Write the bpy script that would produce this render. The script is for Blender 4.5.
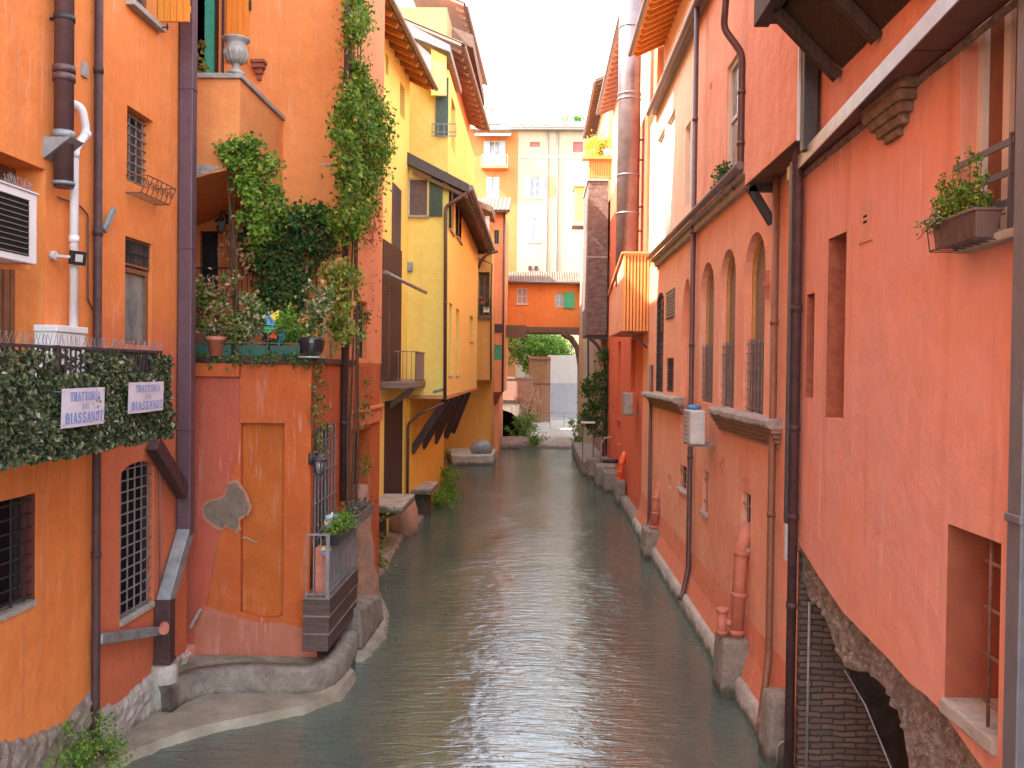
import bpy, math, random
from mathutils import Vector, Matrix
from mathutils.geometry import tessellate_polygon
random.seed(7)
R = math.radians
S = bpy.context.scene
COL = S.collection
for _o in list(bpy.data.objects): bpy.data.objects.remove(_o)

# ------------------------------------------------------------------ camera
FPX, H = 900.0, 5.4
ROLL = R(0.7)
ox, oy = 26.0, 14.0
dxr = ox*math.cos(ROLL) - oy*math.sin(ROLL)
dyr = ox*math.sin(ROLL) + oy*math.cos(ROLL)
PITCH = math.atan2(dyr, FPX); YAW = math.atan2(dxr, FPX)
CM = Matrix.Rotation(YAW, 3, 'Z') @ Matrix.Rotation(R(90) - PITCH, 3, 'X') @ Matrix.Rotation(ROLL, 3, 'Z')
cd = bpy.data.cameras.new('camera'); cam = bpy.data.objects.new('camera', cd); COL.objects.link(cam)
cd.sensor_width = 36.0; cd.lens = 36.0*FPX/1024.0; cd.clip_start = 0.1; cd.clip_end = 2000
cam.matrix_world = Matrix.Translation((0, 0, H)) @ CM.to_4x4()
S.camera = cam
def ray(u, v): return CM @ Vector((u-512.0, 384.0-v, -FPX))
def onX(u, v, X): d = ray(u, v); t = X/d.x; return Vector((X, d.y*t, H+d.z*t))
def onY(u, v, Y): d = ray(u, v); t = Y/d.y; return Vector((d.x*t, Y, H+d.z*t))
def onZ(u, v, Z): d = ray(u, v); t = (Z-H)/d.z; return Vector((d.x*t, d.y*t, Z))

# ------------------------------------------------------------------ world, sun, exposure
SUN_EL, SUN_AZ = 45.0, 72.0     # azimuth: light travels towards +Y turned this many degrees to +X
W = bpy.data.worlds.new('World'); S.world = W; W.use_nodes = True
nt = W.node_tree; nt.nodes.clear()
sky = nt.nodes.new('ShaderNodeTexSky'); sky.sky_type = 'NISHITA'; sky.sun_disc = False
sky.sun_elevation = R(SUN_EL); sky.sun_rotation = R(180+SUN_AZ); sky.dust_density = 0.8; sky.air_density = 1.0; sky.ozone_density = 1.0
hsv = nt.nodes.new('ShaderNodeHueSaturation'); hsv.inputs['Saturation'].default_value = 0.35; hsv.inputs['Value'].default_value = 1.0
bg = nt.nodes.new('ShaderNodeBackground'); bg.inputs['Strength'].default_value = 0.15
wo = nt.nodes.new('ShaderNodeOutputWorld')
nt.links.new(sky.outputs[0], hsv.inputs['Color']); nt.links.new(hsv.outputs[0], bg.inputs[0]); nt.links.new(bg.outputs[0], wo.inputs[0])
sd = bpy.data.lights.new('sun', 'SUN'); sd.energy = 2.0; sd.angle = R(0.6); sd.color = (1.0, 0.93, 0.82)
sun = bpy.data.objects.new('sun', sd); COL.objects.link(sun)
ldir = Vector((math.sin(R(SUN_AZ))*math.cos(R(SUN_EL)), math.cos(R(SUN_AZ))*math.cos(R(SUN_EL)), -math.sin(R(SUN_EL))))
sun.rotation_euler = ldir.to_track_quat('-Z', 'Y').to_euler()
S.view_settings.view_transform = 'Standard'; S.view_settings.look = 'None'; S.view_settings.gamma = 1.0
S.view_settings.use_curve_mapping = False
S.view_settings.exposure = 3.15
S.render.engine = 'CYCLES'
S.cycles.max_bounces = 8; S.cycles.diffuse_bounces = 5; S.cycles.glossy_bounces = 3; S.cycles.transmission_bounces = 3

# ------------------------------------------------------------------ materials
def mat_new(name):
    m = bpy.data.materials.new(name); m.use_nodes = True
    t = m.node_tree; b = t.nodes.get('Principled BSDF')
    return m, t, b
def N(t, ty, **kw):
    n = t.nodes.new(ty)
    for k, v in kw.items():
        if k in ('op',): n.operation = v
        else: n.inputs[k].default_value = v
    return n
def coords(t, scale=(1, 1, 1), off=(0, 0, 0)):
    tc = t.nodes.new('ShaderNodeTexCoord'); mp = t.nodes.new('ShaderNodeMapping')
    mp.inputs['Scale'].default_value = scale; mp.inputs['Location'].default_value = off
    t.links.new(tc.outputs['Object'], mp.inputs['Vector']); return mp.outputs[0]
def noise(t, vec, scale, detail=4, rough=0.6, dist=0.0):
    n = t.nodes.new('ShaderNodeTexNoise'); n.inputs['Scale'].default_value = scale
    n.inputs['Detail'].default_value = detail; n.inputs['Roughness'].default_value = rough; n.inputs['Distortion'].default_value = dist
    t.links.new(vec, n.inputs['Vector']); return n.outputs['Fac']
def ramp(t, fac, stops):
    r = t.nodes.new('ShaderNodeValToRGB'); e = r.color_ramp.elements
    while len(e) > 1: e.remove(e[-1])
    e[0].position = stops[0][0]; e[0].color = (*stops[0][1], 1) if len(stops[0][1]) == 3 else stops[0][1]
    for p, c in stops[1:]:
        x = e.new(p); x.color = (*c, 1)
    t.links.new(fac, r.inputs[0]); return r.outputs[0]
def mixc(t, fac, a, b, mode='MIX'):
    m = t.nodes.new('ShaderNodeMix'); m.data_type = 'RGBA'; m.blend_type = mode
    for sk, val in ((0, fac), (6, a), (7, b)):
        if isinstance(val, (int, float)): m.inputs[sk].default_value = val
        elif isinstance(val, tuple): m.inputs[sk].default_value = (*val[:3], 1)
        else: t.links.new(val, m.inputs[sk])
    return m.outputs[2]
def bump(t, b, hgt, strength=0.3, dist=0.02, prev=None):
    n = t.nodes.new('ShaderNodeBump'); n.inputs['Strength'].default_value = strength; n.inputs['Distance'].default_value = dist
    t.links.new(hgt, n.inputs['Height'])
    if prev is not None: t.links.new(prev, n.inputs['Normal'])
    t.links.new(n.outputs[0], b.inputs['Normal']); return n.outputs[0]
def sc(c, k): return tuple(min(1, x*k) for x in c)
_m = {}
def plaster(name, c, alt=None, streak=0.35, chips=0.0, stain=(0.20, 0.13, 0.10), waterline=None, split=None):
    """painted lime plaster: mottled, streaked by rain, slightly uneven"""
    if name in _m: return _m[name]
    m, t, b = mat_new(name)
    alt = alt or sc(c, 0.80)
    v = coords(t)
    big = noise(t, v, 0.55, 5, 0.62, 0.4)
    col = mixc(t, ramp(t, big, [(0.34, (0, 0, 0)), (0.66, (1, 1, 1))]), alt, c)
    med = noise(t, v, 3.1, 6, 0.7)
    col = mixc(t, ramp(t, med, [(0.45, (0, 0, 0)), (0.75, (0.45, 0.45, 0.45))]), col, tuple(min(1, x*1.12+0.03) for x in c))
    sv = coords(t, (3.2, 3.2, 0.16), (3, 1, 0))
    st = noise(t, sv, 1.4, 5, 0.65)
    k = streak
    col = mixc(t, ramp(t, st, [(0.52, (0, 0, 0)), (0.78, (k, k, k))]), col, mixc(t, 0.6, col, stain))
    sv2 = coords(t, (5.0, 5.0, 0.55), (9, 4, 2))
    st2 = noise(t, sv2, 1.1, 4, 0.6)
    col = mixc(t, ramp(t, st2, [(0.60, (0, 0, 0)), (0.80, (min(1, k*0.8),)*3)]), col, tuple(0.35+0.62*x for x in c))
    scr = noise(t, coords(t, (16, 16, 1.1), (2, 8, 5)), 1.3, 3, 0.6); msk = noise(t, coords(t, (1, 1, 0.8), (7, 3, 9)), 0.62, 3, 0.6)
    sm_ = t.nodes.new('ShaderNodeMath'); sm_.operation = 'MULTIPLY'
    t.links.new(ramp(t, scr, [(0.58, (0, 0, 0)), (0.70, (1, 1, 1))]), sm_.inputs[0]); t.links.new(ramp(t, msk, [(0.52, (0, 0, 0)), (0.66, (min(1, k*1.1),)*3)]), sm_.inputs[1])
    col = mixc(t, sm_.outputs[0], col, tuple(0.36+0.55*x for x in c))
    if split:
        z0, ycut, c2 = split       # another paint below z0 and beyond ycut (local coordinates)
        tc = t.nodes.new('ShaderNodeTexCoord'); sp = t.nodes.new('ShaderNodeSeparateXYZ'); t.links.new(tc.outputs['Object'], sp.inputs[0])
        def mm(op, a, bb):
            n = t.nodes.new('ShaderNodeMath'); n.operation = op
            for i, q in enumerate((a, bb)):
                if isinstance(q, (int, float)): n.inputs[i].default_value = q
                else: t.links.new(q, n.inputs[i])
            n.use_clamp = op == 'MULTIPLY'
            return n.outputs[0]
        za = mm('MULTIPLY', mm('SUBTRACT', z0, sp.outputs[2]), 1.2)
        yb = mm('MULTIPLY', mm('SUBTRACT', sp.outputs[1], ycut), 14.0)
        col = mixc(t, mm('MULTIPLY', za, yb), col, mixc(t, ramp(t, med, [(0.3, (0, 0, 0)), (0.7, (1, 1, 1))]), sc(c2, 0.82), c2))
    if waterline is not None:
        tc = t.nodes.new('ShaderNodeTexCoord'); sp = t.nodes.new('ShaderNodeSeparateXYZ'); t.links.new(tc.outputs['Object'], sp.inputs[0])
        w1 = noise(t, v, 1.3, 5, 0.7)
        ma = t.nodes.new('ShaderNodeMath'); ma.operation = 'MULTIPLY_ADD'; ma.inputs[1].default_value = 1.6; t.links.new(w1, ma.inputs[0])
        neg = t.nodes.new('ShaderNodeMath'); neg.operation = 'MULTIPLY'; neg.inputs[1].default_value = -1.0; t.links.new(sp.outputs[2], neg.inputs[0])
        t.links.new(neg.outputs[0], ma.inputs[2])
        col = mixc(t, ramp(t, ma.outputs[0], [(0.0, (0, 0, 0)), (0.55, (0.75, 0.75, 0.75))]), col, waterline)
    if chips > 0:
        cn = noise(t, coords(t, (1, 1, 1), (5, 5, 5)), 2.3, 7, 0.72)
        col = mixc(t, ramp(t, cn, [(0.70-chips*0.1, (0, 0, 0)), (0.72-chips*0.1, (0.8, 0.8, 0.8))]), col, (0.45, 0.36, 0.29))
    t.links.new(col, b.inputs['Base Color']); b.inputs['Roughness'].default_value = 0.86
    b.inputs['Specular IOR Level'].default_value = 0.25
    p = bump(t, b, noise(t, v, 1.7, 5, 0.6), 0.5, 0.09)
    bump(t, b, noise(t, v, 45, 4, 0.6), 0.25, 0.008, p)
    _m[name] = m; return m
def rough(name, c1, c2, scale=4, r=0.85, bs=0.4, bd=0.02, metal=0.0, spec=0.4, stretch=(1, 1, 1), c3=None, tide=None):
    if name in _m: return _m[name]
    m, t, b = mat_new(name)
    v = coords(t, stretch)
    n1 = noise(t, v, scale, 7, 0.68)
    col = ramp(t, n1, [(0.33, c1), (0.66, c2)])
    if c3 is not None:
        n2 = noise(t, v, scale*2.7, 6, 0.7)
        col = mixc(t, ramp(t, n2, [(0.55, (0, 0, 0)), (0.68, (0.8, 0.8, 0.8))]), col, c3)
    if tide is not None:     # algae and damp just above the water, with a ragged upper edge
        tc = t.nodes.new('ShaderNodeTexCoord'); sp = t.nodes.new('ShaderNodeSeparateXYZ'); t.links.new(tc.outputs['Object'], sp.inputs[0])
        ma = t.nodes.new('ShaderNodeMath'); ma.operation = 'MULTIPLY_ADD'; ma.inputs[1].default_value = 0.55; t.links.new(noise(t, v, 2.6, 5, 0.7), ma.inputs[0])
        ng = t.nodes.new('ShaderNodeMath'); ng.operation = 'MULTIPLY'; ng.inputs[1].default_value = -1.0; t.links.new(sp.outputs[2], ng.inputs[0]); t.links.new(ng.outputs[0], ma.inputs[2])
        col = mixc(t, ramp(t, ma.outputs[0], [(0.06, (0, 0, 0)), (0.20, (0.85, 0.85, 0.85))]), col, tide)
    t.links.new(col, b.inputs['Base Color'])
    b.inputs['Roughness'].default_value = r; b.inputs['Metallic'].default_value = metal; b.inputs['Specular IOR Level'].default_value = spec
    bump(t, b, noise(t, v, scale*6, 6, 0.7), bs, bd)
    _m[name] = m; return m
def flat(name, c, r=0.6, metal=0.0, spec=0.5, var=0.15):
    return rough(name, sc(c, 1-var), sc(c, 1+var), 6, r, 0.12, 0.004, metal, spec)
def wood(name, c1, c2, plank=None, horiz=False, r=0.7):
    if name in _m: return _m[name]
    m, t, b = mat_new(name)
    v = coords(t, (9, 9, 0.7) if not horiz else (0.8, 0.8, 9))
    g = noise(t, v, 2.2, 6, 0.7, 0.6)
    col = ramp(t, g, [(0.3, c1), (0.7, c2)])
    t.links.new(col, b.inputs['Base Color']); b.inputs['Roughness'].default_value = r; b.inputs['Specular IOR Level'].default_value = 0.3
    bump(t, b, g, 0.4, 0.01)
    _m[name] = m; return m
def leafm(name, stops, trans=0.35):
    if name in _m: return _m[name]
    m, t, b = mat_new(name)
    g = t.nodes.new('ShaderNodeNewGeometry')
    col = ramp(t, g.outputs['Random Per Island'], stops)
    t.links.new(col, b.inputs['Base Color']); b.inputs['Roughness'].default_value = 0.5; b.inputs['Specular IOR Level'].default_value = 0.35
    tr = t.nodes.new('ShaderNodeBsdfTranslucent'); t.links.new(col, tr.inputs[0])
    mx = t.nodes.new('ShaderNodeMixShader'); mx.inputs[0].default_value = trans
    out = t.nodes.get('Material Output')
    t.links.new(b.outputs[0], mx.inputs[1]); t.links.new(tr.outputs[0], mx.inputs[2]); t.links.new(mx.outputs[0], out.inputs[0])
    _m[name] = m; return m
def glassm(name, c=(0.05, 0.055, 0.06), r=0.06):
    if name in _m: return _m[name]
    m, t, b = mat_new(name)
    n = noise(t, coords(t), 1.7, 3)
    t.links.new(ramp(t, n, [(0.3, sc(c, 0.6)), (0.7, sc(c, 1.5))]), b.inputs['Base Color'])
    b.inputs['Roughness'].default_value = r; b.inputs['Specular IOR Level'].default_value = 0.6
    bump(t, b, noise(t, coords(t), 2.0, 2), 0.06, 0.02)
    _m[name] = m; return m
def brickm(name, c1, c2, mortar, scale=1.0, axes='YZ', bs=0.8):
    if name in _m: return _m[name]
    m, t, b = mat_new(name)
    tc = t.nodes.new('ShaderNodeTexCoord'); sp = t.nodes.new('ShaderNodeSeparateXYZ'); cb = t.nodes.new('ShaderNodeCombineXYZ')
    t.links.new(tc.outputs['Object'], sp.inputs[0])
    t.links.new(sp.outputs['XYZ'.index(axes[0])], cb.inputs[0]); t.links.new(sp.outputs['XYZ'.index(axes[1])], cb.inputs[1])
    br = t.nodes.new('ShaderNodeTexBrick'); nz = t.nodes.new('ShaderNodeTexNoise'); nz.inputs['Scale'].default_value = 3.5; nz.inputs['Detail'].default_value = 4
    t.links.new(tc.outputs['Object'], nz.inputs['Vector']); va = t.nodes.new('ShaderNodeVectorMath'); va.operation = 'MULTIPLY_ADD'; va.inputs[1].default_value = (0.09*scale, 0.09*scale, 0)
    t.links.new(nz.outputs['Color'], va.inputs[0]); t.links.new(cb.outputs[0], va.inputs[2]); t.links.new(va.outputs[0], br.inputs['Vector'])
    br.inputs['Scale'].default_value = 1.0; br.inputs['Brick Width'].default_value = 0.28*scale; br.inputs['Row Height'].default_value = 0.075*scale
    br.inputs['Mortar Size'].default_value = 0.012*scale; br.inputs['Mortar Smooth'].default_value = 0.4
    br.inputs['Color1'].default_value = (*c1, 1); br.inputs['Color2'].default_value = (*c2, 1); br.inputs['Mortar'].default_value = (*mortar, 1)
    n1 = noise(t, coords(t), 1.6, 6, 0.7)
    col = mixc(t, ramp(t, n1, [(0.35, (0, 0, 0)), (0.75, (0.8, 0.8, 0.8))]), br.outputs[0], mixc(t, 0.5, mortar, sc(c1, 0.6)))
    t.links.new(col, b.inputs['Base Color']); b.inputs['Roughness'].default_value = 0.9; b.inputs['Specular IOR Level'].default_value = 0.2
    inv = t.nodes.new('ShaderNodeMath'); inv.operation = 'SUBTRACT'; inv.inputs[0].default_value = 1.0; t.links.new(br.outputs['Fac'], inv.inputs[1])
    p = bump(t, b, inv.outputs[0], bs, 0.02)
    bump(t, b, noise(t, coords(t), 18, 6, 0.7), 0.5, 0.015, p)
    _m[name] = m; return m

ORANGE = plaster('orange_plaster', (0.77, 0.245, 0.066), (0.71, 0.20, 0.048), 0.4, split=(6.3, 19.75, (0.62, 0.17, 0.08)))
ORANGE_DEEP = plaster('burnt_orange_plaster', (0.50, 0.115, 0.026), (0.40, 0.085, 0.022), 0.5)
RED_ORANGE = plaster('red_plaster', (0.46, 0.10, 0.058), (0.39, 0.085, 0.048), 0.35, chips=0.35)
SALMON = plaster('salmon_plaster', (0.69, 0.285, 0.19), (0.62, 0.30, 0.25), 0.75, stain=(0.40, 0.15, 0.09))
SALMON2 = plaster('pale_salmon_plaster', (0.78, 0.38, 0.245), (0.73, 0.30, 0.185), 0.6, stain=(0.45, 0.18, 0.10))
CREAM_PINK = plaster('pale_peach_plaster', (0.80, 0.54, 0.38), (0.77, 0.48, 0.33), 0.3)
YELLOW = plaster('yellow_plaster', (0.81, 0.65, 0.175), (0.79, 0.60, 0.145), 0.28, stain=(0.5, 0.3, 0.1))
YELLOW_DEEP = plaster('golden_plaster', (0.78, 0.46, 0.06), (0.72, 0.41, 0.05), 0.3, stain=(0.3, 0.2, 0.1))
OCHRE = plaster('ochre_plaster', (0.60, 0.31, 0.07), (0.55, 0.27, 0.06), 0.35, stain=(0.3, 0.2, 0.1))
PEACH = plaster('peach_plaster', (0.75, 0.29, 0.125), (0.71, 0.255, 0.11), 0.3)
CREAM = plaster('cream_plaster', (0.41, 0.335, 0.225), (0.38, 0.31, 0.205), 0.2, stain=(0.5, 0.4, 0.3))
FAR_ORANGE = plaster('bright_orange_plaster', (0.46, 0.18, 0.055), (0.43, 0.165, 0.05), 0.2)
WHITEP = plaster('white_plaster', (0.52, 0.49, 0.45), (0.48, 0.45, 0.41), 0.3, stain=(0.4, 0.4, 0.38))
GREYP = plaster('grey_plaster', (0.36, 0.37, 0.39), (0.33, 0.34, 0.36), 0.3, stain=(0.25, 0.25, 0.25))
CONC = rough('old_concrete', (0.18, 0.15, 0.12), (0.35, 0.30, 0.245), 3.0, 0.9, 0.9, 0.06, c3=(0.15, 0.14, 0.10), tide=(0.05, 0.055, 0.03))
CONC2 = rough('pale_concrete', (0.34, 0.31, 0.27), (0.52, 0.47, 0.41), 2.2, 0.9, 0.8, 0.05, c3=(0.26, 0.25, 0.20), tide=(0.06, 0.065, 0.04))
RUBBLE = rough('rubble_masonry', (0.20, 0.145, 0.115), (0.55, 0.44, 0.37), 6.0, 0.95, 1.0, 0.08, c3=(0.62, 0.54, 0.47))
SAND = rough('wet_sand', (0.20, 0.17, 0.12), (0.36, 0.32, 0.25), 1.8, 0.8, 0.6, 0.03, c3=(0.22, 0.19, 0.13))
STONE = rough('grey_stone', (0.27, 0.245, 0.22), (0.42, 0.39, 0.36), 8, 0.85, 0.5, 0.01)
BROWNSTONE = rough('brown_stone', (0.12, 0.075, 0.05), (0.27, 0.17, 0.115), 9, 0.9, 0.8, 0.02)
PIPE_BROWN = flat('brown_painted_metal', (0.10, 0.050, 0.050), 0.42, 0.0, 0.5, 0.2)
PIPE_PURPLE = flat('plum_painted_metal', (0.105, 0.058, 0.075), 0.45, 0, 0.5, 0.2)
PIPE_DARK = flat('dark_painted_metal', (0.07, 0.034, 0.034), 0.6, 0, 0.3, 0.3)
ZINC = rough('weathered_zinc', (0.18, 0.20, 0.21), (0.33, 0.35, 0.36), 4, 0.5, 0.2, 0.005, 0.3)
STEEL = rough('brushed_flue_metal', (0.15, 0.115, 0.12), (0.24, 0.19, 0.195), 2, 0.42, 0.1, 0.004, 0.45)
IRON = flat('wrought_iron', (0.045, 0.04, 0.045), 0.55, 0.2, 0.4, 0.3)
BARGREY = flat('grey_iron_bars', (0.22, 0.21, 0.22), 0.55, 0.2, 0.4, 0.25)
WHITE = flat('white_enamel', (0.72, 0.70, 0.70), 0.4, 0, 0.5, 0.06)
OFFWHITE = rough('dirty_white_casing', (0.42, 0.40, 0.38), (0.60, 0.57, 0.54), 4, 0.5, 0.1, 0.003)
BLACK = flat('black_plastic', (0.02, 0.02, 0.022), 0.4)
DARK = flat('dark_interior', (0.018, 0.014, 0.012), 0.9, 0, 0.1)
DKBROWN = wood('dark_brown_timber', (0.035, 0.022, 0.018), (0.075, 0.045, 0.035))
BROWNW = wood('brown_timber', (0.10, 0.055, 0.035), (0.21, 0.12, 0.075))
GREYW = wood('weathered_boards', (0.13, 0.105, 0.095), (0.26, 0.21, 0.185), horiz=True)
RAFTER = wood('orange_stained_timber', (0.42, 0.14, 0.025), (0.62, 0.24, 0.05))
SHUTTER_OR = wood('orange_shutter_wood', (0.62, 0.17, 0.02), (0.78, 0.27, 0.035))
RUSTW = wood('rust_brown_boards', (0.24, 0.10, 0.045), (0.42, 0.21, 0.105))
GREENP = flat('green_paint', (0.03, 0.28, 0.19), 0.5)
GREEN_SH = flat('dark_green_shutter_paint', (0.045, 0.085, 0.065), 0.55)
GREEN_BR = flat('bright_green_shutter_paint', (0.05, 0.33, 0.15), 0.55)
CLAY = rough('terracotta', (0.40, 0.12, 0.07), (0.56, 0.20, 0.13), 5, 0.6, 0.2, 0.006)
TILE = rough('clay_roof_tiles', (0.14, 0.085, 0.06), (0.24, 0.165, 0.125), 3.5, 0.9, 0.6, 0.02, c3=(0.12, 0.11, 0.09))
ORANGE_SHEET = flat('orange_corrugated_sheet', (0.76, 0.31, 0.09), 0.55, 0, 0.4, 0.06)
GLASS = glassm('window_glass')
GLASSG = glassm('cloudy_window_glass', (0.20, 0.21, 0.20), 0.12)
FRAMEW = flat('white_window_frame', (0.62, 0.56, 0.50), 0.5, 0, 0.4, 0.08)
FRAMEB = flat('brown_window_frame', (0.20, 0.09, 0.045), 0.5, 0, 0.4, 0.2)
BLUESH = flat('pale_blue_shutter_paint', (0.34, 0.42, 0.49), 0.6, 0, 0.3, 0.08)
GUTTER = flat('grey_brown_gutter', (0.19, 0.15, 0.145), 0.45, 0.2)
REDBRICK = brickm('dark_old_brick', (0.24, 0.15, 0.115), (0.13, 0.095, 0.08), (0.05, 0.042, 0.036), 1.1, 'XZ')
TOWERBR = rough('weathered_old_brickwork', (0.10, 0.065, 0.055), (0.27, 0.20, 0.175), 2.6, 0.95, 1.0, 0.06, stretch=(1, 1, 2.6), c3=(0.36, 0.31, 0.28))
PINKBR = brickm('pink_brick', (0.52, 0.24, 0.16), (0.45, 0.20, 0.14), (0.45, 0.33, 0.27), 1.6, 'XZ', 0.5)
LEAF = leafm('vine_leaves', [(0.0, (0.045, 0.12, 0.014)), (0.35, (0.10, 0.22, 0.022)), (0.7, (0.19, 0.34, 0.035)), (0.93, (0.34, 0.42, 0.06)), (1.0, (0.42, 0.24, 0.10))])
LEAFD = leafm('dark_ivy_leaves', [(0.0, (0.02, 0.06, 0.016)), (0.5, (0.045, 0.115, 0.024)), (0.85, (0.10, 0.21, 0.04)), (1.0, (0.30, 0.10, 0.05))], 0.2)
LEAFP = leafm('pink_bracts', [(0.0, (0.55, 0.20, 0.13)), (0.5, (0.72, 0.38, 0.26)), (0.8, (0.30, 0.26, 0.06)), (1.0, (0.80, 0.55, 0.42))])
LEAFH = leafm('screen_leaves', [(0.0, (0.014, 0.024, 0.010)), (0.4, (0.045, 0.062, 0.022)), (0.75, (0.09, 0.105, 0.04)), (0.93, (0.17, 0.17, 0.09)), (1.0, (0.42, 0.38, 0.30))], 0.15)
LEAFB = leafm('bright_leaves', [(0.0, (0.06, 0.16, 0.02)), (0.5, (0.14, 0.30, 0.03)), (1.0, (0.28, 0.42, 0.06))])
LEAFO = leafm('olive_leaves', [(0.0, (0.07, 0.11, 0.02)), (0.5, (0.16, 0.20, 0.04)), (0.85, (0.28, 0.27, 0.08)), (1.0, (0.45, 0.25, 0.10))])
LEAFV = leafm('variegated_leaves', [(0.0, (0.05, 0.11, 0.02)), (0.5, (0.12, 0.22, 0.05)), (0.75, (0.45, 0.45, 0.25)), (1.0, (0.72, 0.58, 0.45))])
STEM = flat('vine_bark', (0.11, 0.065, 0.04), 0.85, 0, 0.2, 0.3)

# ------------------------------------------------------------------ mesh tools
def worldloc(o):
    v = Vector((0, 0, 0))
    while o is not None: v += o.location; o = o.parent
    return v
class MB:
    def __init__(s): s.v = []; s.f = []; s.sm = []
    def add(s, vs, fs, smooth=False):
        b = len(s.v); s.v += [Vector(p) for p in vs]
        for f in fs: s.f.append(tuple(b+i for i in f)); s.sm.append(smooth)
        return s
    def quad(s, a, b, c, d): return s.add((a, b, c, d), [(0, 1, 2, 3)])
    def hexa(s, p):   # 8 points: bottom 0-3 ccw, top 4-7
        return s.add(p, [(3, 2, 1, 0), (4, 5, 6, 7), (0, 1, 5, 4), (1, 2, 6, 5), (2, 3, 7, 6), (3, 0, 4, 7)])
    def box(s, x0, x1, y0, y1, z0, z1):
        x0, x1 = sorted((x0, x1)); y0, y1 = sorted((y0, y1)); z0, z1 = sorted((z0, z1))
        return s.hexa([(x0, y0, z0), (x1, y0, z0), (x1, y1, z0), (x0, y1, z0), (x0, y0, z1), (x1, y0, z1), (x1, y1, z1), (x0, y1, z1)])
    def beam(s, a, b, w, h, up=(0, 0, 1)):
        a, b = Vector(a), Vector(b); d = (b-a).normalized(); up = Vector(up)
        if abs(d.dot(up)) > 0.98: up = Vector((1, 0, 0))
        r = d.cross(up).normalized()*(w/2); q = r.cross(d).normalized()*(h/2)
        return s.hexa([a-r-q, a+r-q, b+r-q, b-r-q, a-r+q, a+r+q, b+r+q, b-r+q])
    def tube(s, pts, r, n=10, caps=True):
        pts = [Vector(p) for p in pts]; rs = r if isinstance(r, (list, tuple)) else [r]*len(pts)
        b = len(s.v); nv = None
        for i, p in enumerate(pts):
            d = ((pts[min(i+1, len(pts)-1)]-pts[max(i-1, 0)])).normalized()
            if nv is None:
                nv = d.cross(Vector((0.31, 0.2, 0.93)) if abs(d.z) < 0.9 else Vector((1, 0.1, 0))).normalized()
            else: nv = (nv-d*nv.dot(d)).normalized()
            w = d.cross(nv)
            for k in range(n):
                a = 2*math.pi*k/n; s.v.append(p+(nv*math.cos(a)+w*math.sin(a))*rs[i])
        for i in range(len(pts)-1):
            for k in range(n):
                s.f.append((b+i*n+k, b+i*n+(k+1) % n, b+(i+1)*n+(k+1) % n, b+(i+1)*n+k)); s.sm.append(True)
        if caps:
            s.f.append(tuple(b+k for k in reversed(range(n)))); s.sm.append(False)
            e = b+(len(pts)-1)*n; s.f.append(tuple(e+k for k in range(n))); s.sm.append(False)
        return s
    def lathe(s, c, prof, n=20):
        b = len(s.v); c = Vector(c)
        for (r, z) in prof:
            for k in range(n):
                a = 2*math.pi*k/n; s.v.append(c+Vector((r*math.cos(a), r*math.sin(a), z)))
        for i in range(len(prof)-1):
            for k in range(n):
                s.f.append((b+i*n+k, b+i*n+(k+1) % n, b+(i+1)*n+(k+1) % n, b+(i+1)*n+k)); s.sm.append(True)
        s.f.append(tuple(b+k for k in reversed(range(n)))); s.sm.append(False)
        e = b+(len(prof)-1)*n; s.f.append(tuple(e+k for k in range(n))); s.sm.append(False)
        return s
    def build(s, name, mat, parent=None, bevel=0):
        me = bpy.data.meshes.new(name); off = worldloc(parent) if parent else Vector((0, 0, 0))
        me.from_pydata([tuple(p-off) for p in s.v], [], s.f); me.materials.append(mat)
        me.polygons.foreach_set('use_smooth', s.sm); me.validate(); me.update()
        o = bpy.data.objects.new(name, me); COL.objects.link(o)
        if parent is not None: o.parent = parent
        if bevel:
            md = o.modifiers.new('edge', 'BEVEL'); md.width = bevel; md.segments = 2; md.limit_method = 'ANGLE'; md.angle_limit = R(40)
        return o
def tag(o, label=None, cat=None, group=None, kind=None):
    if label: o['label'] = label
    if cat: o['category'] = cat
    if group: o['group'] = group
    if kind: o['kind'] = kind
    return o
def empty(name, loc, label, cat, group=None):
    o = bpy.data.objects.new(name, None); COL.objects.link(o); o.location = loc; o.empty_display_size = 0.2
    return tag(o, label, cat, group)
def copy_tree(o, parent=None):
    c = o.copy(); COL.objects.link(c); c.parent = parent
    for ch in list(o.children): copy_tree(ch, c)
    return c

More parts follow.
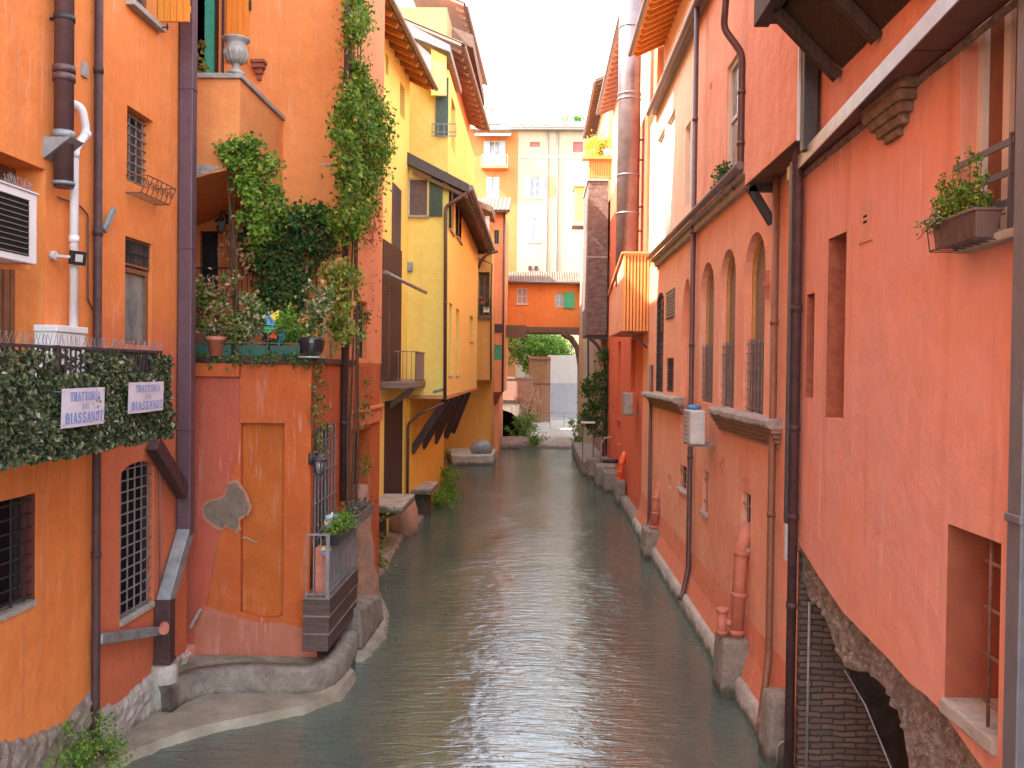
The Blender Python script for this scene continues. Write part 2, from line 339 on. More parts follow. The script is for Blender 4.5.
class F:
    """a vertical wall plane: start a, end b (x,y), outward normal to the right of a->b"""
    def __init__(s, a, b):
        s.a = Vector((a[0], a[1], 0)); e = Vector((b[0], b[1], 0)); s.L = (e-s.a).length
        s.d = (e-s.a).normalized(); s.n = Vector((s.d.y, -s.d.x, 0))
    def P(s, t, z, off=0.0): return s.a+s.d*t+s.n*off+Vector((0, 0, z))
    def px(s, u, v, off=0.0):
        d = ray(u, v); c = Vector((0, 0, H)); k = (s.a+s.n*off-c).dot(s.n)/d.dot(s.n); p = c+d*k
        return ((p-s.a).dot(s.d), p.z)
    def rect(s, u0, vt, u1, vb, off=0.0):
        um, vm = (u0+u1)/2, (vt+vb)/2
        return (s.px(u0, vm, off)[0], s.px(u1, vm, off)[0], s.px(um, vb, off)[1], s.px(um, vt, off)[1])
    def fbox(s, mb, s0, s1, z0, z1, o0, o1):
        if o0 > o1: o0, o1 = o1, o0
        if s0 > s1: s0, s1 = s1, s0
        if z0 > z1: z0, z1 = z1, z0
        # bottom ccw seen from above (normal side = right of d)
        mb.hexa([s.P(s0, z0, o1), s.P(s1, z0, o1), s.P(s1, z0, o0), s.P(s0, z0, o0), s.P(s0, z1, o1), s.P(s1, z1, o1), s.P(s1, z1, o0), s.P(s0, z1, o0)])
        return mb
    def poly(s, mb, loops, o0, o1=None):
        """filled polygon with holes at offset o1; if o0<o1 thick"""
        flatp = [p for l in loops for p in l]
        tr = tessellate_polygon([[Vector((p[0], p[1], 0)) for p in l] for l in loops])
        top = o0 if o1 is None else o1
        vs = [s.P(p[0], p[1], top) for p in flatp]; fs = []
        for (a, b, c) in tr:
            A, B, C = flatp[a], flatp[b], flatp[c]
            ar = (B[0]-A[0])*(C[1]-A[1])-(C[0]-A[0])*(B[1]-A[1])
            if abs(ar) < 1e-9: continue
            fs.append((a, b, c) if ar > 0 else (a, c, b))
        mb.add(vs, fs)
        if o1 is not None:
            for l in loops:
                for i in range(len(l)):
                    p, q = l[i], l[(i+1) % len(l)]
                    mb.quad(s.P(p[0], p[1], o0), s.P(q[0], q[1], o0), s.P(q[0], q[1], o1), s.P(p[0], p[1], o1))
            mb.add([s.P(p[0], p[1], o0) for p in flatp], [tuple(reversed(f)) for f in fs])
        return mb
def rpoly(r): return [(r[0], r[2]), (r[1], r[2]), (r[1], r[3]), (r[0], r[3])]
def apoly(r, rise, n=10):
    s0, s1, z0, z1 = r; zs = z1-rise; m = (s0+s1)/2; w = (s1-s0)/2
    return [(s0, z0), (s1, z0)]+[(m+w*math.cos(math.pi*k/n), zs+rise*math.sin(math.pi*k/n)) for k in range(n+1)]
def wall(fp, z0, z1, mat, parent, holes={}, name='wall', outlines={}, skip=(), top=True, zt={}):
    """closed footprint of walls; holes[edge] = [(polygon, depth)]"""
    mb = MB(); n = len(fp)
    for i in range(n):
        if i in skip: continue
        f = F(fp[i], fp[(i+1) % n])
        out = outlines.get(i, [(0, z0), (f.L, z0), (f.L, z1), (0, z1)])
        hs = holes.get(i, [])
        f.poly(mb, [out]+[h[0] for h in hs], 0.0)
        for h, dep in hs:
            for k in range(len(h)):
                p, q = h[k], h[(k+1) % len(h)]
                mb.quad(f.P(p[0], p[1], 0), f.P(q[0], q[1], 0), f.P(q[0], q[1], -dep), f.P(p[0], p[1], -dep))
    if top:
        mb.add([(p[0], p[1], z1) for p in fp], [tuple(range(n))])
    return mb.build(name, mat, parent)
def lining(f, r, dep, mat, parent):
    s0, s1, z0, z1 = r; e = 0.004; m = MB()
    m.quad(f.P(s0+e, z0, 0), f.P(s0+e, z0, -dep+e), f.P(s0+e, z1, -dep+e), f.P(s0+e, z1, 0)); m.quad(f.P(s1-e, z0, 0), f.P(s1-e, z1, 0), f.P(s1-e, z1, -dep+e), f.P(s1-e, z0, -dep+e))
    m.quad(f.P(s0, z1-e, 0), f.P(s0, z1-e, -dep+e), f.P(s1, z1-e, -dep+e), f.P(s1, z1-e, 0))
    return m.build('reveal_lining', mat, parent)
def grille(mb, f, r, off, nv, nh, t=0.018):
    s0, s1, z0, z1 = r
    for i in range(nv):
        x = s0+(s1-s0)*(i+0.5)/nv; mb.beam(f.P(x, z0, off), f.P(x, z1, off), t, t)
    for j in range(nh):
        z = z0+(z1-z0)*(j+0.5)/nh; mb.beam(f.P(s0, z, off+0.006), f.P(s1, z, off+0.006), t*1.3, t*0.9)
    return mb
def window(f, r, dep, parent, frame=FRAMEB, pane=GLASS, fw=0.06, mull=1, trans=0, bars=None, barmat=IRON, sill=None, name='window', pol=None, sillmat=STONE):
    """frame part with pane, bars and sill as sub-parts, at the bottom of a reveal of depth dep"""
    s0, s1, z0, z1 = r
    mb = MB(); outer = pol or rpoly(r)
    if pol:
        cx, cz = (s0+s1)/2, (z0+z1)/2; kx = 1-2*fw/(s1-s0); kz = 1-2*fw/(z1-z0)
        inner = [(cx+(p[0]-cx)*kx, cz+(p[1]-cz)*kz) for p in pol]
    else: inner = [(s0+fw, z0+fw), (s1-fw, z0+fw), (s1-fw, z1-fw), (s0+fw, z1-fw)]
    f.poly(mb, [outer, inner], -dep-0.02, -dep+0.04)
    for k in range(mull):
        x = s0+(s1-s0)*(k+1)/(mull+1); f.fbox(mb, x-fw*0.5, x+fw*0.5, z0+fw, z1-fw*(1 if not pol else 1.2), -dep-0.015, -dep+0.03)
    for k in range(trans):
        z = z0+(z1-z0)*(k+1)/(trans+1); f.fbox(mb, s0+fw, s1-fw, z-fw*0.4, z+fw*0.4, -dep-0.015, -dep+0.025)
    o = mb.build(name, frame, parent)
    f.poly(MB(), [outer], 0)
    p = MB(); f.poly(p, [outer], -dep-0.05, -dep-0.01); p.build('pane', pane, o)
    if bars:
        g = MB(); grille(g, f, r, bars[2] if len(bars) > 2 else -0.06, bars[0], bars[1]); g.build('grille', barmat, o)
    if sill:
        m = MB(); f.fbox(m, s0-0.06, s1+0.06, z0-0.07, z0+0.01, -dep+0.05, sill); m.build('sill', sillmat, o, 0.006)
    return o
def shutter(f, s, z0, z1, w, ang, mat, parent, side=1, name='shutter', slats=True, off=0.02):
    """a shutter hinged at s, opened by ang degrees from the closed position; side +1 opens towards +s"""
    mb = MB(); a = R(ang)
    d = (f.d*(math.cos(a)*-side) + f.n*math.sin(a)) ; hp = f.P(s, 0, off)
    q = d.cross(Vector((0, 0, 1)))*0.02
    def bx(t0, t1, za, zb, th=1.0):
        A, B = hp+d*t0, hp+d*t1; k = q*th
        mb.hexa([A-k+Vector((0, 0, za)), B-k+Vector((0, 0, za)), B+k+Vector((0, 0, za)), A+k+Vector((0, 0, za)),
                 A-k+Vector((0, 0, zb)), B-k+Vector((0, 0, zb)), B+k+Vector((0, 0, zb)), A+k+Vector((0, 0, zb))])
    bx(0, 0.06, z0, z1); bx(w-0.06, w, z0, z1); bx(0.06, w-0.06, z0, z0+0.08); bx(0.06, w-0.06, z1-0.08, z1)
    if slats:
        n = max(6, int((z1-z0)/0.07))
        for i in range(n):
            z = z0+0.08+(z1-z0-0.16)*i/n; bx(0.06, w-0.06, z, z+0.045*min(1, (z1-z0)/n/0.07), 0.6)
        bx(0.06, w-0.06, z0+0.08, z1-0.08, 0.15)
    else: bx(0.06, w-0.06, z0+0.08, z1-0.08, 0.5)
    return mb.build(name, mat, parent)
def pipe(pts, r, mat, parent, name='drainpipe', joints=(), n=12):
    """a pipe with rounded elbows and slightly wider joint collars"""
    P = [Vector(p) for p in pts]; out = [P[0]]
    for i in range(1, len(P)-1):
        a, b, c = P[i-1], P[i], P[i+1]; k = min(2.0*r+0.02, (b-a).length*0.45, (c-b).length*0.45)
        s, e = b+(a-b).normalized()*k, b+(c-b).normalized()*k
        for t in (0, 0.25, 0.5, 0.75, 1): out.append(s*(1-t)**2+b*2*t*(1-t)+e*t*t)
    out.append(P[-1])
    mb = MB(); mb.tube(out, r, n)
    for (i, t) in joints:
        p = P[i].lerp(P[i+1], t); d = (P[i+1]-P[i]).normalized()
        mb.tube([p-d*0.04, p+d*0.04], r*1.16, n)
    return mb.build(name, mat, parent)
def inpoly(x, y, pl):
    c = False; j = len(pl)-1
    for i in range(len(pl)):
        if (pl[i][1] > y) != (pl[j][1] > y) and x < (pl[j][0]-pl[i][0])*(y-pl[i][1])/(pl[j][1]-pl[i][1])+pl[i][0]: c = not c
        j = i
    return c
def leaf(mb, p, sz, rnd, nrm=None, droop=0.3):
    if nrm is None: n = Vector((rnd.gauss(0, 1), rnd.gauss(0, 1), rnd.gauss(0.3, 1))).normalized()
    else: n = (Vector(nrm)+Vector((rnd.gauss(0, 0.6), rnd.gauss(0, 0.6), rnd.gauss(0.2, 0.6)))).normalized()
    a = n.cross(Vector((rnd.gauss(0, 1), rnd.gauss(0, 1), rnd.gauss(0, 1)))).normalized(); b = n.cross(a)
    l = sz*rnd.uniform(0.7, 1.35); w = l*rnd.uniform(0.3, 0.42)
    q = n*l*0.12
    mb.add([p-a*l*0.5, p+b*w+q, p+a*l*0.5-q*droop*3, p-b*w+q], [(0, 1, 2), (0, 2, 3)])
def clumps(mb, centers, per, rad, sz, rnd, nrm=None, squash=(1, 1, 1)):
    for c in centers:
        k = rnd.uniform(0.5, 1.3); rr = rad*rnd.uniform(0.6, 1.3)
        for _ in range(int(per*k)):
            d = Vector((rnd.gauss(0, 1)*squash[0], rnd.gauss(0, 1)*squash[1], rnd.gauss(0, 1)*squash[2]))*rr*0.55
            leaf(mb, Vector(c)+d, sz, rnd, nrm)
def vine_on(f, polypx, ncl, per, rad, sz, mat, parent, rnd, off=(0.05, 0.35), name='foliage'):
    xs = [p[0] for p in polypx]; ys = [p[1] for p in polypx]; mb = MB(); cs = []
    while len(cs) < ncl:
        u, v = rnd.uniform(min(xs), max(xs)), rnd.uniform(min(ys), max(ys))
        if inpoly(u, v, polypx):
            o = rnd.uniform(*off); s, z = f.px(u, v, o); cs.append(f.P(s, z, o))
    clumps(mb, cs, per, rad, sz, rnd, f.n)
    return mb.build(name, mat, parent), cs
def eave(f, s0, s1, z, out, parent, slope=0.35, nraf=8, rmat=RAFTER, under=None, back=0.6, gut=True, gmat=None, th=0.10):
    """overhanging roof edge: deck, tiles, rafters and gutter"""
    zo = z-slope*out; zb = z+slope*back
    d = MB(); d.hexa([f.P(s0, zo, out), f.P(s1, zo, out), f.P(s1, zb, -back), f.P(s0, zb, -back)] +
                     [f.P(s0, zo+th, out), f.P(s1, zo+th, out), f.P(s1, zb+th, -back), f.P(s0, zb+th, -back)])
    ro = d.build('roof', under or rmat, parent)
    t = MB(); n = max(3, int((s1-s0)/0.24)); k = 6
    P0 = []
    vs = []; fs = []
    cols = n*k+1
    for j, (oo, zz) in enumerate(((out+0.05, zo+th+0.02), (-back, zb+th+0.05))):
        for i in range(cols):
            h = abs(math.sin(math.pi*i/k))*0.06; vs.append(f.P(s0+(s1-s0)*i/(cols-1), zz+h, oo))
    for i in range(cols-1): fs.append((i, i+1, cols+i+1, cols+i))
    t.add(vs, fs, False); t.build('tiles', TILE, ro)
    for i in range(nraf):
        x = s0+(s1-s0)*(i+0.5)/nraf; MB().beam(f.P(x, zo-0.07, out-0.06), f.P(x, z-0.06, 0.02), 0.10, 0.14).build('rafter', rmat, ro)
    if gut:
        g = MB(); n = 8; vs = []; fs = []
        for (x) in (s0, s1):
            for (rr) in (0.085, 0.075):
                for i in range(n+1):
                    a = math.pi+math.pi*i/n; vs.append(f.P(x, zo+0.06+math.sin(a)*rr, out+0.09+math.cos(a)*rr))
        m = n+1
        for i in range(n):
            fs += [(i, i+1, 2*m+i+1, 2*m+i), (m+i+1, m+i, 3*m+i, 3*m+i+1)]
        g.add(vs, fs, True)
        g.build('gutter', gmat or GUTTER, parent)
    return ro
def rail(mb, pts, z0, z1, sp=0.11, t=0.014, top=0.035):
    pts = [Vector((p[0], p[1], 0)) for p in pts]
    for a, b in zip(pts, pts[1:]):
        for z in (z0+0.06, z1): mb.beam(a+Vector((0, 0, z)), b+Vector((0, 0, z)), top, 0.02 if z < z1 else 0.03)
        n = max(1, int((b-a).length/sp))
        for i in range(n+1):
            p = a.lerp(b, i/n); mb.beam(p+Vector((0, 0, z0)), p+Vector((0, 0, z1)), t, t)
    return mb

# ------------------------------------------------------------------ ground, water
g = MB(); g.box(-600, 600, -300, 1200, -1.6, -1.2)
tag(g.build('ground', CONC), kind='structure')
def water_mat():
    m, t, b = mat_new('canal_water')
    v = coords(t)
    n = noise(t, coords(t, (1, 0.5, 1)), 0.35, 5, 0.6, 0.5)
    col = ramp(t, n, [(0.3, (0.055, 0.090, 0.075)), (0.55, (0.080, 0.115, 0.092)), (0.75, (0.13, 0.14, 0.09))])
    t.links.new(col, b.inputs['Base Color'])
    b.inputs['Roughness'].default_value = 0.07; b.inputs['IOR'].default_value = 1.7; b.inputs['Specular IOR Level'].default_value = 1.0
    rp = noise(t, coords(t, (1.15, 4.0, 1)), 1.5, 4, 0.55, 0.7)
    rp2 = noise(t, coords(t, (2.2, 12, 1), (4, 7, 0)), 1.6, 2, 0.5, 0.2)
    sw = noise(t, coords(t, (0.35, 0.8, 1), (1, 2, 0)), 1.0, 2, 0.5, 0.3)
    ad = t.nodes.new('ShaderNodeMath'); ad.operation = 'MULTIPLY_ADD'; ad.inputs[1].default_value = 0.40; t.links.new(rp2, ad.inputs[0]); t.links.new(rp, ad.inputs[2])
    ad2 = t.nodes.new('ShaderNodeMath'); ad2.operation = 'MULTIPLY_ADD'; ad2.inputs[1].default_value = 0.7; t.links.new(sw, ad2.inputs[0]); t.links.new(ad.outputs[0], ad2.inputs[2])
    pt = noise(t, coords(t, (0.5, 0.3, 1), (6, 2, 0)), 0.8, 3, 0.6, 0.5)      # smoother and rougher patches
    am = t.nodes.new('ShaderNodeMath'); am.operation = 'MULTIPLY_ADD'; am.inputs[1].default_value = 1.7; am.inputs[2].default_value = 0.02; t.links.new(pt, am.inputs[0])
    fm = t.nodes.new('ShaderNodeMath'); fm.operation = 'MULTIPLY'; t.links.new(ad2.outputs[0], fm.inputs[0]); t.links.new(am.outputs[0], fm.inputs[1])
    bump(t, b, fm.outputs[0], 0.9, 0.033)
    return m
WATER = water_mat()
w = MB(); w.quad((-9, -12, 0), (9, -12, 0), (9, 90, 0), (-9, 90, 0))
tag(w.build('canal_water', WATER), kind='structure')

def bank(name, pts, z, mat, thick=0.3, seedv=1, noisy=0.025):
    """low bank with an uneven shelving edge"""
    rnd = random.Random(seedv); c = Vector((sum(p[0] for p in pts)/len(pts), sum(p[1] for p in pts)/len(pts), 0)); P = []
    n = len(pts)
    for i in range(n):
        a, b = Vector((*pts[i][:2], 0)), Vector((*pts[(i+1) % n][:2], 0)); k = max(2, int((b-a).length/0.15))
        for j in range(k): P.append(a.lerp(b, j/k)+Vector((rnd.uniform(-noisy, noisy), rnd.uniform(-noisy, noisy), 0)))
    tr = tessellate_polygon([P]); m = MB(); N_ = len(P); ar = sum(P[i].x*P[(i+1) % N_].y-P[(i+1) % N_].x*P[i].y for i in range(N_))
    sg = 1 if ar > 0 else -1; ins = P; outr = []
    for i in range(N_):
        d = (P[(i+1) % N_]-P[i-1]).normalized(); outr.append(P[i]+Vector((d.y, -d.x, 0))*sg*rnd.uniform(0.07, 0.14))
    m.add([p+Vector((0, 0, -0.1)) for p in outr]+[p+Vector((0, 0, z)) for p in ins],
          [(i, (i+1) % N_, N_+(i+1) % N_, N_+i) for i in range(N_)], True)
    fs = []
    for (a, b_, c_) in tr:
        A, B, C = ins[a], ins[b_], ins[c_]
        fs.append((a, b_, c_) if (B-A).cross(C-A).z > 0 else (a, c_, b_))
    m.add([p+Vector((0, 0, z)) for p in ins], fs)
    return tag(m.build(name, mat), kind='structure')
sp = [onZ(u, v, 0) for u, v in ((60, 800), (118, 766), (160, 748), (200, 735), (250, 724), (300, 714), (338, 700), (354, 678))]
bank('sand_bank', [(p.x, p.y) for p in sp]+[(-3.9, 17.0), (-5.9, 16.0), (-6.6, 14.5), (-6.6, 8.0), (-5.0, 9.2)], 0.13, SAND)

# ================================================================== LEFT: orange front house
XL, YL = -5.85, 14.9
L1 = empty('orange_house', (XL, -8, 0), 'tall orange plastered house at the left edge with a leafy balcony over the canal', 'house')
fL = F((XL, -8), (XL, YL))
hdoor = (fL.rect(-40, 158, 45, 420)); hdoor = (hdoor[0], hdoor[1], H-0.82, fL.px(2, 152)[1])
hw1 = fL.rect(127, 113, 153, 186); hw2 = fL.rect(125, 240, 152, 345)
hwt = fL.rect(128, -90, 157, 14); hbA = fL.rect(-22, 500, 35, 614); hbB = fL.rect(120, 462, 154, 613)
pB = apoly(hbB, 0.16)
wall([(-14, -8), (XL, -8), (XL, YL), (-14, YL)], 0, 30, ORANGE, L1,
     {1: [(rpoly(hdoor), 0.45), (rpoly(hw1), 0.24), (rpoly(hw2), 0.12), (rpoly(hwt), 0.2), (rpoly(hbA), 0.24), (pB, 0.18)]})
window(fL, hw1, 0.22, L1, bars=(4, 8, -0.12), barmat=BARGREY, mull=1)
wo2 = window(fL, (hw2[0], hw2[1], hw2[2], hw2[3]-0.42), 0.10, L1, pane=GLASSG, fw=0.07, mull=0)
ht = (hw2[0], hw2[1], hw2[3]-0.40, hw2[3])
wt = window(fL, ht, 0.08, L1, fw=0.035, mull=0, name='transom_window', bars=(10, 1, -0.05), barmat=IRON)
wtop = window(fL, hwt, 0.2, L1, mull=0, sill=0.12)
# orange board shutter, opened square to the wall
pS = onX(157, 10, XL); m = MB(); xs = onY(190, 0, pS.y).x; zs = onY(172, 22, pS.y).z
for i in range(5):
    a = XL+0.02+(xs-XL-0.02)*i/5; b = XL+0.02+(xs-XL-0.02)*(i+1)/5-0.006
    m.box(a, b, pS.y-0.02, pS.y+0.02, zs, zs+1.9)
m.box(XL, xs, pS.y+0.02, pS.y+0.045, zs+0.15, zs+0.25)
m.build('shutter', SHUTTER_OR, wtop, 0.003)
m = MB(); m.beam((XL, pS.y-0.1, zs-0.12), (XL+0.22, pS.y-0.1, zs-0.12), 0.02, 0.02); m.beam((XL+0.2, pS.y-0.1, zs-0.16), (XL+0.2, pS.y-0.1, zs-0.06), 0.02, 0.02)
m.build('shutter_catch', IRON, L1)
window(fL, hbA, 0.22, L1, frame=IRON, pane=DARK, mull=0, bars=(4, 8, -0.05), barmat=IRON, fw=0.05)
window(fL, hbB, 0.16, L1, frame=IRON, pane=DARK, mull=0, pol=pB, bars=(5, 14, -0.05), barmat=BARGREY, fw=0.05)
for nm, hh, dp in (('window_sill', hbA, 0.21), ('window_sill', hbB, 0.15)):
    m = MB(); fL.fbox(m, hh[0], hh[1], hh[2]-0.05, hh[2]+0.02, -dp, 0.03); m.build(nm, CONC2, L1, 0.006)
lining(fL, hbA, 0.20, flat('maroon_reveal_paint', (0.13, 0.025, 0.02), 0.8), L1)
# balcony door
m = MB(); s0, s1, z0, z1 = hdoor
for a, b in ((s0, s0+0.08), (s0+1.35, s0+1.45), (s1-0.75, s1-0.66), (s1-0.35, s1-0.27), (s1-0.08, s1)): fL.fbox(m, a, b, z0, z1, -0.43, -0.36)
fL.fbox(m, s0, s1, z1-0.08, z1, -0.43, -0.355)
dr = m.build('door', FRAMEB, L1)
m = MB(); fL.fbox(m, s0+0.01, s1-0.01, z0, z1-0.01, -0.48, -0.41); m.build('pane', GLASS, dr)
# base courses
def strip_irregular(f, s0, s1, zb, ztops, off, mat, parent, name, seedv=3, amp=0.10, step=0.09, dep=0.0):
    rnd = random.Random(seedv); n = int((s1-s0)/step); nz = 9; m = MB(); vs = []; fs = []
    for i in range(n+1):
        t = i/n; s = s0+(s1-s0)*t
        k = t*(len(ztops)-1); a = int(min(k, len(ztops)-2)); zt_ = ztops[a]+(ztops[a+1]-ztops[a])*(k-a)
        zt_ += rnd.uniform(-amp, amp)
        for j in range(nz+1):
            w_ = j/nz; o = off+rnd.uniform(-0.03, 0.035) if j < nz else -dep
            vs.append(f.P(s+rnd.uniform(-0.02, 0.02), zb+(zt_-zb)*w_, o if j < nz else -dep-0.005))
    for i in range(n):
        for j in range(nz): a = i*(nz+1)+j; fs.append((a, a+nz+1, a+nz+2, a+1))
    m.add(vs, fs); return m.build(name, mat, parent)
sr = fL.px(93, 700)[0]
strip_irregular(fL, sr-4.5, sr, 0, [1.0, 1.15, 1.05, 1.3, 1.1, 0.95, 1.15], 0.045, RUBBLE, L1, 'rubble_base', 3, 0.035)
strip_irregular(fL, sr, fL.L, 0, [0.75, 0.66, 0.72, 0.6], 0.05, CONC2, L1, 'rubble_base', 5, 0.04)
# pipes
def pxL(u, v, o=0.0): s, z = fL.px(u, v, o); return fL.P(s, z, o)
def vpipe(f, u, vt, vb, o, r, mat, parent, name='drainpipe', joints=(0.3, 0.6), foot=None, n=12):
    um = (vt+vb)/2; s = f.px(u, max(-50, min(760, um)), o)[0]; zt_ = f.px(u, vt, o)[1]; zb = f.px(u, vb, o)[1]
    pts = [f.P(s, zt_, o), f.P(s, zb, o)]
    if foot: pts.append(f.P(s, zb, o)+Vector(foot))
    return pipe(pts, r, mat, parent, name, [(0, t) for t in joints], n)
pz = pxL(97, 400, 0.09); sP = (pz.x, pz.y)
pipe([(sP[0], sP[1], 18), (sP[0], sP[1], 0.45), (sP[0]+0.22, sP[1]-0.05, 0.25)], 0.055, PIPE_DARK, L1, joints=[(0, t) for t in (0.2, 0.35, 0.5, 0.62, 0.75, 0.86)])
# fat flue
pf = pxL(64, 95, 0.17); zf = pxL(64, 188, 0.17).z
fl = pipe([(pf.x, pf.y, 17.5), (pf.x, pf.y, zf)], 0.11, PIPE_BROWN, L1, 'flue', [(0, t) for t in (0.3, 0.5, 0.72, 0.76, 0.86, 0.87)], 18)
m = MB(); zb = pxL(64, 140, 0.17).z
m.hexa([(XL, pf.y-0.16, zb-0.25), (XL+0.02, pf.y-0.16, zb-0.25), (XL+0.02, pf.y+0.16, zb-0.25), (XL, pf.y+0.16, zb-0.25), (XL, pf.y-0.16, zb), (pf.x+0.17, pf.y-0.16, zb), (pf.x+0.17, pf.y+0.16, zb), (XL, pf.y+0.16, zb)])
m.build('flue_bracket', ZINC, L1, 0.004)
MB().tube([(pf.x, pf.y, zb+0.02), (pf.x, pf.y, zb+0.10)], 0.128, 18).build('flue_band', ZINC, L1); MB().tube([(pf.x, pf.y, zf+0.03), (pf.x, pf.y, zf+0.07)], 0.125, 18).build('flue_band', ZINC, L1)
a = pxL(66, 30, 0.0); m = MB(); m.tube([(XL, pf.y, a.z), (XL+0.1, pf.y, a.z)], 0.02, 8); m.tube([(pf.x, pf.y, a.z-0.03), (pf.x, pf.y, a.z+0.03)], 0.122, 18); m.build('flue_band', IRON, L1)
a = pxL(85, 70, 0.02); m = MB(); m.box(XL-0.01, XL+0.03, a.y-0.07, a.y+0.07, a.z-0.09, a.z+0.09); m.box(XL+0.03, XL+0.036, a.y-0.05, a.y+0.05, a.z-0.06, a.z+0.06); m.build('vent_cover', STONE, L1, 0.004)
a = pxL(408/3.84, 180+150/3.84, 0.02); m = MB(); m.beam(pxL(104, 231, 0.12), pxL(114, 209, 0.12), 0.05, 0.09); m.build('pipe_offcut', ZINC, L1, 0.01)
# plum square duct down the far corner, elbowing back to the wall
xD = XL+0.14; yD = onX(187, 300, xD).y; K1 = onX(187, 534, xD); K2 = onX(165, 603, xD); zE = onX(164, 662, xD).z; yE = K2.y
m = MB(); m.beam((xD, yD, 18.4), (xD, yD, K1.z), 0.22, 0.20, (0, 1, 0))
for v_ in (90, 250, 430): zz = onX(187, v_, xD).z; m.box(xD-0.12, xD+0.12, yD-0.11, yD+0.11, zz, zz+0.04)
duct = m.build('drain_duct', PIPE_PURPLE, L1, 0.012)
MB().beam((xD, yD, K1.z+0.05), (xD, yE, K2.z), 0.23, 0.21, (1, 0, 0)).build('duct_elbow', ZINC, duct, 0.012)
m = MB(); m.beam((xD, yE, K2.z+0.06), (xD, yE, zE), 0.24, 0.22, (0, 1, 0)); m.box(xD-0.13, xD+0.13, yE-0.13, yE+0.13, zE, zE+0.06); m.build('duct_foot', PIPE_DARK, duct, 0.012)
cpt = onX(160, 629, xD+0.05); MB().tube([(xD, yE, cpt.z), (xD+0.10, yE-0.28, cpt.z-0.02)], 0.075, 14).build('overflow_pipe', CLAY, duct)
m = MB(); pa, pb = pxL(98, 639, 0.10), pxL(157, 633, 0.10)
m.beam((pa.x, pa.y, pa.z), (pa.x, pb.y, pb.z+0.03), 0.12, 0.14); m.build('horizontal_pipe', ZINC, L1, 0.015)
m = MB(); m.beam((XL+0.12, onX(152, 443, XL+.1).y, onX(152, 443, XL+.1).z), (xD, yD-0.1, onX(185, 492, xD).z), 0.16, 0.24)
m.build('slanting_duct', PIPE_DARK, duct, 0.012)
pipe([pxL(160, 445, 0.03), pxL(160, 610, 0.03)], 0.012, GUTTER, L1, 'cable_pipe', n=6)
# concrete stump below the duct
m = MB(); m.lathe((xD-0.02, yE, 0.0), [(0.24, 0), (0.23, 0.3), (0.215, zE-0.15), (0.19, zE-0.03)], 14)
tag(m.build('concrete_stump', CONC2), 'round concrete stump on the sand bank under the plum drain duct', 'concrete base')
# ---- balcony (part of the house)
XB = -4.78; yB0, yB1 = 5.0, onX(165, 440, XB).y; zS = onX(165, 437, XB).z; zR = H+0.17
bal = MB(); bal.box(XL+0.002, XB, yB0, yB1, zS, zS+0.13); bal = bal.build('balcony', GREYP, L1, 0.01)
m = MB(); rail(m, [(XB-0.04, yB0), (XB-0.04, yB1-0.04), (XL+0.02, yB1-0.04)], zS+0.13, zR, 0.10, 0.016, 0.04)
m.beam((XB-0.04, onX(60, 400, XB).y, zS+.13), (XB-0.04, onX(60, 400, XB).y, zR+0.02), 0.05, 0.05); m.build('railing', IRON, bal)
m = MB(); rnd = random.Random(4)
for i in range(int((yB1-yB0)/0.035)):
    y = yB0+i*0.035; b = Vector((XB-0.04, y, zR+0.015)); m.beam(b, b+Vector((rnd.uniform(-0.05, 0.05), rnd.uniform(-0.03, 0.03), 0.11)), 0.004, 0.004)
m.build('bird_spikes', BARGREY, bal)
# hedge screen
rnd = random.Random(11); m = MB(); zb_ = zS-0.02
for i in range(17000):
    t = rnd.random(); y = yB0+(yB1-yB0+0.05)*t; z = zb_+(zR-0.05-zb_)*(rnd.random()**0.85); lim = zb_-0.06*math.sin((y-yB0)/(yB1-yB0)*3.1)+0.03*math.sin(y*7)
    if z < lim+0.03 or (z > zR-0.28 and rnd.random() < 0.8-0.3*math.sin(y*4)) or math.sin(y*5.3+1)*math.sin(z*9+y*2) > 0.93: continue
    th = 0.5+0.5*math.sin(y*3.1+z*2)*math.sin(z*6+y)
    leaf(m, Vector((XB+0.015+rnd.uniform(0, 0.09)*(0.4+th), y, z)), 0.066, rnd, (1, -0.15, 0.1))
for i in range(1500):
    x = XL+(XB-XL)*rnd.random(); z = zb_+0.05+(zR-0.1-zb_)*rnd.random(); leaf(m, Vector((x, yB1+rnd.uniform(0, 0.06), z)), 0.085, rnd, (0.2, -1, 0.1))
for i in range(1700):  # trailing strands on the inside
    y = yB0+(yB1-yB0)*rnd.random(); z = zS+0.2+(zR-0.2-zS)*rnd.random(); leaf(m, Vector((XB-0.10, y, z)), 0.085, rnd, (1, 0, 0))
tag(m.build('ivy_screen', LEAFH), 'dense dark ivy screen covering the balcony railing of the orange house', 'hedge')

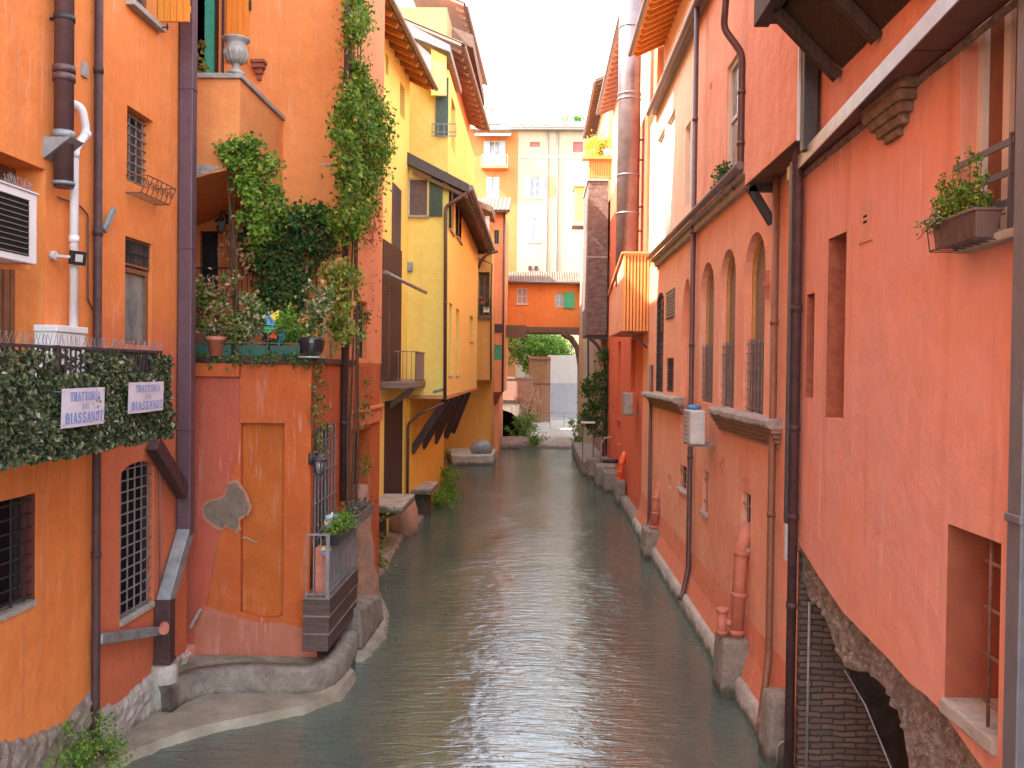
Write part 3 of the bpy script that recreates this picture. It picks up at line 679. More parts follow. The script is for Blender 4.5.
# ---- two restaurant banners with serif lettering
def glyphs():
    T = 0.20; t = 0.09
    def serif(x, y, w=0.26): return ([(x-w/2, y), (x+w/2, y)], t)
    G = {}
    G['T'] = [([(0.5, 0), (0.5, 1)], T), ([(0.02, 0.96), (0.98, 0.96)], t), ([(0.04, 0.80), (0.04, 1)], t), ([(0.96, 0.80), (0.96, 1)], t), serif(0.5, 0.03, 0.44)]
    G['R'] = [([(0.22, 0), (0.22, 1)], T), ([(0.22, 0.96), (0.6, 0.96)], t), ([(0.6, 0.96), (0.78, 0.86), (0.80, 0.74), (0.78, 0.62), (0.6, 0.50)], T), ([(0.22, 0.5), (0.6, 0.5)], t), ([(0.5, 0.5), (0.84, 0.02)], T), serif(0.22, 0.03, 0.42), serif(0.86, 0.03, 0.26), serif(0.12, 0.97, 0.24)]
    G['A'] = [([(0.14, 0), (0.5, 1)], t), ([(0.5, 1), (0.84, 0)], T), ([(0.26, 0.34), (0.72, 0.34)], t), serif(0.12, 0.03, 0.30), serif(0.84, 0.03, 0.34)]
    G['O'] = [([(0.5, 0.97), (0.24, 0.84), (0.15, 0.5), (0.24, 0.16), (0.5, 0.03)], T*0.8), ([(0.5, 0.97), (0.76, 0.84), (0.85, 0.5), (0.76, 0.16), (0.5, 0.03)], T*0.8)]
    G['I'] = [([(0.5, 0), (0.5, 1)], T), serif(0.5, 0.03, 0.46), serif(0.5, 0.97, 0.46)]
    G['D'] = [([(0.22, 0), (0.22, 1)], T), ([(0.2, 0.96), (0.5, 0.96)], t), ([(0.2, 0.04), (0.5, 0.04)], t), ([(0.5, 0.96), (0.78, 0.78), (0.86, 0.5), (0.78, 0.22), (0.5, 0.04)], T*0.9), serif(0.12, 0.03, 0.24), serif(0.12, 0.97, 0.24)]
    G['L'] = [([(0.28, 0), (0.28, 1)], T), ([(0.1, 0.04), (0.88, 0.04)], t), ([(0.88, 0.02), (0.88, 0.26)], t), serif(0.28, 0.97, 0.44)]
    G['B'] = [([(0.22, 0), (0.22, 1)], T), ([(0.1, 0.96), (0.55, 0.96)], t), ([(0.2, 0.52), (0.55, 0.52)], t), ([(0.1, 0.04), (0.55, 0.04)], t), ([(0.55, 0.96), (0.76, 0.86), (0.76, 0.62), (0.55, 0.52)], T*0.8), ([(0.55, 0.52), (0.84, 0.40), (0.84, 0.16), (0.55, 0.04)], T*0.8)]
    G['S'] = [([(0.80, 0.82), (0.66, 0.94), (0.42, 0.95), (0.22, 0.82), (0.26, 0.62), (0.5, 0.52), (0.74, 0.42), (0.80, 0.22), (0.62, 0.06), (0.36, 0.05), (0.18, 0.20)], T*0.75), ([(0.82, 0.72), (0.82, 0.98)], t), ([(0.16, 0.02), (0.16, 0.30)], t)]
    G['N'] = [([(0.18, 0), (0.18, 1)], t), ([(0.16, 0.98), (0.82, 0.02)], T), ([(0.82, 0), (0.82, 1)], t), serif(0.18, 0.03, 0.28), serif(0.82, 0.97, 0.28), serif(0.10, 0.97, 0.20)]
    G["'"] = [([(0.5, 0.72), (0.5, 1)], T*0.8)]
    return G
GL = glyphs()
def text(mb, f, s, z, h, wtot, off, txt):
    ws = [0.62 if c == 'I' else (0.4 if c == "'" else 1.0) for c in txt]; k = wtot/(sum(ws)+0.08*(len(txt)-1)); x = s; e = 0.0
    for c, w_ in zip(txt, ws):
        for pts, th in GL[c]:
            P = [(x+p[0]*k*w_, z+p[1]*h) for p in pts]; thk = th*h*0.85
            for (a, b) in zip(P, P[1:]):
                d = Vector((b[0]-a[0], b[1]-a[1])); l = d.length; d /= l; q = Vector((-d.y, d.x))*thk/2; ex = d*(thk*0.18)
                A, B = Vector(a)-ex, Vector(b)+ex
                e += 0.00003
                mb.quad(f.P(A.x-q.x, A.y-q.y, off+e), f.P(B.x-q.x, B.y-q.y, off+e), f.P(B.x+q.x, B.y+q.y, off+e), f.P(A.x+q.x, A.y+q.y, off+e))
        x += k*(w_+0.08)
    return mb
SIGNW = flat('pink_white_banner', (0.62, 0.55, 0.60), 0.6, 0, 0.3, 0.05); SIGNB = flat('blue_lettering', (0.10, 0.20, 0.55), 0.6, 0, 0.3, 0.05)
fB = F((XB+0.15, 0), (XB+0.15, 20))
for (u0, vt, u1, vb, lab) in ((61, 388, 105, 426, 'pale trattoria banner with blue serif letters, nearest the middle post of the leafy railing'),
                              (128, 382, 164, 412, 'pale trattoria banner with blue serif letters at the far end of the leafy balcony')):
    r = fB.rect(u0, vt, u1, vb); e = empty('restaurant_sign', (XB+0.15, (r[0]+r[1])/2, r[2]), lab, 'sign', 'trattoria banners on the ivy screen')
    m = MB(); n = 8; vs = []
    for j in (0, 1):
        for i in range(n+1):
            t = i/n; vs.append(fB.P(r[0]+(r[1]-r[0])*t, r[2+j], 0.012*math.sin(t*5+j)))
    m.add(vs, [(i, i+1, n+2+i, n+1+i) for i in range(n)], True)
    m.add([p-Vector((0.004, 0, 0)) for p in vs], [(n+1+i, n+2+i, i+1, i) for i in range(n)], True)
    m.build('banner', SIGNW, e)
    w_ = r[1]-r[0]; h = r[3]-r[2]; m = MB()
    text(m, fB, r[0]+w_*0.16, r[2]+h*0.68, h*0.22, w_*0.68, 0.018, 'TRATTORIA')
    text(m, fB, r[0]+w_*0.43, r[2]+h*0.46, h*0.13, w_*0.16, 0.018, 'DAL')
    text(m, fB, r[0]+w_*0.06, r[2]+h*0.10, h*0.27, w_*0.90, 0.018, "BIASSANOT'")
    m.build('lettering', SIGNB, e)
    m = MB()
    for s_ in (r[0]+0.03, r[1]-0.03):
        for z_ in (r[2]+0.03, r[3]-0.03): MB().beam(fB.P(s_, z_, 0.018), fB.P(s_, z_, -0.14), 0.008, 0.008).build('cable_tie', BARGREY, e)

# ---- air conditioner with bird spikes
yA1 = onX(37, 225, XB-0.5).y
XA = XB-0.50; yA1 = onX(37, 225, XA).y; yA0 = yA1-0.85; zA1 = onX(36, 195, XA).z; zA0 = onX(37, 265, XA).z
ac = empty('air_conditioner', (XA-0.2, (yA0+yA1)/2, zA0), 'white air conditioner with bird spikes on its top, high by the balcony door', 'air conditioner')
m = MB(); m.box(XA-0.32, XA, yA0, yA1, zA0, zA1); m.box(XA-0.34, XA+0.02, yA0-0.01, yA1+0.015, zA1, zA1+0.02); m.build('casing', WHITE, ac, 0.012)
m = MB(); m.box(XA+0.001, XA+0.006, yA0+0.1, yA1-0.16, zA0+0.07, zA1-0.08); gr = m.build('fan_grille', DARK, ac)
m = MB()
for i in range(11): z = zA0+0.08+(zA1-zA0-0.17)*i/10; m.box(XA+0.006, XA+0.016, yA0+0.1, yA1-0.16, z, z+0.008)
m.build('wires', BARGREY, gr)
m = MB(); rnd = random.Random(2)
for i in range(60): b = Vector((XA-rnd.choice((0.05, 0.25)), yA0+0.015*i, zA1+0.02)); m.beam(b, b+Vector((rnd.uniform(-0.06, 0.06), rnd.uniform(-0.03, 0.03), 0.12)), 0.004, 0.004)
m.build('bird_spikes', BARGREY, ac)
m = MB(); m.box(XL+0.0, XA-0.02, yA0+0.1, yA0+0.14, zA0-0.06, zA0-0.01); m.box(XL, XA-0.02, yA1-0.14, yA1-0.10, zA0-0.06, zA0-0.01)
m.build('bracket', ORANGE, ac)
# ---- floodlight
p = pxL(62, 258, 0.0); fl_ = empty('floodlight', (XL, p.y, p.z), 'small black square floodlight on a white arm beside the white conduit', 'lamp')
m = MB(); m.tube([(XL, p.y-0.25, p.z), (XL+0.06, p.y-0.25, p.z)], 0.055, 14); m.beam((XL+0.05, p.y-0.25, p.z), (XL+0.16, p.y-0.12, p.z), 0.03, 0.03); m.build('mount', OFFWHITE, fl_)
m = MB(); c = Vector((XL+0.20, p.y-0.02, p.z)); dd = Vector((1, -0.5, -0.15)).normalized(); m.beam(c-dd*0.02, c+dd*0.03, 0.21, 0.17); hd = m.build('lamp_head', BLACK, fl_, 0.008)
m = MB(); m.beam(c+dd*0.031, c+dd*0.036, 0.10, 0.09); m.build('lens', OFFWHITE, hd)
# ---- white cabinet and conduit
p0 = pxL(53, 350, 0.0); sB_ = fL.rect(53, 326, 89, 356, 0.3)
cb = empty('utility_cabinet', (XL, fL.P(sB_[0], 0).y, zS+0.13), 'white plastic meter cabinet with a white conduit rising to the flue', 'cabinet')
ya, yb = onX(56, 350, XL+0.26).y, onX(86, 350, XL+0.26).y
m = MB(); m.box(XL, XL+0.26, ya, yb, zS+0.14, sB_[3]-0.08); m.box(XL, XL+0.28, ya-0.02, yb+0.02, sB_[3]-0.08, sB_[3]); m.build('cabinet_body', WHITE, cb, 0.012)
q = pxL(74, 250, 0.12); zt = pxL(76, 150, 0.12).z; zt2 = pxL(86, 118, 0.12).z; y2 = pxL(87, 120, .12).y
pipe([(q.x, q.y, sB_[3]-0.02), (q.x, q.y, zt), (q.x, y2, zt+0.28), (q.x-0.02, y2-0.1, zt2+0.12), (XL-0.05, y2-0.14, zt2+0.16)], 0.052, WHITE, cb, 'conduit', [(0, 0.5), (0, 0.97), (1, 0.9)])
pipe([pxL(58, 197, 0.03), pxL(80, 206, 0.03), pxL(88, 215, 0.03), pxL(88, 300, 0.03), pxL(97, 318, 0.05)], 0.012, PIPE_BROWN, L1, 'gas_pipe', n=6)
# ---- iron flower basket under the upper window
r = hw1; e = empty('iron_window_basket', (XL, fL.P(r[0], 0).y, r[2]), 'curly wrought iron basket under the small barred window of the orange house', 'window basket')
m = MB(); za, zb = r[2]-0.18, r[2]+0.06; y0, y1 = fL.P(r[0]-0.03, 0).y, fL.P(r[1]+0.08, 0).y
for z_, o in ((za, 0.22), (zb, 0.32)):
    for a, b in (((XL, y0), (XL+o, y0)), ((XL+o, y0), (XL+o, y1)), ((XL+o, y1), (XL, y1))): m.beam((*a, z_), (*b, z_), 0.014, 0.014)
for i in range(7):
    y = y0+(y1-y0)*i/6; m.beam((XL+0.22, y, za), (XL+0.32, y, zb), 0.010, 0.010)
    if i < 6:
        cy = y+(y1-y0)/12; pts = [Vector((XL+0.275+0.0*k, cy+0.05*math.cos(k*0.7)*(1-k*0.06), (za+zb)/2+0.08*math.sin(k*0.7)*(1-k*0.06))) for k in range(12)]
        m.tube(pts, 0.006, 5)
for i in range(5): x = XL+0.22*i/4; m.beam((x, y0, za), (x, y1, za), 0.01, 0.01)
m.build('basket', flat('rusty_iron', (0.17, 0.09, 0.06), 0.8, 0.2, 0.3, 0.4), e)

# ================================================================== LEFT: terrace house (burnt orange)
XC, YF, YU, YE = -3.85, 15.2, 18.2, 21.9
L2 = empty('terrace_house', (XC, YF, 0), 'burnt orange canal house with an overgrown terrace above a blind niche', 'house')
fF = F((-7.2, YF), (XC, YF)); fS = F((XC, YF), (XC, YE)); fU = F((-7.2, YU), (XC, YU))
zT = H+0.10
nich = fF.rect(240, 423, 284, 618)
pn = [(nich[0]+0.02, nich[2]+0.10), (nich[0]+0.35, nich[2]+0.02), (nich[1]-0.15, nich[2]), (nich[1], nich[2]+0.05), (nich[1], nich[3]), (nich[0], nich[3])]
dG = fS.rect(313, 425, 336, 600); dN = fS.rect(353, 430, 370, 545)
wS = fS.rect(355, 302, 366, 358)
fS2 = F((XC, YU), (XC, YE))
wS2 = fS2.rect(355, 302, 366, 358)
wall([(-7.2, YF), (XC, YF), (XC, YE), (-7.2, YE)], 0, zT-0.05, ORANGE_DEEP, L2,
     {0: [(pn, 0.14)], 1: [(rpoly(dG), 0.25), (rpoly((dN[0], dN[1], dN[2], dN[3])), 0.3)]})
m = MB(); fF.poly(m, [pn], -0.2, -0.135); m.build('niche_panel', plaster('niche_plaster', (0.46, 0.115, 0.02), (0.38, 0.09, 0.018), 0.3, waterline=None), L2)
# upper storeys, set back behind the terrace
wl = fU.rect(200, 231, 218, 290); hT = 21.0
fBk = F((-7.2, YU), (XC, YU))
gd = fU.rect(176, -60, 219, 75)
strip = fS2.rect(372, 105, 378, 240)
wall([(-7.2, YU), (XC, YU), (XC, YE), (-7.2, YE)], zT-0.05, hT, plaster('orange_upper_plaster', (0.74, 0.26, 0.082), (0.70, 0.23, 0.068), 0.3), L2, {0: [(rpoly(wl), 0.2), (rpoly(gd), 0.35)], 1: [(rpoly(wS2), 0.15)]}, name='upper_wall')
wall([(-14, 15.0), (-7.05, 15.0), (-7.05, YE), (-14, YE)], 0, 26, ORANGE_DEEP, L2, name='rear_sun_blocker')  # unseen block added to keep sun off the upper front wall
# paler side skin along the canal
m = MB(); 
skin = [(0.02, zT), (fS2.L, zT), (fS2.L, hT), (0.02, hT)]
fS2.poly(m, [skin, rpoly((wS2[0]-0.03, wS2[1]+0.03, wS2[2]-0.03, wS2[3]+0.03))], 0.004, 0.02); m.build('side_wall', PEACH, L2)
window(fU, wl, 0.18, L2, mull=0, trans=8, frame=IRON, pane=GLASS, fw=0.03, bars=(5, 9, -0.05))
window(fS2, wS2, 0.12, L2, frame=IRON, mull=1, trans=3, fw=0.04, pane=GLASSG)
# door of the upper balcony: green leaf and orange louvre
s0, s1, z0, z1 = gd
m = MB(); fU.fbox(m, s0, s1, z0, z1, -0.4, -0.33); dr = m.build('balcony_door', FRAMEB, L2)
m = MB(); a = fU.px(205, 30, 0.05)[0]; b = fU.px(214, 30, 0.05)[0]; fU.fbox(m, a, b, z0+0.02, z1, 0.02, 0.07); m.build('door_leaf', GREENP, L2)
m = MB(); a = fU.px(226, 30, 0.1)[0]; b = fU.px(248, 30, 0.1)[0]
for i in range(4): fU.fbox(m, a+(b-a)*i/4, a+(b-a)*(i+1)/4-0.006, z0+0.25, z1+0.2, 0.03, 0.07)
m.build('shutter', SHUTTER_OR, L2, 0.003)
m = MB(); a = fU.px(222, 30, 0.1)[0]; fU.fbox(m, a-0.02, a+0.02, z0, z1, 0.02, 0.06); a = fU.px(249.5, 8, 0.1)[0]; fU.fbox(m, a-0.015, a+0.015, z0+1.3, z0+1.5, 0.02, 0.08); m.build('shutter_hinge', IRON, L2)
# upper balcony box with stone cap and rounded underside
xb = onY(283, 115, YU).x; yb0 = onX(240, 76, xb).y; zc = onX(240, 79, xb).z
zlow = onY(235, 168, yb0).z; zlow2 = onY(236, 178, yb0).z
fx = F((-7.2, yb0), (xb, yb0))
und = [(0, zlow-0.65)]+[(fx.L*t, zlow-0.65+0.62*math.sin(t*math.pi/2)**1.4) for t in (0.15, 0.3, 0.45, 0.6, 0.75, 0.9)]+[(fx.L, zlow), (fx.L, zc), (0, zc)]
m = MB()
for k in range(len(und)):
    p_, q_ = und[k], und[(k+1) % len(und)]
    m.quad(fx.P(p_[0], p_[1], 0), fx.P(p_[0], p_[1], -(YU-yb0)-0.05), fx.P(q_[0], q_[1], -(YU-yb0)-0.05), fx.P(q_[0], q_[1], 0))
fx.poly(m, [und], 0.0); ub = m.build('upper_balcony', plaster('balcony_plaster', (0.75, 0.28, 0.095), (0.72, 0.25, 0.08), 0.25), L2)
m = MB(); m.box(-7.2, xb+0.05, yb0-0.06, yb0+0.22, zc, zc+0.09); m.box(xb-0.2, xb+0.05, yb0+0.22, YU, zc, zc+0.09); m.build('stone_cap', STONE, ub, 0.012)
m = MB(); fx.poly(m, [[(0, zlow-0.62), (0, zlow-0.15), (fx.L*0.45, zlow+0.10), (fx.L*0.86, zlow+0.02), (fx.L*0.7, zlow-0.10), (fx.L*0.45, zlow-0.26), (fx.L*0.2, zlow-0.52)]], 0.002, 0.012); m.build('bare_plaster_patch', CONC2, ub)
# terrace cornice and parapet slab
m = MB(); m.box(-7.2, XC+0.05, YF-0.06, YU, zT-0.05, zT+0.06); m.box(XC-0.3, XC+0.05, YU, YU+0.5, zT-0.05, zT+0.06); m.build('terrace_slab', PIPE_DARK, L2, 0.01)
m = MB(); x1 = onY(241, 370, YF).x; m.box(-7.2, x1, YF-0.10, YF-0.002, zT-0.28, zT-0.052); m.build('cornice', ORANGE_DEEP, L2, 0.01)
# redder left strip with slanting edge, proud of the wall by a coat of render
def pF(u, v): return fF.px(u, v)
m = MB(); fF.poly(m, [[pF(180, 669), pF(196, 669), pF(208, 600), pF(222, 520), pF(240, 440), pF(240, 372), pF(180, 372)]], 0.0, 0.022); m.build('red_render_strip', RED_ORANGE, L2)
m = MB(); fF.poly(m, [[pF(192, 668), pF(196, 628), pF(206, 606), pF(240, 617), pF(262, 622), pF(282, 622), pF(300, 627), pF(316, 628), pF(318, 668)]], 0.0, 0.035); m.build('salmon_base_render', plaster('base_salmon', (0.46, 0.15, 0.09), (0.38, 0.13, 0.08), 0.5, chips=0.3), L2)
rp_ = random.Random(5)
def jagpx(pl, n=4, a=0.9):
    o = []
    for i in range(len(pl)):
        p, q = pl[i], pl[(i+1) % len(pl)]
        for j in range(n): o.append((p[0]+(q[0]-p[0])*j/n+rp_.uniform(-a, a), p[1]+(q[1]-p[1])*j/n+rp_.uniform(-a, a)))
    return o
PK = [(204, 508), (208, 502), (216, 500), (226, 496), (228, 484), (236, 482), (244, 492), (249, 506), (247, 514), (238, 518), (240, 526), (236, 530), (226, 524), (222, 528), (212, 522), (206, 516)]
big_ = [(227+(u-227)*1.13, 506+(v-506)*1.13) for u, v in PK]
m = MB(); fF.poly(m, [[pF(*q) for q in jagpx(big_)]], 0.0, 0.026); m.build('flaking_paint_edge', plaster('flaking_edge', (0.42, 0.20, 0.13), (0.34, 0.15, 0.09), 0.3), L2)
m = MB(); fF.poly(m, [[pF(*q) for q in jagpx(PK)]], 0.0, 0.032)
m.build('bare_render_patch', rough('bare_render', (0.19, 0.135, 0.10), (0.29, 0.22, 0.17), 9, 0.95, 1.0, 0.03), L2)
m = MB(); a = pF(238, 541); b = pF(257, 538)
pts = [fF.P(a[0]+(b[0]-a[0])*t, a[1]+0.04*math.sin(t*6), 0.0-0.13) for t in (0, 0.2, 0.4, 0.6, 0.8, 1)]; m.tube(pts, [0.03, 0.02, 0.012, 0.012, 0.01, 0.004], 6); m.build('crack', STONE, L2)
m = MB(); a, b = pF(192, 627), pF(202, 608); m.beam(fF.P(a[0], a[1], 0.05), fF.P(b[0], b[1], 0.05), 0.14, 0.05); m.build('loose_render_chip', CONC2, L2, 0.02)
m = MB(); p_ = onY(182, 664, YF-0.2); m.box(p_.x-0.18, p_.x+0.16, YF-0.35, YF, 0.2, onY(182, 650, YF-.35).z); m.build('corner_block', SALMON, L2, 0.03)
# grille door, dark door and pipes on the canal side
window(fS, dG, 0.20, L2, frame=GREYW, pane=glassm('grey_blue_door_glass', (0.11, 0.11, 0.13), 0.3), mull=1, trans=2, bars=(7, 6, 0.0), barmat=BARGREY, name='grille_door')
m = MB(); fS.fbox(m, dN[0], dN[1], dN[2], dN[3], -0.32, -0.27); m.build('dark_door', wood('charcoal_door', (0.03, 0.022, 0.02), (0.07, 0.05, 0.045)), L2)
m = MB(); zz = fS.px(365, 411, 0.03)[1]; zz2 = zz-0.32
fS.fbox(m, fS.px(349, 410)[0], fS.L, zz2, zz, 0.0, 0.06); fS.fbox(m, fS.px(349, 410)[0], fS.L, zz, zz+0.07, 0.0, 0.11); m.build('string_course', plaster('string_plaster', (0.66, 0.21, 0.09), (0.6, 0.18, 0.08), 0.3), L2, 0.012)
a = fS2.px(346, 60, 0.06); pipe([fS2.P(a[0]+0.05, 18, 0.07), fS2.P(a[0]+0.05, H-2.6, 0.07)], 0.06, PIPE_DARK, L2, joints=[(0, t) for t in (.3, .6, .9)])
a = fU.px(332, 260, 0.05); pipe([fU.P(a[0], fU.px(332, 248, .05)[1], 0.04), fU.P(a[0], zT+0.1, 0.04)], 0.022, OFFWHITE, L2, 'white_pipe', n=8)
a = fU.px(337, 282, 0.1); m = MB(); m.tube([fU.P(a[0], a[1], 0), fU.P(a[0], a[1], 0.22)], 0.035, 8); m.tube([fU.P(a[0], a[1], 0.16), fU.P(a[0], a[1]-0.02, 0.26)], 0.06, 8); m.build('camera_lamp', BLACK, L2)
# small carved corbel on the wall
a = fU.px(260, 70, 0); m = MB()
for k, (w_, h_, d_) in enumerate(((0.30, 0.07, 0.22), (0.24, 0.09, 0.18), (0.15, 0.10, 0.12), (0.08, 0.12, 0.07))):
    zz = a[1]+0.16-[0, 0.07, 0.16, 0.26][k]; fU.fbox(m, a[0]-w_/2, a[0]+w_/2, zz-h_, zz, -0.01, d_)
m.build('carved_corbel', flat('dark_carved_stone', (0.28, 0.085, 0.05), 0.9), L2, 0.015)
m = MB(); a = fU.px(327, 165, 0.0); fU.fbox(m, a[0]-0.12, a[0]+0.12, a[1]-0.02, a[1]+0.03, 0, 0.012); m.build('bare_spot', CONC2, L2, 0.004)
# ---- urn
pu = onX(239, 76, xb-0.12); uy = yb0+0.08; ux = onY(236, 70, uy).x; uz = zc+0.09
m = MB(); prof = [(0.15, 0), (0.15, 0.05), (0.09, 0.08), (0.055, 0.15), (0.08, 0.20), (0.15, 0.25), (0.195, 0.35), (0.19, 0.44), (0.165, 0.52), (0.17, 0.56), (0.235, 0.60), (0.245, 0.63), (0.20, 0.64), (0.16, 0.58)]
m.lathe((ux, uy, uz), prof, 26); u_ = empty('stone_urn', (ux, uy, uz), 'weathered grey stone urn standing on the capped corner of the upper balcony', 'urn')
b_ = m.build('urn_body', STONE, u_)
m = MB()
for k in range(14):
    a = 2*math.pi*k/14; pts = [Vector((ux+math.cos(a)*(r_+0.006), uy+math.sin(a)*(r_+0.006), uz+z_)) for r_, z_ in ((0.08, 0.20), (0.15, 0.25), (0.195, 0.35), (0.19, 0.42))]; m.tube(pts, 0.014, 5)
m.build('gadroons', STONE, u_)
# ---- lanterns
def lantern(x, y, z, sc_, label, arm):
    e = empty('wall_lantern', (x, y, z), label, 'lantern', 'black lanterns on the terrace house')
    m = MB(); m.lathe((x, y, z), [(0.05*sc_, 0), (0.07*sc_, 0.02*sc_), (0.075*sc_, 0.03*sc_)], 6); m.lathe((x, y, z+0.27*sc_), [(0.16*sc_, 0), (0.15*sc_, 0.02), (0.05*sc_, 0.10*sc_), (0.02*sc_, 0.13*sc_), (0.02*sc_, 0.17*sc_)], 6)
    for k in range(6):
        a = math.pi*k/3; c_, s_ = math.cos(a), math.sin(a); m.beam((x+c_*0.07*sc_, y+s_*0.07*sc_, z+0.03*sc_), (x+c_*0.12*sc_, y+s_*0.12*sc_, z+0.27*sc_), 0.014, 0.014)
    m.build('lantern_frame', IRON, e)
    m = MB(); m.lathe((x, y, z+0.03*sc_), [(0.062*sc_, 0), (0.11*sc_, 0.24*sc_)], 6); m.build('lantern_glass', glassm('lantern_glass', (0.24, 0.23, 0.21), 0.2), e)
    m = MB(); A = Vector(arm); top = Vector((x, y, z+0.44*sc_)); m.tube([A, A.lerp(top, 0.35)+Vector((0, 0, 0.12)), A.lerp(top, 0.8)+Vector((0, 0, 0.10)), top], 0.014, 6); m.lathe(A-Vector((0, 0, 0.1)), [(0.04, 0), (0.04, 0.2)], 8); m.build('bracket', IRON, e)
p = onY(221, 224, YU-0.35); lantern(p.x, YU-0.35, p.z-0.18, 0.85, 'black lantern by the louvred window above the planted terrace', (p.x-0.0, YU-0.02, p.z+0.15))
p = onX(319, 466, XC+0.15); lantern(p.x, p.y, p.z-0.15, 0.9, 'black lantern beside the grille door below the terrace', (XC+0.01, p.y, p.z+0.12))
# ---- wooden deck box over the water with iron railing
XK = -3.42; y0, y1 = YF-0.45, onX(357, 560, XK).y
dz0, dz1 = onX(327, 653, XK).z, onX(327, 600, XK).z
dk = MB(); hh = (dz1-dz0)/3
for k in range(3): dk.box(XC+0.002, XK+0.012*k, y0-0.02*k*0, y1, dz0+hh*k, dz0+hh*(k+1)-0.018)
dko = dk.build('wooden_deck', wood('dark_weathered_planks', (0.05, 0.034, 0.03), (0.13, 0.088, 0.07), horiz=True), L2, 0.01)
m = MB()
for k in range(1, 4): m.box(XC, XK+0.03, y0-0.012, y1, dz0+hh*k-0.020, dz0+hh*k+0.004)
m.build('plank_edge', GREYW, dko)
m = MB(); rail(m, [(XC+0.05, y0+0.03), (XK-0.02, y0+0.03), (XK-0.02, y1)], dz1, dz1+1.05, 0.10, 0.014, 0.035)
m.box(XK-0.05, XK+0.01, y0, y0+0.06, dz1, dz1+1.05); m.build('railing', BARGREY, dko)
m = MB(); m.box(XC+0.10, XC+0.14, y0+0.35, y0+0.9, dz1, dz1+0.75); m.box(XK-0.28, XK-0.26, y0+0.2, y1-0.1, dz1, dz1+0.8); m.build('reed_mat', BROWNW, dko)
cl = onX(318, 590, XC+0.2)
m = MB(); m.box(XC+0.15, XC+0.36, y0+0.18, y0+0.42, dz1+0.01, dz1+0.80); tag(m.build('terracotta_planter', CLAY, None, 0.02), 'tall terracotta planter inside the corner of the iron railing', 'planter')
# flower boxes on the railing
fbx = empty('rail_planter', (XK+0.02, (y0+y1)/2, dz1+0.85), 'dark trough of bright green herbs hung on the deck railing over the water', 'planter')
m = MB(); ya, yb = onX(331, 540, XK).y+0.05, onX(348, 530, XK).y
m.hexa([(XK-0.06, ya, dz1+0.84), (XK+0.1, ya, dz1+0.84), (XK+0.1, yb, dz1+0.84), (XK-0.06, yb, dz1+0.84), (XK-0.1, ya-0.03, dz1+1.03), (XK+0.15, ya-0.03, dz1+1.03), (XK+0.15, yb+0.03, dz1+1.03), (XK-0.1, yb+0.03, dz1+1.03)])
m.build('trough', BLACK, fbx, 0.01)
rnd = random.Random(21); m = MB(); clumps(m, [(XK+0.03+rnd.uniform(-0.08, 0.12), ya+(yb-ya)*rnd.random()*0.75, dz1+1.08+rnd.uniform(0, 0.12)) for _ in range(20)], 60, 0.12, 0.045, rnd); m.build('herbs', LEAFB, fbx)
fb2 = empty('rail_planter', (XK+0.02, y1+0.1, dz1+0.9), 'grey slatted crate of purplish plants at the far end of the deck railing', 'planter')
m = MB(); m.box(XK-0.16, XK+0.16, yb+0.1, y1+0.9, dz1+0.92, dz1+0.95)
for k in range(4): m.box(XK+0.15, XK+0.165, yb+0.1, y1+0.9, dz1+0.95+k*0.05, dz1+0.98+k*0.05); m.box(XK-0.16, XK+0.15, yb+0.08, yb+0.1, dz1+0.95+k*0.05, dz1+0.98+k*0.05)
m.build('crate', GREYW, fb2)
m = MB(); clumps(m, [(XK+rnd.uniform(-0.12, 0.12), yb+0.2+rnd.random()*(y1-yb+0.5), dz1+1.1+rnd.uniform(0, 0.1)) for _ in range(14)], 45, 0.12, 0.05, rnd)
m.build('foliage', leafm('purple_leaves', [(0, (0.05, 0.07, 0.03)), (0.5, (0.12, 0.09, 0.10)), (1, (0.30, 0.26, 0.22))]), fb2)
# pinwheels
def pinwheel(x, y, z, r_, cols, label, stick):
    e = empty('pinwheel', (x, y, z-stick), label, 'pinwheel', 'toy pinwheels among the flowers')
    m = MB(); m.tube([(x, y+0.02, z-stick), (x, y+0.02, z)], 0.008, 5); m.build('stick', OFFWHITE, e)
    for k in range(8):
        a, b = 2*math.pi*k/8, 2*math.pi*(k+0.9)/8; c_ = Vector((x, y, z)); m = MB()
        P1 = c_+Vector((math.cos(a)*r_, -0.01, math.sin(a)*r_)); P2 = c_+Vector((math.cos(b)*r_*0.8, -0.07, math.sin(b)*r_*0.8)); P3 = c_+Vector((math.cos(b)*r_*0.3, -0.01, math.sin(b)*r_*0.3))
        m.add([c_, P1, P2, P3], [(0, 1, 2), (0, 2, 3)]); m.build('vane', cols[k % len(cols)], e)
TC = [flat('toy_'+n, c, 0.4, 0, 0.4, 0.05) for n, c in (('red', (0.75, 0.10, 0.06)), ('yellow', (0.80, 0.60, 0.05)), ('green', (0.08, 0.45, 0.12)), ('blue', (0.04, 0.28, 0.60)), ('pink', (0.75, 0.30, 0.35)), ('white', (0.8, 0.8, 0.8)), ('orange', (0.80, 0.28, 0.04)), ('sky', (0.25, 0.5, 0.7)))]
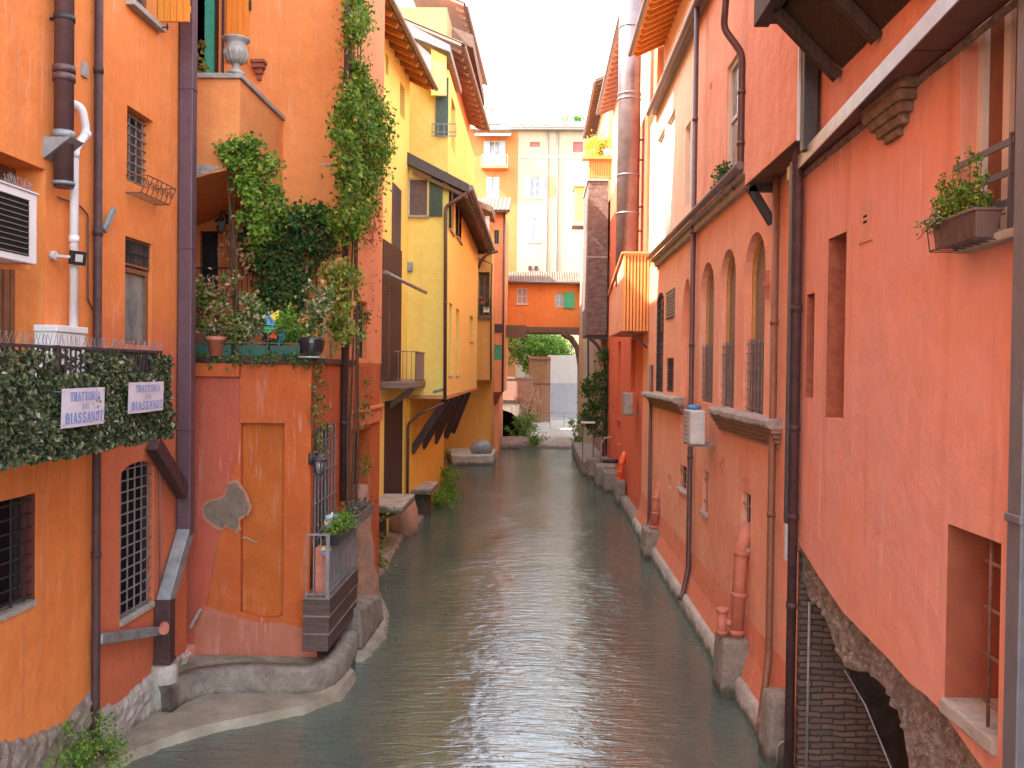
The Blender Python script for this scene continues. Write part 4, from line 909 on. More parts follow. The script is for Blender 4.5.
for (u, v, r_, cs, lab, st, Y) in ((333, 521, 0.16, (4, 7, 5, 7), 'pink and pale blue pinwheel above the grille railing of the deck', 0.6, None),
                                (279, 326, 0.28, (3, 2, 1, 3, 2, 0), 'large blue and green toy pinwheel between the plants on the terrace', 0.5, YF+0.12),
                                (308, 329, 0.24, (1, 2, 6, 0, 1), 'yellow and red toy pinwheel at the right end of the terrace plants', 0.45, YF+0.1),
                                (327, 550, 0.10, (1, 3, 4), 'small yellow and blue pinwheel behind the bars by the terracotta planter', 0.35, None)):
    p = onY(u, v, Y) if Y else onX(u, v, XK-0.05)
    if not Y and v < 540: p = onX(u, v, XK-0.06)
    pinwheel(p.x, p.y, p.z, r_, [TC[i] for i in cs], lab, st)
# butterfly-like green vane toy
# ---- curb wall curving along the foot of the terrace house
path = [onZ(u, v, 0.0) for u, v in ((172, 721), (184, 712), (203, 704), (225, 701), (250, 700), (275, 701), (298, 702), (318, 700), (334, 693), (345, 683), (352, 672), (357, 658))]
m = MB(); n = len(path); ht = 0.52; inn = []
for i, p in enumerate(path):
    d = (path[min(i+1, n-1)]-path[max(i-1, 0)]).normalized(); inn.append(p+Vector((-d.y, d.x, 0))*0.30)
vs = []
for p, q in zip(path, inn): vs += [p-Vector((0, 0, 0.3)), p+Vector((0, 0, ht-0.05)), p.lerp(q, 0.2)+Vector((0, 0, ht)), q+Vector((0, 0, ht)), q-Vector((0, 0, 0.3))]
fs = []
for i in range(n-1):
    for k in range(4): a = i*5+k; fs.append((a, a+5, a+6, a+1))
fs += [(4, 3, 2, 1, 0), tuple((n-1)*5+k for k in range(5))]
m.add(vs, fs, True)
tag(m.build('curb_wall', CONC), 'low curved concrete wall winding round the foot of the terrace house', 'wall')
m = MB(); m.add([q+Vector((0, 0, ht-0.06)) for q in inn]+[Vector((XC+0.0, YF+1.5, ht-0.06)), Vector((-6.2, YF+0.3, ht-0.06))], [tuple(range(len(inn)+2))])
tag(m.build('mossy_ledge', rough('mossy_concrete', (0.12, 0.12, 0.06), (0.36, 0.33, 0.27), 2.2, 0.95, 0.6, 0.03)), kind='structure')
# rocks and pier under the far end of the deck
def boulder(name, c, r3, mat, label, seedv, group=None):
    rnd = random.Random(seedv); m = MB(); vs = []; fs = []; a_, b_ = 9, 14
    ph = [rnd.uniform(0, 6) for _ in range(6)]
    for i in range(a_+1):
        t = math.pi*i/a_
        for j in range(b_):
            p_ = 2*math.pi*j/b_; k = 1+0.13*math.sin(3*p_+ph[0])*math.sin(2*t+ph[1])+0.09*math.sin(5*p_+ph[2]+3*t)+rnd.uniform(-0.04, 0.04)
            vs.append(Vector(c)+Vector((r3[0]*math.sin(t)*math.cos(p_)*k, r3[1]*math.sin(t)*math.sin(p_)*k, r3[2]*math.cos(t)*k)))
    for i in range(a_):
        for j in range(b_): fs.append((i*b_+j, (i+1)*b_+j, (i+1)*b_+(j+1) % b_, i*b_+(j+1) % b_))
    m.add(vs, fs, True); return tag(m.build(name, mat), label, 'rock', group)
pk = onX(367, 590, XC+0.25)
m = MB(); vs = []; fs = []; rnd = random.Random(8)
for i in range(13):
    z = 3.0*i/12; w_ = 0.62-0.44*(i/12)**0.8
    for j in range(10): a = 2*math.pi*j/10; vs.append(Vector((XC+0.05+w_*math.cos(a)*rnd.uniform(0.85, 1.1), pk.y+w_*1.3*math.sin(a)*rnd.uniform(0.85, 1.1), z-0.1)))
for i in range(12):
    for j in range(10): fs.append((i*10+j, i*10+(j+1) % 10, (i+1)*10+(j+1) % 10, (i+1)*10+j))
fs.append(tuple(120+j for j in range(10))); m.add(vs, fs, True)
m.build('crumbling_buttress', rough('salmon_rubble', (0.30, 0.19, 0.13), (0.52, 0.26, 0.17), 4, 0.95, 0.9, 0.05, c3=(0.45, 0.38, 0.31)), L2)
m = MB(); pq = onZ(373, 640, 0); m.hexa([(XC, pq.y-1.0, -0.2), (pq.x, pq.y-1.0, -0.2), (pq.x+0.05, pq.y+1.2, -0.2), (XC, pq.y+1.2, -0.2), (XC, pq.y-0.9, 0.9), (pq.x-0.08, pq.y-0.9, 0.85), (pq.x-0.03, pq.y+1.1, 0.62), (XC, pq.y+1.1, 0.7)])
tag(m.build('stone_pier', CONC, None, 0.05), 'worn brown stone block in the water beyond the wooden deck', 'stone block')
bank('mud_bank', [(XC-0.3, pq.y-1.3), (pq.x+0.05, pq.y-1.3), (pq.x+0.16, pq.y+0.2), (pq.x-0.02, pq.y+1.8), (XC-0.6, pq.y+6)], 0.10, SAND, seedv=4)

# ---- plants of the terrace and the vines
rnd = random.Random(31)
v_ = empty('wall_vine', (-4.9, YU-0.2, H), 'large mass of dark ivy hanging on the wall at the middle of the terrace', 'vine')
big = [(250, 205), (275, 208), (300, 205), (328, 215), (332, 240), (318, 262), (305, 285), (300, 320), (292, 340), (268, 338), (262, 315), (258, 285), (256, 255), (244, 235)]
vine_on(fU, big, 120, 52, 0.19, 0.085, LEAFD, v_, rnd, (0.03, 0.42))
m = MB()
for k in range(7):
    a = fU.px(270+k*7, 340, 0.05); pts = [fU.P(a[0]+0.1*math.sin(t*3+k)+(rnd.random()-.5)*0.08, a[1]+t*2.4, 0.06) for t in (0, 0.2, 0.4, 0.6, 0.8, 1)]; m.tube(pts, [0.03, 0.026, 0.022, 0.018, 0.014, 0.01], 5)
m.build('stem', STEM, v_)
v_ = empty('climbing_vine', (xb, yb0, H+1), 'bright green creeper tumbling from the underside of the upper balcony', 'vine')
fx2 = F((-7.2, yb0-0.02), (xb+3, yb0-0.02))
vine_on(fx2, [(222, 150), (245, 143), (265, 148), (278, 172), (281, 195), (270, 222), (255, 240), (248, 228), (240, 222), (230, 225), (232, 212), (244, 195), (235, 175), (222, 160)], 60, 44, 0.15, 0.085, LEAF, v_, rnd, (0.0, 0.35))
vine_on(fU, [(196, 40), (202, 40), (204, 100), (205, 150), (202, 180), (215, 168), (228, 168), (226, 180), (208, 186), (197, 178)], 26, 34, 0.12, 0.085, LEAFO, v_, rnd, (0.75, 0.95))
vine_on(fU, [(235, 235), (262, 225), (282, 210), (330, 205), (335, 222), (300, 218), (280, 235), (262, 262), (245, 262)], 34, 36, 0.16, 0.095, LEAF, v_, rnd, (0.1, 0.5))
m = MB(); 
for k in range(4):
    pts = [Vector((onY(232+k*4, 225, yb0+0.3*k).x+0.1*math.sin(t*5+k), yb0+0.2*k, onY(232, 345, yb0).z+t*3.4)) for t in (0, .2, .4, .6, .8, 1)]; m.tube(pts, [0.028, .024, .02, .018, .014, .01], 5)
m.build('stem', STEM, v_)
v_ = empty('pink_climber', (-6.0, YU-0.3, H), 'climber with pale pink dry leaves beside the louvred window', 'vine')
vine_on(fU, [(222, 230), (250, 225), (252, 260), (246, 285), (250, 320), (240, 340), (216, 335), (205, 320), (215, 290), (222, 262)], 34, 13, 0.16, 0.08, LEAFP, v_, rnd, (0.5, 1.3))
v_ = empty('tall_wall_vine', (XC, YU+0.2, 2), 'tall green creeper climbing the full height of the corner drainpipe', 'vine')
col_ = [(350, -20), (362, -20), (364, 20), (358, 50), (366, 75), (374, 95), (385, 115), (387, 150), (380, 175), (372, 190), (364, 215), (352, 235), (340, 240), (338, 215), (345, 185), (338, 150), (340, 120), (350, 80), (349, 30)]
vine_on(fS2, col_, 200, 60, 0.22, 0.10, LEAF, v_, rnd, (0.0, 0.45))
vine_on(fS2, [(365, 190), (378, 160), (386, 165), (380, 210), (372, 260), (362, 240)], 18, 18, 0.20, 0.09, leafm('dry_vine_leaves', [(0, (0.10, 0.12, 0.03)), (0.5, (0.30, 0.12, 0.06)), (1, (0.42, 0.20, 0.12))]), v_, rnd, (0.0, 0.2))
vine_on(fS2, [(366, 262), (374, 262), (376, 380), (362, 390)], 14, 6, 0.3, 0.07, _m['dry_vine_leaves'], v_, rnd, (0.03, 0.10))
m = MB()
for k in range(5):
    a = fS2.px(347+k*2.2, 560, 0.12); zb = 0
    pts = [fS2.P(a[0]-0.15+0.07*math.sin(t*11+k*1.7)+k*0.02, 1.9+t*(11.5), 0.12+0.03*math.cos(t*9+k)) for t in [i/16 for i in range(17)]]
    m.tube(pts, [0.030-0.018*i/16 for i in range(17)], 6)
m.build('stem', STEM, v_)
m = MB(); clumps(m, [fS2.P(0.3+rnd.random()*0.9, H-2.2+rnd.random()*2.0, 0.15+rnd.random()*0.15) for _ in range(12)], 14, 0.12, 0.08, rnd); m.build('low_foliage', LEAFO, v_)
# dripping vine under terrace
v_ = empty('hanging_creeper', (onY(316, 370, YF-0.1).x, YF-0.1, H-1.5), 'thin creeper hanging down the corner below the terrace slab', 'vine')
m = MB(); cs = []
for k in range(22): p = onX(315+rnd.uniform(-3, 4)+(10 if k % 5 == 0 else 0), 362+k*4.5, XC+0.05); cs.append((p.x+0.02, p.y, p.z))
clumps(m, cs, 16, 0.10, 0.07, rnd); m.build('foliage', LEAFO, v_); m = MB(); m.tube([cs[0], cs[6], cs[12], cs[21]], 0.012, 5); m.build('stem', STEM, v_)
# green trough boxes, pots and pot plants on the terrace edge
def trough(u0, u1, label, k):
    a, b = onY(u0, 343, YF-0.02).x, onY(u1, 343, YF-0.02).x
    e = empty('trough_planter', ((a+b)/2, YF+0.05, zT+0.06), label, 'planter', 'green trough planters along the terrace edge')
    m = MB(); m.hexa([(a+0.02, YF-0.03, zT+0.07), (b-0.02, YF-0.03, zT+0.07), (b-0.02, YF+0.17, zT+0.07), (a+0.02, YF+0.17, zT+0.07), (a, YF-0.06, zT+0.26), (b, YF-0.06, zT+0.26), (b, YF+0.2, zT+0.26), (a, YF+0.2, zT+0.26)]); m.build('trough', flat('dark_green_plastic', (0.03, 0.10, 0.075), 0.5), e, 0.01)
    return e
def plant(name, u, v0, w_, h_, ncl, per, sz, mat, label, Y=YF+0.08, cat='plant', pot=None, cr=0.13, group=None):
    b = onY(u, v0, Y); e = empty(name, b, label, cat, group); r_ = random.Random(int(u*7+v0)); m = MB(); st = MB(); cs = []
    for _ in range(ncl):
        t = r_.random(); c_ = b+Vector((r_.gauss(0, w_*0.35)*(0.4+t), r_.gauss(0, 0.10), h_*t)); cs.append(c_)
        if r_.random() < 0.35: st.tube([b, b.lerp(c_, 0.5)+Vector((r_.uniform(-0.05, 0.05), 0, 0.04)), c_], 0.008, 4)
    clumps(m, cs, per, cr, sz, r_); m.build('foliage', mat, e)
    if st.v: st.build('stem', STEM, e)
    if pot:
        m = MB(); m.lathe(b+Vector((0, 0, -pot*1.4)), [(pot*0.65, 0), (pot*0.95, pot*1.3), (pot*1.1, pot*1.3), (pot*1.1, pot*1.6), (pot*0.9, pot*1.6), (pot*0.85, pot*1.4)], 16); m.build('pot', CLAY, e)
    return e
trough(192, 232, 'green trough planter at the far left of the terrace, by the plum duct', 0)
trough(238, 268, 'green trough planter under the silver-leaved plant on the terrace', 1)
trough(270, 300, 'green trough planter under the big blue pinwheel', 2)
plant('potted_plant', 200, 333, 0.25, 0.75, 14, 40, 0.08, LEAFO, 'upright green plant by the iron balcony rail at the left end of the terrace', pot=0.13)
plant('potted_shrub', 217, 334, 0.50, 1.0, 26, 30, 0.075, leafm('mixed_pink_green_leaves', [(0, (0.06, 0.12, 0.02)), (0.4, (0.16, 0.22, 0.04)), (0.65, (0.45, 0.22, 0.13)), (0.85, (0.66, 0.42, 0.30)), (1, (0.2, 0.25, 0.05))]), 'bushy shrub with pale pink leaves at the left of the terrace')
plant('trailing_plant', 238, 345, 0.30, 0.5, 22, 45, 0.07, LEAFO, 'olive trailing plant spilling over the terrace edge beside the clay pot', cr=0.16)
plant('potted_plant', 253, 335, 0.35, 0.6, 18, 40, 0.08, LEAFV, 'plant with silvery variegated leaves left of the blue pinwheel')
plant('potted_plant', 292, 335, 0.35, 0.45, 20, 40, 0.07, LEAFB, 'fresh green low plant between the two terrace pinwheels')
plant('flowering_plant', 316, 334, 0.35, 0.8, 20, 40, 0.075, LEAFV, 'green plant with a white flower above the black pot at the right of the terrace')
plant('tall_bamboo', 340, 340, 0.42, 1.35, 34, 38, 0.10, leafm('yellow_green_leaves', [(0, (0.09, 0.16, 0.02)), (0.5, (0.26, 0.32, 0.05)), (0.9, (0.42, 0.40, 0.10)), (1, (0.5, 0.28, 0.12))]), 'tall yellow-green leafy plant at the right corner of the terrace', Y=YF+0.9, cr=0.16)
plant('window_plant', 361, 335, 0.2, 0.7, 12, 26, 0.07, LEAFO, 'green plant hanging in front of the small barred side window', Y=19.4, cr=0.12)
m = MB()
for k in range(26):
    t = k/25; b = Vector((-6.1+2.3*t, YF-0.08, zT+0.02)); clumps(m, [b+Vector((0, 0, random.uniform(-0.05, 0.08)))], 26, 0.10, 0.06, random.Random(k))
tag(m.build('edge_creeper', LEAFD), 'dark low creeper running along the terrace slab edge above the niche', 'plant')
rc = onY(216, 338, YF-0.05); m = MB(); m.lathe((rc.x, YF-0.02, zT+0.07), [(0.11, 0), (0.15, 0.26), (0.175, 0.26), (0.175, 0.33), (0.14, 0.33)], 18); tag(m.build('clay_pot', CLAY), 'round clay pot on the terrace edge below the pink shrub', 'pot')
rc = onY(311, 345, YF-0.05); e = empty('black_pot', (rc.x, YF, zT+0.07), 'glossy black round pot on a saucer at the right end of the terrace', 'pot')
m = MB(); m.lathe((rc.x, YF, zT+0.07), [(0.12, 0), (0.20, 0.12), (0.22, 0.28), (0.20, 0.34), (0.17, 0.34)], 20); m.build('pot_body', flat('black_glaze', (0.02, 0.02, 0.024), 0.15), e)
m = MB(); m.lathe((rc.x, YF, zT+0.055), [(0.22, 0), (0.25, 0.03), (0.2, 0.03)], 20); m.build('saucer', OFFWHITE, e)
# iron terrace rails
m = MB(); xa_, xb_ = onY(190, 300, YF-0.05).x, onY(300, 300, YF-0.05).x
for z_ in (zT+0.30, zT+0.52): m.beam((xa_, YF-0.07, z_), (xb_, YF-0.07, z_), 0.014, 0.02)
for k in range(8): x = xa_+(xb_-xa_)*k/7; m.beam((x, YF-0.07, zT+0.05), (x, YF-0.07, zT+0.52), 0.014, 0.014)
m.build('terrace_rail', flat('dark_green_iron', (0.04, 0.10, 0.08), 0.5), L2)
rw = fU.px(208, 280, 0.3); m = MB(); fU_ = fU
rail(m, [(fU.P(rw[0]-0.35, 0, 0.3).x, YU-0.3), (fU.P(rw[0]+1.0, 0, 0.3).x, YU-0.3)], onY(208, 300, YU-.3).z, onY(208, 268, YU-.3).z, 0.10, 0.012, 0.02); m.build('inner_rail', IRON, L2)
plant('round_topiary', 203, 300, 0.16, 0.2, 14, 40, 0.05, LEAFD, 'small dark round shrub beside the inner iron rail of the terrace', Y=YF+0.5)
# bushes on the sand bank at the left
e = empty('bank_shrub', (XL+0.5, 11.0, 0.1), 'ferny green shrub on the bank in the bottom left corner', 'shrub')
p = onZ(52, 775, 0.25); m = MB(); rnd = random.Random(77); cs = [p+Vector((rnd.gauss(0, 0.32), rnd.gauss(0, 0.3), rnd.uniform(0.05, 0.62))) for _ in range(60)]
clumps(m, cs, 55, 0.15, 0.05, rnd); m.build('foliage', LEAFB, e)
m = MB()
for c_ in cs[::4]: m.tube([p, p.lerp(c_, 0.6)+Vector((0, 0, 0.1)), c_], 0.008, 4)
m.build('stem', STEM, e)

# ================================================================== LEFT: yellow house
L3 = empty('yellow_house', (-4.7, 31.6, 0), 'yellow house with dark green shutters jutting over the canal on slanting struts', 'house')
XU, Y3, Y3b = -3.2, 31.6, 47.0
# wing beside the terrace house
fW = F((-5.05, 21.9), (-4.62, Y3)); zW = H+9.9
dp = fW.rect(391, 185, 401, 388); dp2 = fW.rect(384, 400, 403, 505)
sl = fW.rect(385.5, 55, 388.5, 75); sl2 = fW.rect(391, 66, 393, 72); w3 = fW.rect(400, 85, 405, 118)
wall([(-11, 21.9), (-5.05, 21.9), (-4.62, Y3), (-11, Y3)], 0, zW+0.4, YELLOW, L3, {1: [(rpoly(dp), 0.12), (rpoly(dp2), 0.15), (rpoly(sl), 0.3), (rpoly(w3), 0.3)]})
def boards(f, r, off, n, mat, parent, name, th=0.04):
    m = MB(); w_ = (r[1]-r[0])/n
    for i in range(n): f.fbox(m, r[0]+w_*i, r[0]+w_*(i+1)-0.012, r[2], r[3], off-th, off)
    f.fbox(m, r[0], r[1], r[2], r[3], off-th-0.02, off-th*0.6)
    return m.build(name, mat, parent)
PANELG = flat('dark_taupe_panel', (0.062, 0.052, 0.058), 0.6, 0, 0.3, 0.15)
boards(fW, (dp[0]+0.01, dp[1]-0.01, fW.px(396, 247)[1]+0.01, dp[3]-0.01), -0.02, 2, PANELG, L3, 'dark_panel')
boards(fW, (fW.px(382, 300)[0], dp[1]-0.01, dp[2]+0.01, fW.px(395, 247)[1]), 0.03, 5, DKBROWN, L3, 'dark_shutter')
boards(fW, dp2, -0.02, 4, DKBROWN, L3, 'water_door')
m = MB(); fW.fbox(m, *fW.rect(378, 240, 384.6, 388)[:2], fW.px(382, 388)[1], fW.px(382, 286)[1], -0.02, 0.05); m.build('dark_shutter', DKBROWN, L3)
m = MB(); r = fW.rect(379, 288, 390, 378, 0.4); f2 = F((onY(379, 330, 27.4).x, 27.4), (onY(390, 330, 27.4).x, 27.4))
f2.poly(m, [[(0, r[2]), (f2.L, r[2]), (f2.L, r[3]), (0, r[3])], [(0.03, r[2]+0.03), (f2.L-0.03, r[2]+0.03), (f2.L-0.03, r[3]-0.03), (0.03, r[3]-0.03)]], 0, 0.03)
for k in range(1, 4): z_ = r[2]+(r[3]-r[2])*k/4; f2.fbox(m, 0, f2.L, z_-0.012, z_+0.012, 0, 0.025)
m.build('open_grille_leaf', BROWNW, L3)
for nm, rr, dd in (('slot_window', sl, 0.3), ('narrow_window', w3, 0.3)):
    m = MB(); fW.fbox(m, rr[0], rr[1], rr[2], rr[3], -dd-0.04, -dd+0.01); m.build(nm, FRAMEB, L3)
eave(fW, 1.0, fW.L+0.35, zW+0.28, 0.80, L3, slope=0.42, nraf=11, rmat=RAFTER, under=flat('dark_red_boarding', (0.22, 0.09, 0.06), 0.8))
# door balcony
m = MB(); q0, q1 = onX(380, 390, -4.55), onX(416, 388, -4.15)
m.box(-5.0, -3.95, 27.2, 32.0, H-0.62, H-0.42); bl = m.build('door_balcony', GREYW, L3, 0.02)
m = MB(); rail(m, [(-4.0, 29.3), (-4.0, 31.9)], H-0.42, H+0.55, 0.14, 0.018, 0.035); rail(m, [(-4.85, 29.3), (-4.0, 29.3)], H-0.42, H+0.55, 0.14, 0.018, 0.035); m.build('railing', flat('pinkish_railing', (0.28, 0.17, 0.13), 0.6), bl)
m = MB(); m.beam((-4.95, 29, H-1.35), (-4.0, 29, H-0.62), 0.16, 0.18); m.build('strut', GREYW, bl)
m = MB(); a = onX(377, 270, -4.5); m.tube([(-4.6, 26.7, onX(380, 269, -4.6).z), (-3.9, 31.0, onX(412, 283, -3.9).z)], 0.06, 8); m.build('awning_roller', ZINC, L3)
m = MB(); r = onY(405, 323, Y3-0.02); m.box(r.x-0.06, r.x+0.06, Y3-0.10, Y3, r.z-0.45, r.z+0.35); m.build('meter_box', STONE, L3, 0.01)
m = MB(); r = onY(410, 267, Y3-0.02); m.box(r.x-0.10, r.x+0.10, Y3-0.16, Y3, r.z-0.16, r.z+0.16); m.build('vent_box', ZINC, L3, 0.01)
# jutting block
zB0 = H-1.05; fC = F((XU, Y3), (XU, Y3b)); fR = F((-4.7, Y3), (XU, Y3)); zTopL, zTopR = onY(404, 153, Y3).z, onY(447, 178, Y3).z
wf = fR.rect(408, 178, 428, 216)
ww = [fC.rect(449.5, 192, 454, 232), fC.rect(456.5, 198, 461.5, 240)]
lw = [fC.rect(449, 303, 452, 376), fC.rect(456, 309, 459, 376), fC.rect(470, 316, 473, 342)]
outl = [(0, zB0), (fR.L, zB0), (fR.L, zTopR), (0, zTopL)]
zCt = zTopR
wall([(-4.7, Y3), (XU, Y3), (XU, Y3b), (-4.7, Y3b)], zB0, zCt, YELLOW, L3, {0: [(rpoly(wf), 0.14)], 1: [(rpoly(w_), 0.12) for w_ in ww]+[(rpoly(w_), 0.2) for w_ in lw]}, 'jutting_wall', outlines={0: outl})
m = MB(); m.add([(-4.7, Y3, zB0), (XU, Y3, zB0), (XU, Y3b, zB0), (-4.7, Y3b, zB0)], [(3, 2, 1, 0)]); m.build('underside', DKBROWN, L3)
m = MB(); m.box(-4.75, XU+0.04, Y3-0.05, Y3b+0.04, zB0-0.02, zB0+0.12); m.v = m.v; bb = m.build('base_beam', rough('orange_stained_beam', (0.42, 0.20, 0.08), (0.60, 0.32, 0.12), 4), L3, 0.015)
wn = window(fR, wf, 0.12, L3, frame=FRAMEW, pane=flat('insect_mesh', (0.16, 0.11, 0.10), 0.8, 0, 0.1), mull=0, fw=0.045, sill=0.14)
shutter(fR, wf[1]+0.05, wf[2]-0.02, wf[3]+0.02, 0.48, 168, GREEN_SH, wn, 1)
for w_ in ww:
    o = window(fC, w_, 0.10, L3, mull=1, sill=0.08, frame=FRAMEB, pane=flat('brown_blind', (0.13, 0.08, 0.06), 0.8)); shutter(fC, w_[0], w_[2], w_[3], 0.42, 165, flat('brown_shutter', (0.14, 0.085, 0.06), 0.6), o, -1)
for w_ in lw: window(fC, w_, 0.18, L3, mull=0, frame=FRAMEB, pane=GLASSG, fw=0.05, sill=0.03)
m = MB(); zq1, zq0 = onY(479, 215, 46.9).z, onY(479, 254, 46.9).z; m.box(XU, XU+0.36, 46.88, 46.93, zq0, zq1); m.box(XU+0.05, XU+0.31, 46.86, 46.88, zq0+0.1, zq1-0.1); m.build('green_shutter', GREEN_SH, L3)
# black slanting shed roof over the front face, lean-to down the canal side
A = onY(404, 150, Y3-0.35); B = onY(469, 184, Y3-0.35); dB = (B-A)
m = MB(); th = 0.42
for (o0, o1, t0, t1) in ((0, 16.2, 0, 1),):
    p0, p1 = A, B; k = Vector((0, 0, th)); l = Vector((0, 16.0, 0))
    m.hexa([p0-k, p1-k*0.75, p1-k*0.75+l, p0-k+l, p0, p1, p1+l, p0+l])
shr = m.build('shed_roof', flat('black_roof_edge', (0.065, 0.055, 0.055), 0.6), L3, 0.01)
m = MB()
for i in range(26):
    y = Y3-0.2+i*0.62; m.beam((A.x+0.3, y, A.z-0.56-0.3*dB.z/dB.x*-1), (B.x-0.05, y, B.z-0.42), 0.09, 0.12)
m.build('rafters', BROWNW, shr)
m = MB(); g0, g1 = Vector((B.x+0.06, B.y, B.z-0.12)), Vector((B.x+0.06, B.y+16, B.z-0.12)); m.tube([g0, g1], 0.10, 10); m.build('gutter', GUTTER, L3)
pipe([(B.x+0.05, Y3-0.3, B.z-0.2), (XU-0.1, Y3-0.12, B.z-0.75), (XU-0.05, Y3-0.12, zB0)], 0.06, PIPE_BROWN, L3, joints=[(1, .5)])
# upper storey block
YT = 33.2; xa, xb2 = -5.4, -3.42; fT = F((xa, YT), (xb2, YT)); fTc = F((xb2, YT), (xb2, 47)); zt0 = onY(447, 150, YT).z-0.8
zt1 = H+11.0; wT = fTc.rect(450, 70, 462, 136); wT = (wT[0]+0.5, wT[0]+2.3, H+8.5, H+10.4)
wd = fT.rect(437, 80, 444, 135)
wall([(xa-3, YT), (xb2, YT), (xb2, 47), (xa-3, 47)], zt0, zt1, YELLOW, L3, {1: [(rpoly(wT), 0.3)]}, 'upper_storey_wall')
window(fTc, wT, 0.28, L3, mull=1)
m = MB(); a = onY(436, 78, YT-0.1); b = onY(448, 136, YT-0.1); m.box(a.x, b.x, YT-0.12, YT-0.05, b.z, a.z); m.build('shutter', GREEN_SH, L3)
m = MB(); a = onY(432, 128, YT-0.5); b = onY(456, 136, YT-0.5)
for v in (124, 132, 136): p_, q_ = onY(432, v, YT-0.5), onY(456, v, YT-0.5); m.beam(p_, q_, 0.03, 0.03)
for u in (432, 438, 444, 450, 456): m.beam(onY(u, 123, YT-0.5), onY(u, 137, YT-0.5), 0.025, 0.025)
m.build('balcony_rail', BARGREY, L3)
# grey and white dormer, layered eaves
m = MB(); w0 = [onY(385, 12, 32.5), onY(450, 45, 32.5)]
k = Vector((0, 0, 0.5)); l = Vector((0, 5, 0)); m.hexa([w0[0]-k, w0[1]-k*0.5, w0[1]-k*0.5+l, w0[0]-k+l, w0[0], w0[1], w0[1]+l, w0[0]+l]); m.build('upper_roof_edge', ZINC, L3, 0.01)
m = MB(); fD = F((-6, 32.7), (-3.0, 32.7)); fD.poly(m, [[fD.px(392, 20), fD.px(431, 55), fD.px(431, 90), fD.px(400, 60)]], -0.1, 0.0); m.build('white_gable', WHITEP, L3)
m = MB(); fD.poly(m, [[fD.px(431, 48), fD.px(446, 56), fD.px(446, 95), fD.px(431, 95)]], -0.15, -0.02); m.build('yellow_gable', YELLOW, L3)
fE = F((-3.55, 33.5), (-3.25, 46)); 
for (zz, out, s0, s1, nm) in ((H+12.2, 0.55, 0.0, 12.0, 0), (H+14.6, 0.35, 2.5, 12.5, 1)):
    eave(fE, s0, s1, zz, out, L3, 0.42, 14, flat('weathered_eave_timber', (0.34, 0.20, 0.14), 0.8), back=2.0)
m = MB(); m.box(-7, -3.6, 34, 46, H+11, H+13.6); m.build('attic_wall', PEACH, L3)
m = MB(); p_ = [onY(383, 0, 36), onY(473, 35, 36)]; m.hexa([p_[0]-Vector((0, 0, 0.5)), p_[1]-Vector((0, 0, .5)), p_[1]+Vector((0, 8, -.5)), p_[0]+Vector((0, 8, -.5)), p_[0], p_[1], p_[1]+Vector((0, 8, 0)), p_[0]+Vector((0, 8, 0))]); m.build('top_roof', TILE, L3)
wall([(-13, 22.0), (-5.7, 22.0), (-5.7, 58), (-13, 58)], 0, 17.4, YELLOW_DEEP, L3, name='rear_sun_blocker')  # hidden block added to stop sun reaching the landing and ochre wall
# lower wall and struts
Lw = [(-10, Y3), (-4.5, Y3), (-3.95, 38.0), (-10, 38.0)]
wall(Lw, 0, zB0, YELLOW_DEEP, L3, {}, 'lower_wall', top=False)
strip_irregular(F((-4.5, Y3), (-3.95, 38.0)), 0, 6.4, 0, [0.9, 0.6, 0.5, 0.4], 0.05, plaster('damp_base', (0.45, 0.22, 0.12), (0.35, 0.2, 0.12), 0.5), L3, 'worn_base', 9, 0.04)
for i, y in enumerate((32.1, 33.9, 36.2, 39.0, 42.2)):
    xw = -4.55+0.087*(min(y, 38)-Y3); m = MB(); m.beam((xw, y, H-3.0), (XU-0.05, y, zB0-0.02), 0.24, 0.26); m.build('strut', DKBROWN, L3, 0.01)
m = MB(); m.beam((-4.5, Y3+0.1, H-1.05), (XU, Y3+0.02, H-0.7), 0.1, 0.1); m.build('gas_pipe', BARGREY, L3)
p_ = onY(408, 455, Y3-0.05); pipe([(XU-0.1, Y3-0.1, zB0-0.15), (p_.x+0.4, Y3-0.1, zB0-0.55), (p_.x, Y3-0.1, zB0-0.9), (p_.x, Y3-0.1, 0.8)], 0.05, PIPE_BROWN, L3)
for (x0, x1, y0, y1, z_, lab) in ((-5.2, -3.82, 25.6, 28.2, 1.45, 'larger grey stone shelf over the water at the dark water door'), (-4.5, -3.75, 31.9, 34.2, 1.10, 'smaller grey stone shelf under the slanting struts of the yellow house')):
    e = empty('stone_shelf', ((x0+x1)/2, (y0+y1)/2, z_-0.2), lab, 'ledge', 'stone shelves by the yellow house')
    m = MB(); m.box(x0, x1, y0, y1, z_-0.2, z_); m.build('slab', CONC2, e, 0.02)
    m = MB(); m.beam((x0+0.1, y0+0.3, z_-0.75), (x1-0.2, y0+0.3, z_-0.2), 0.1, 0.1); m.box(x0, x0+0.5, y0+0.5, y1-0.1, -0.2, z_-0.2); m.build('support', CONC, e)
boulder('rock', (-4.35, 29.5, 0.35), (0.5, 1.0, 0.8), _m['salmon_rubble'], 'rounded salmon rendered rock between the two grey stone shelves', 5)
bank('mud_bank', [(-5.2, 22), (-4.1, 22.2), (-4.05, 24), (-4.3, 28), (-4.1, 33), (-4.0, 38), (-5.2, 38)], 0.12, SAND, seedv=6)
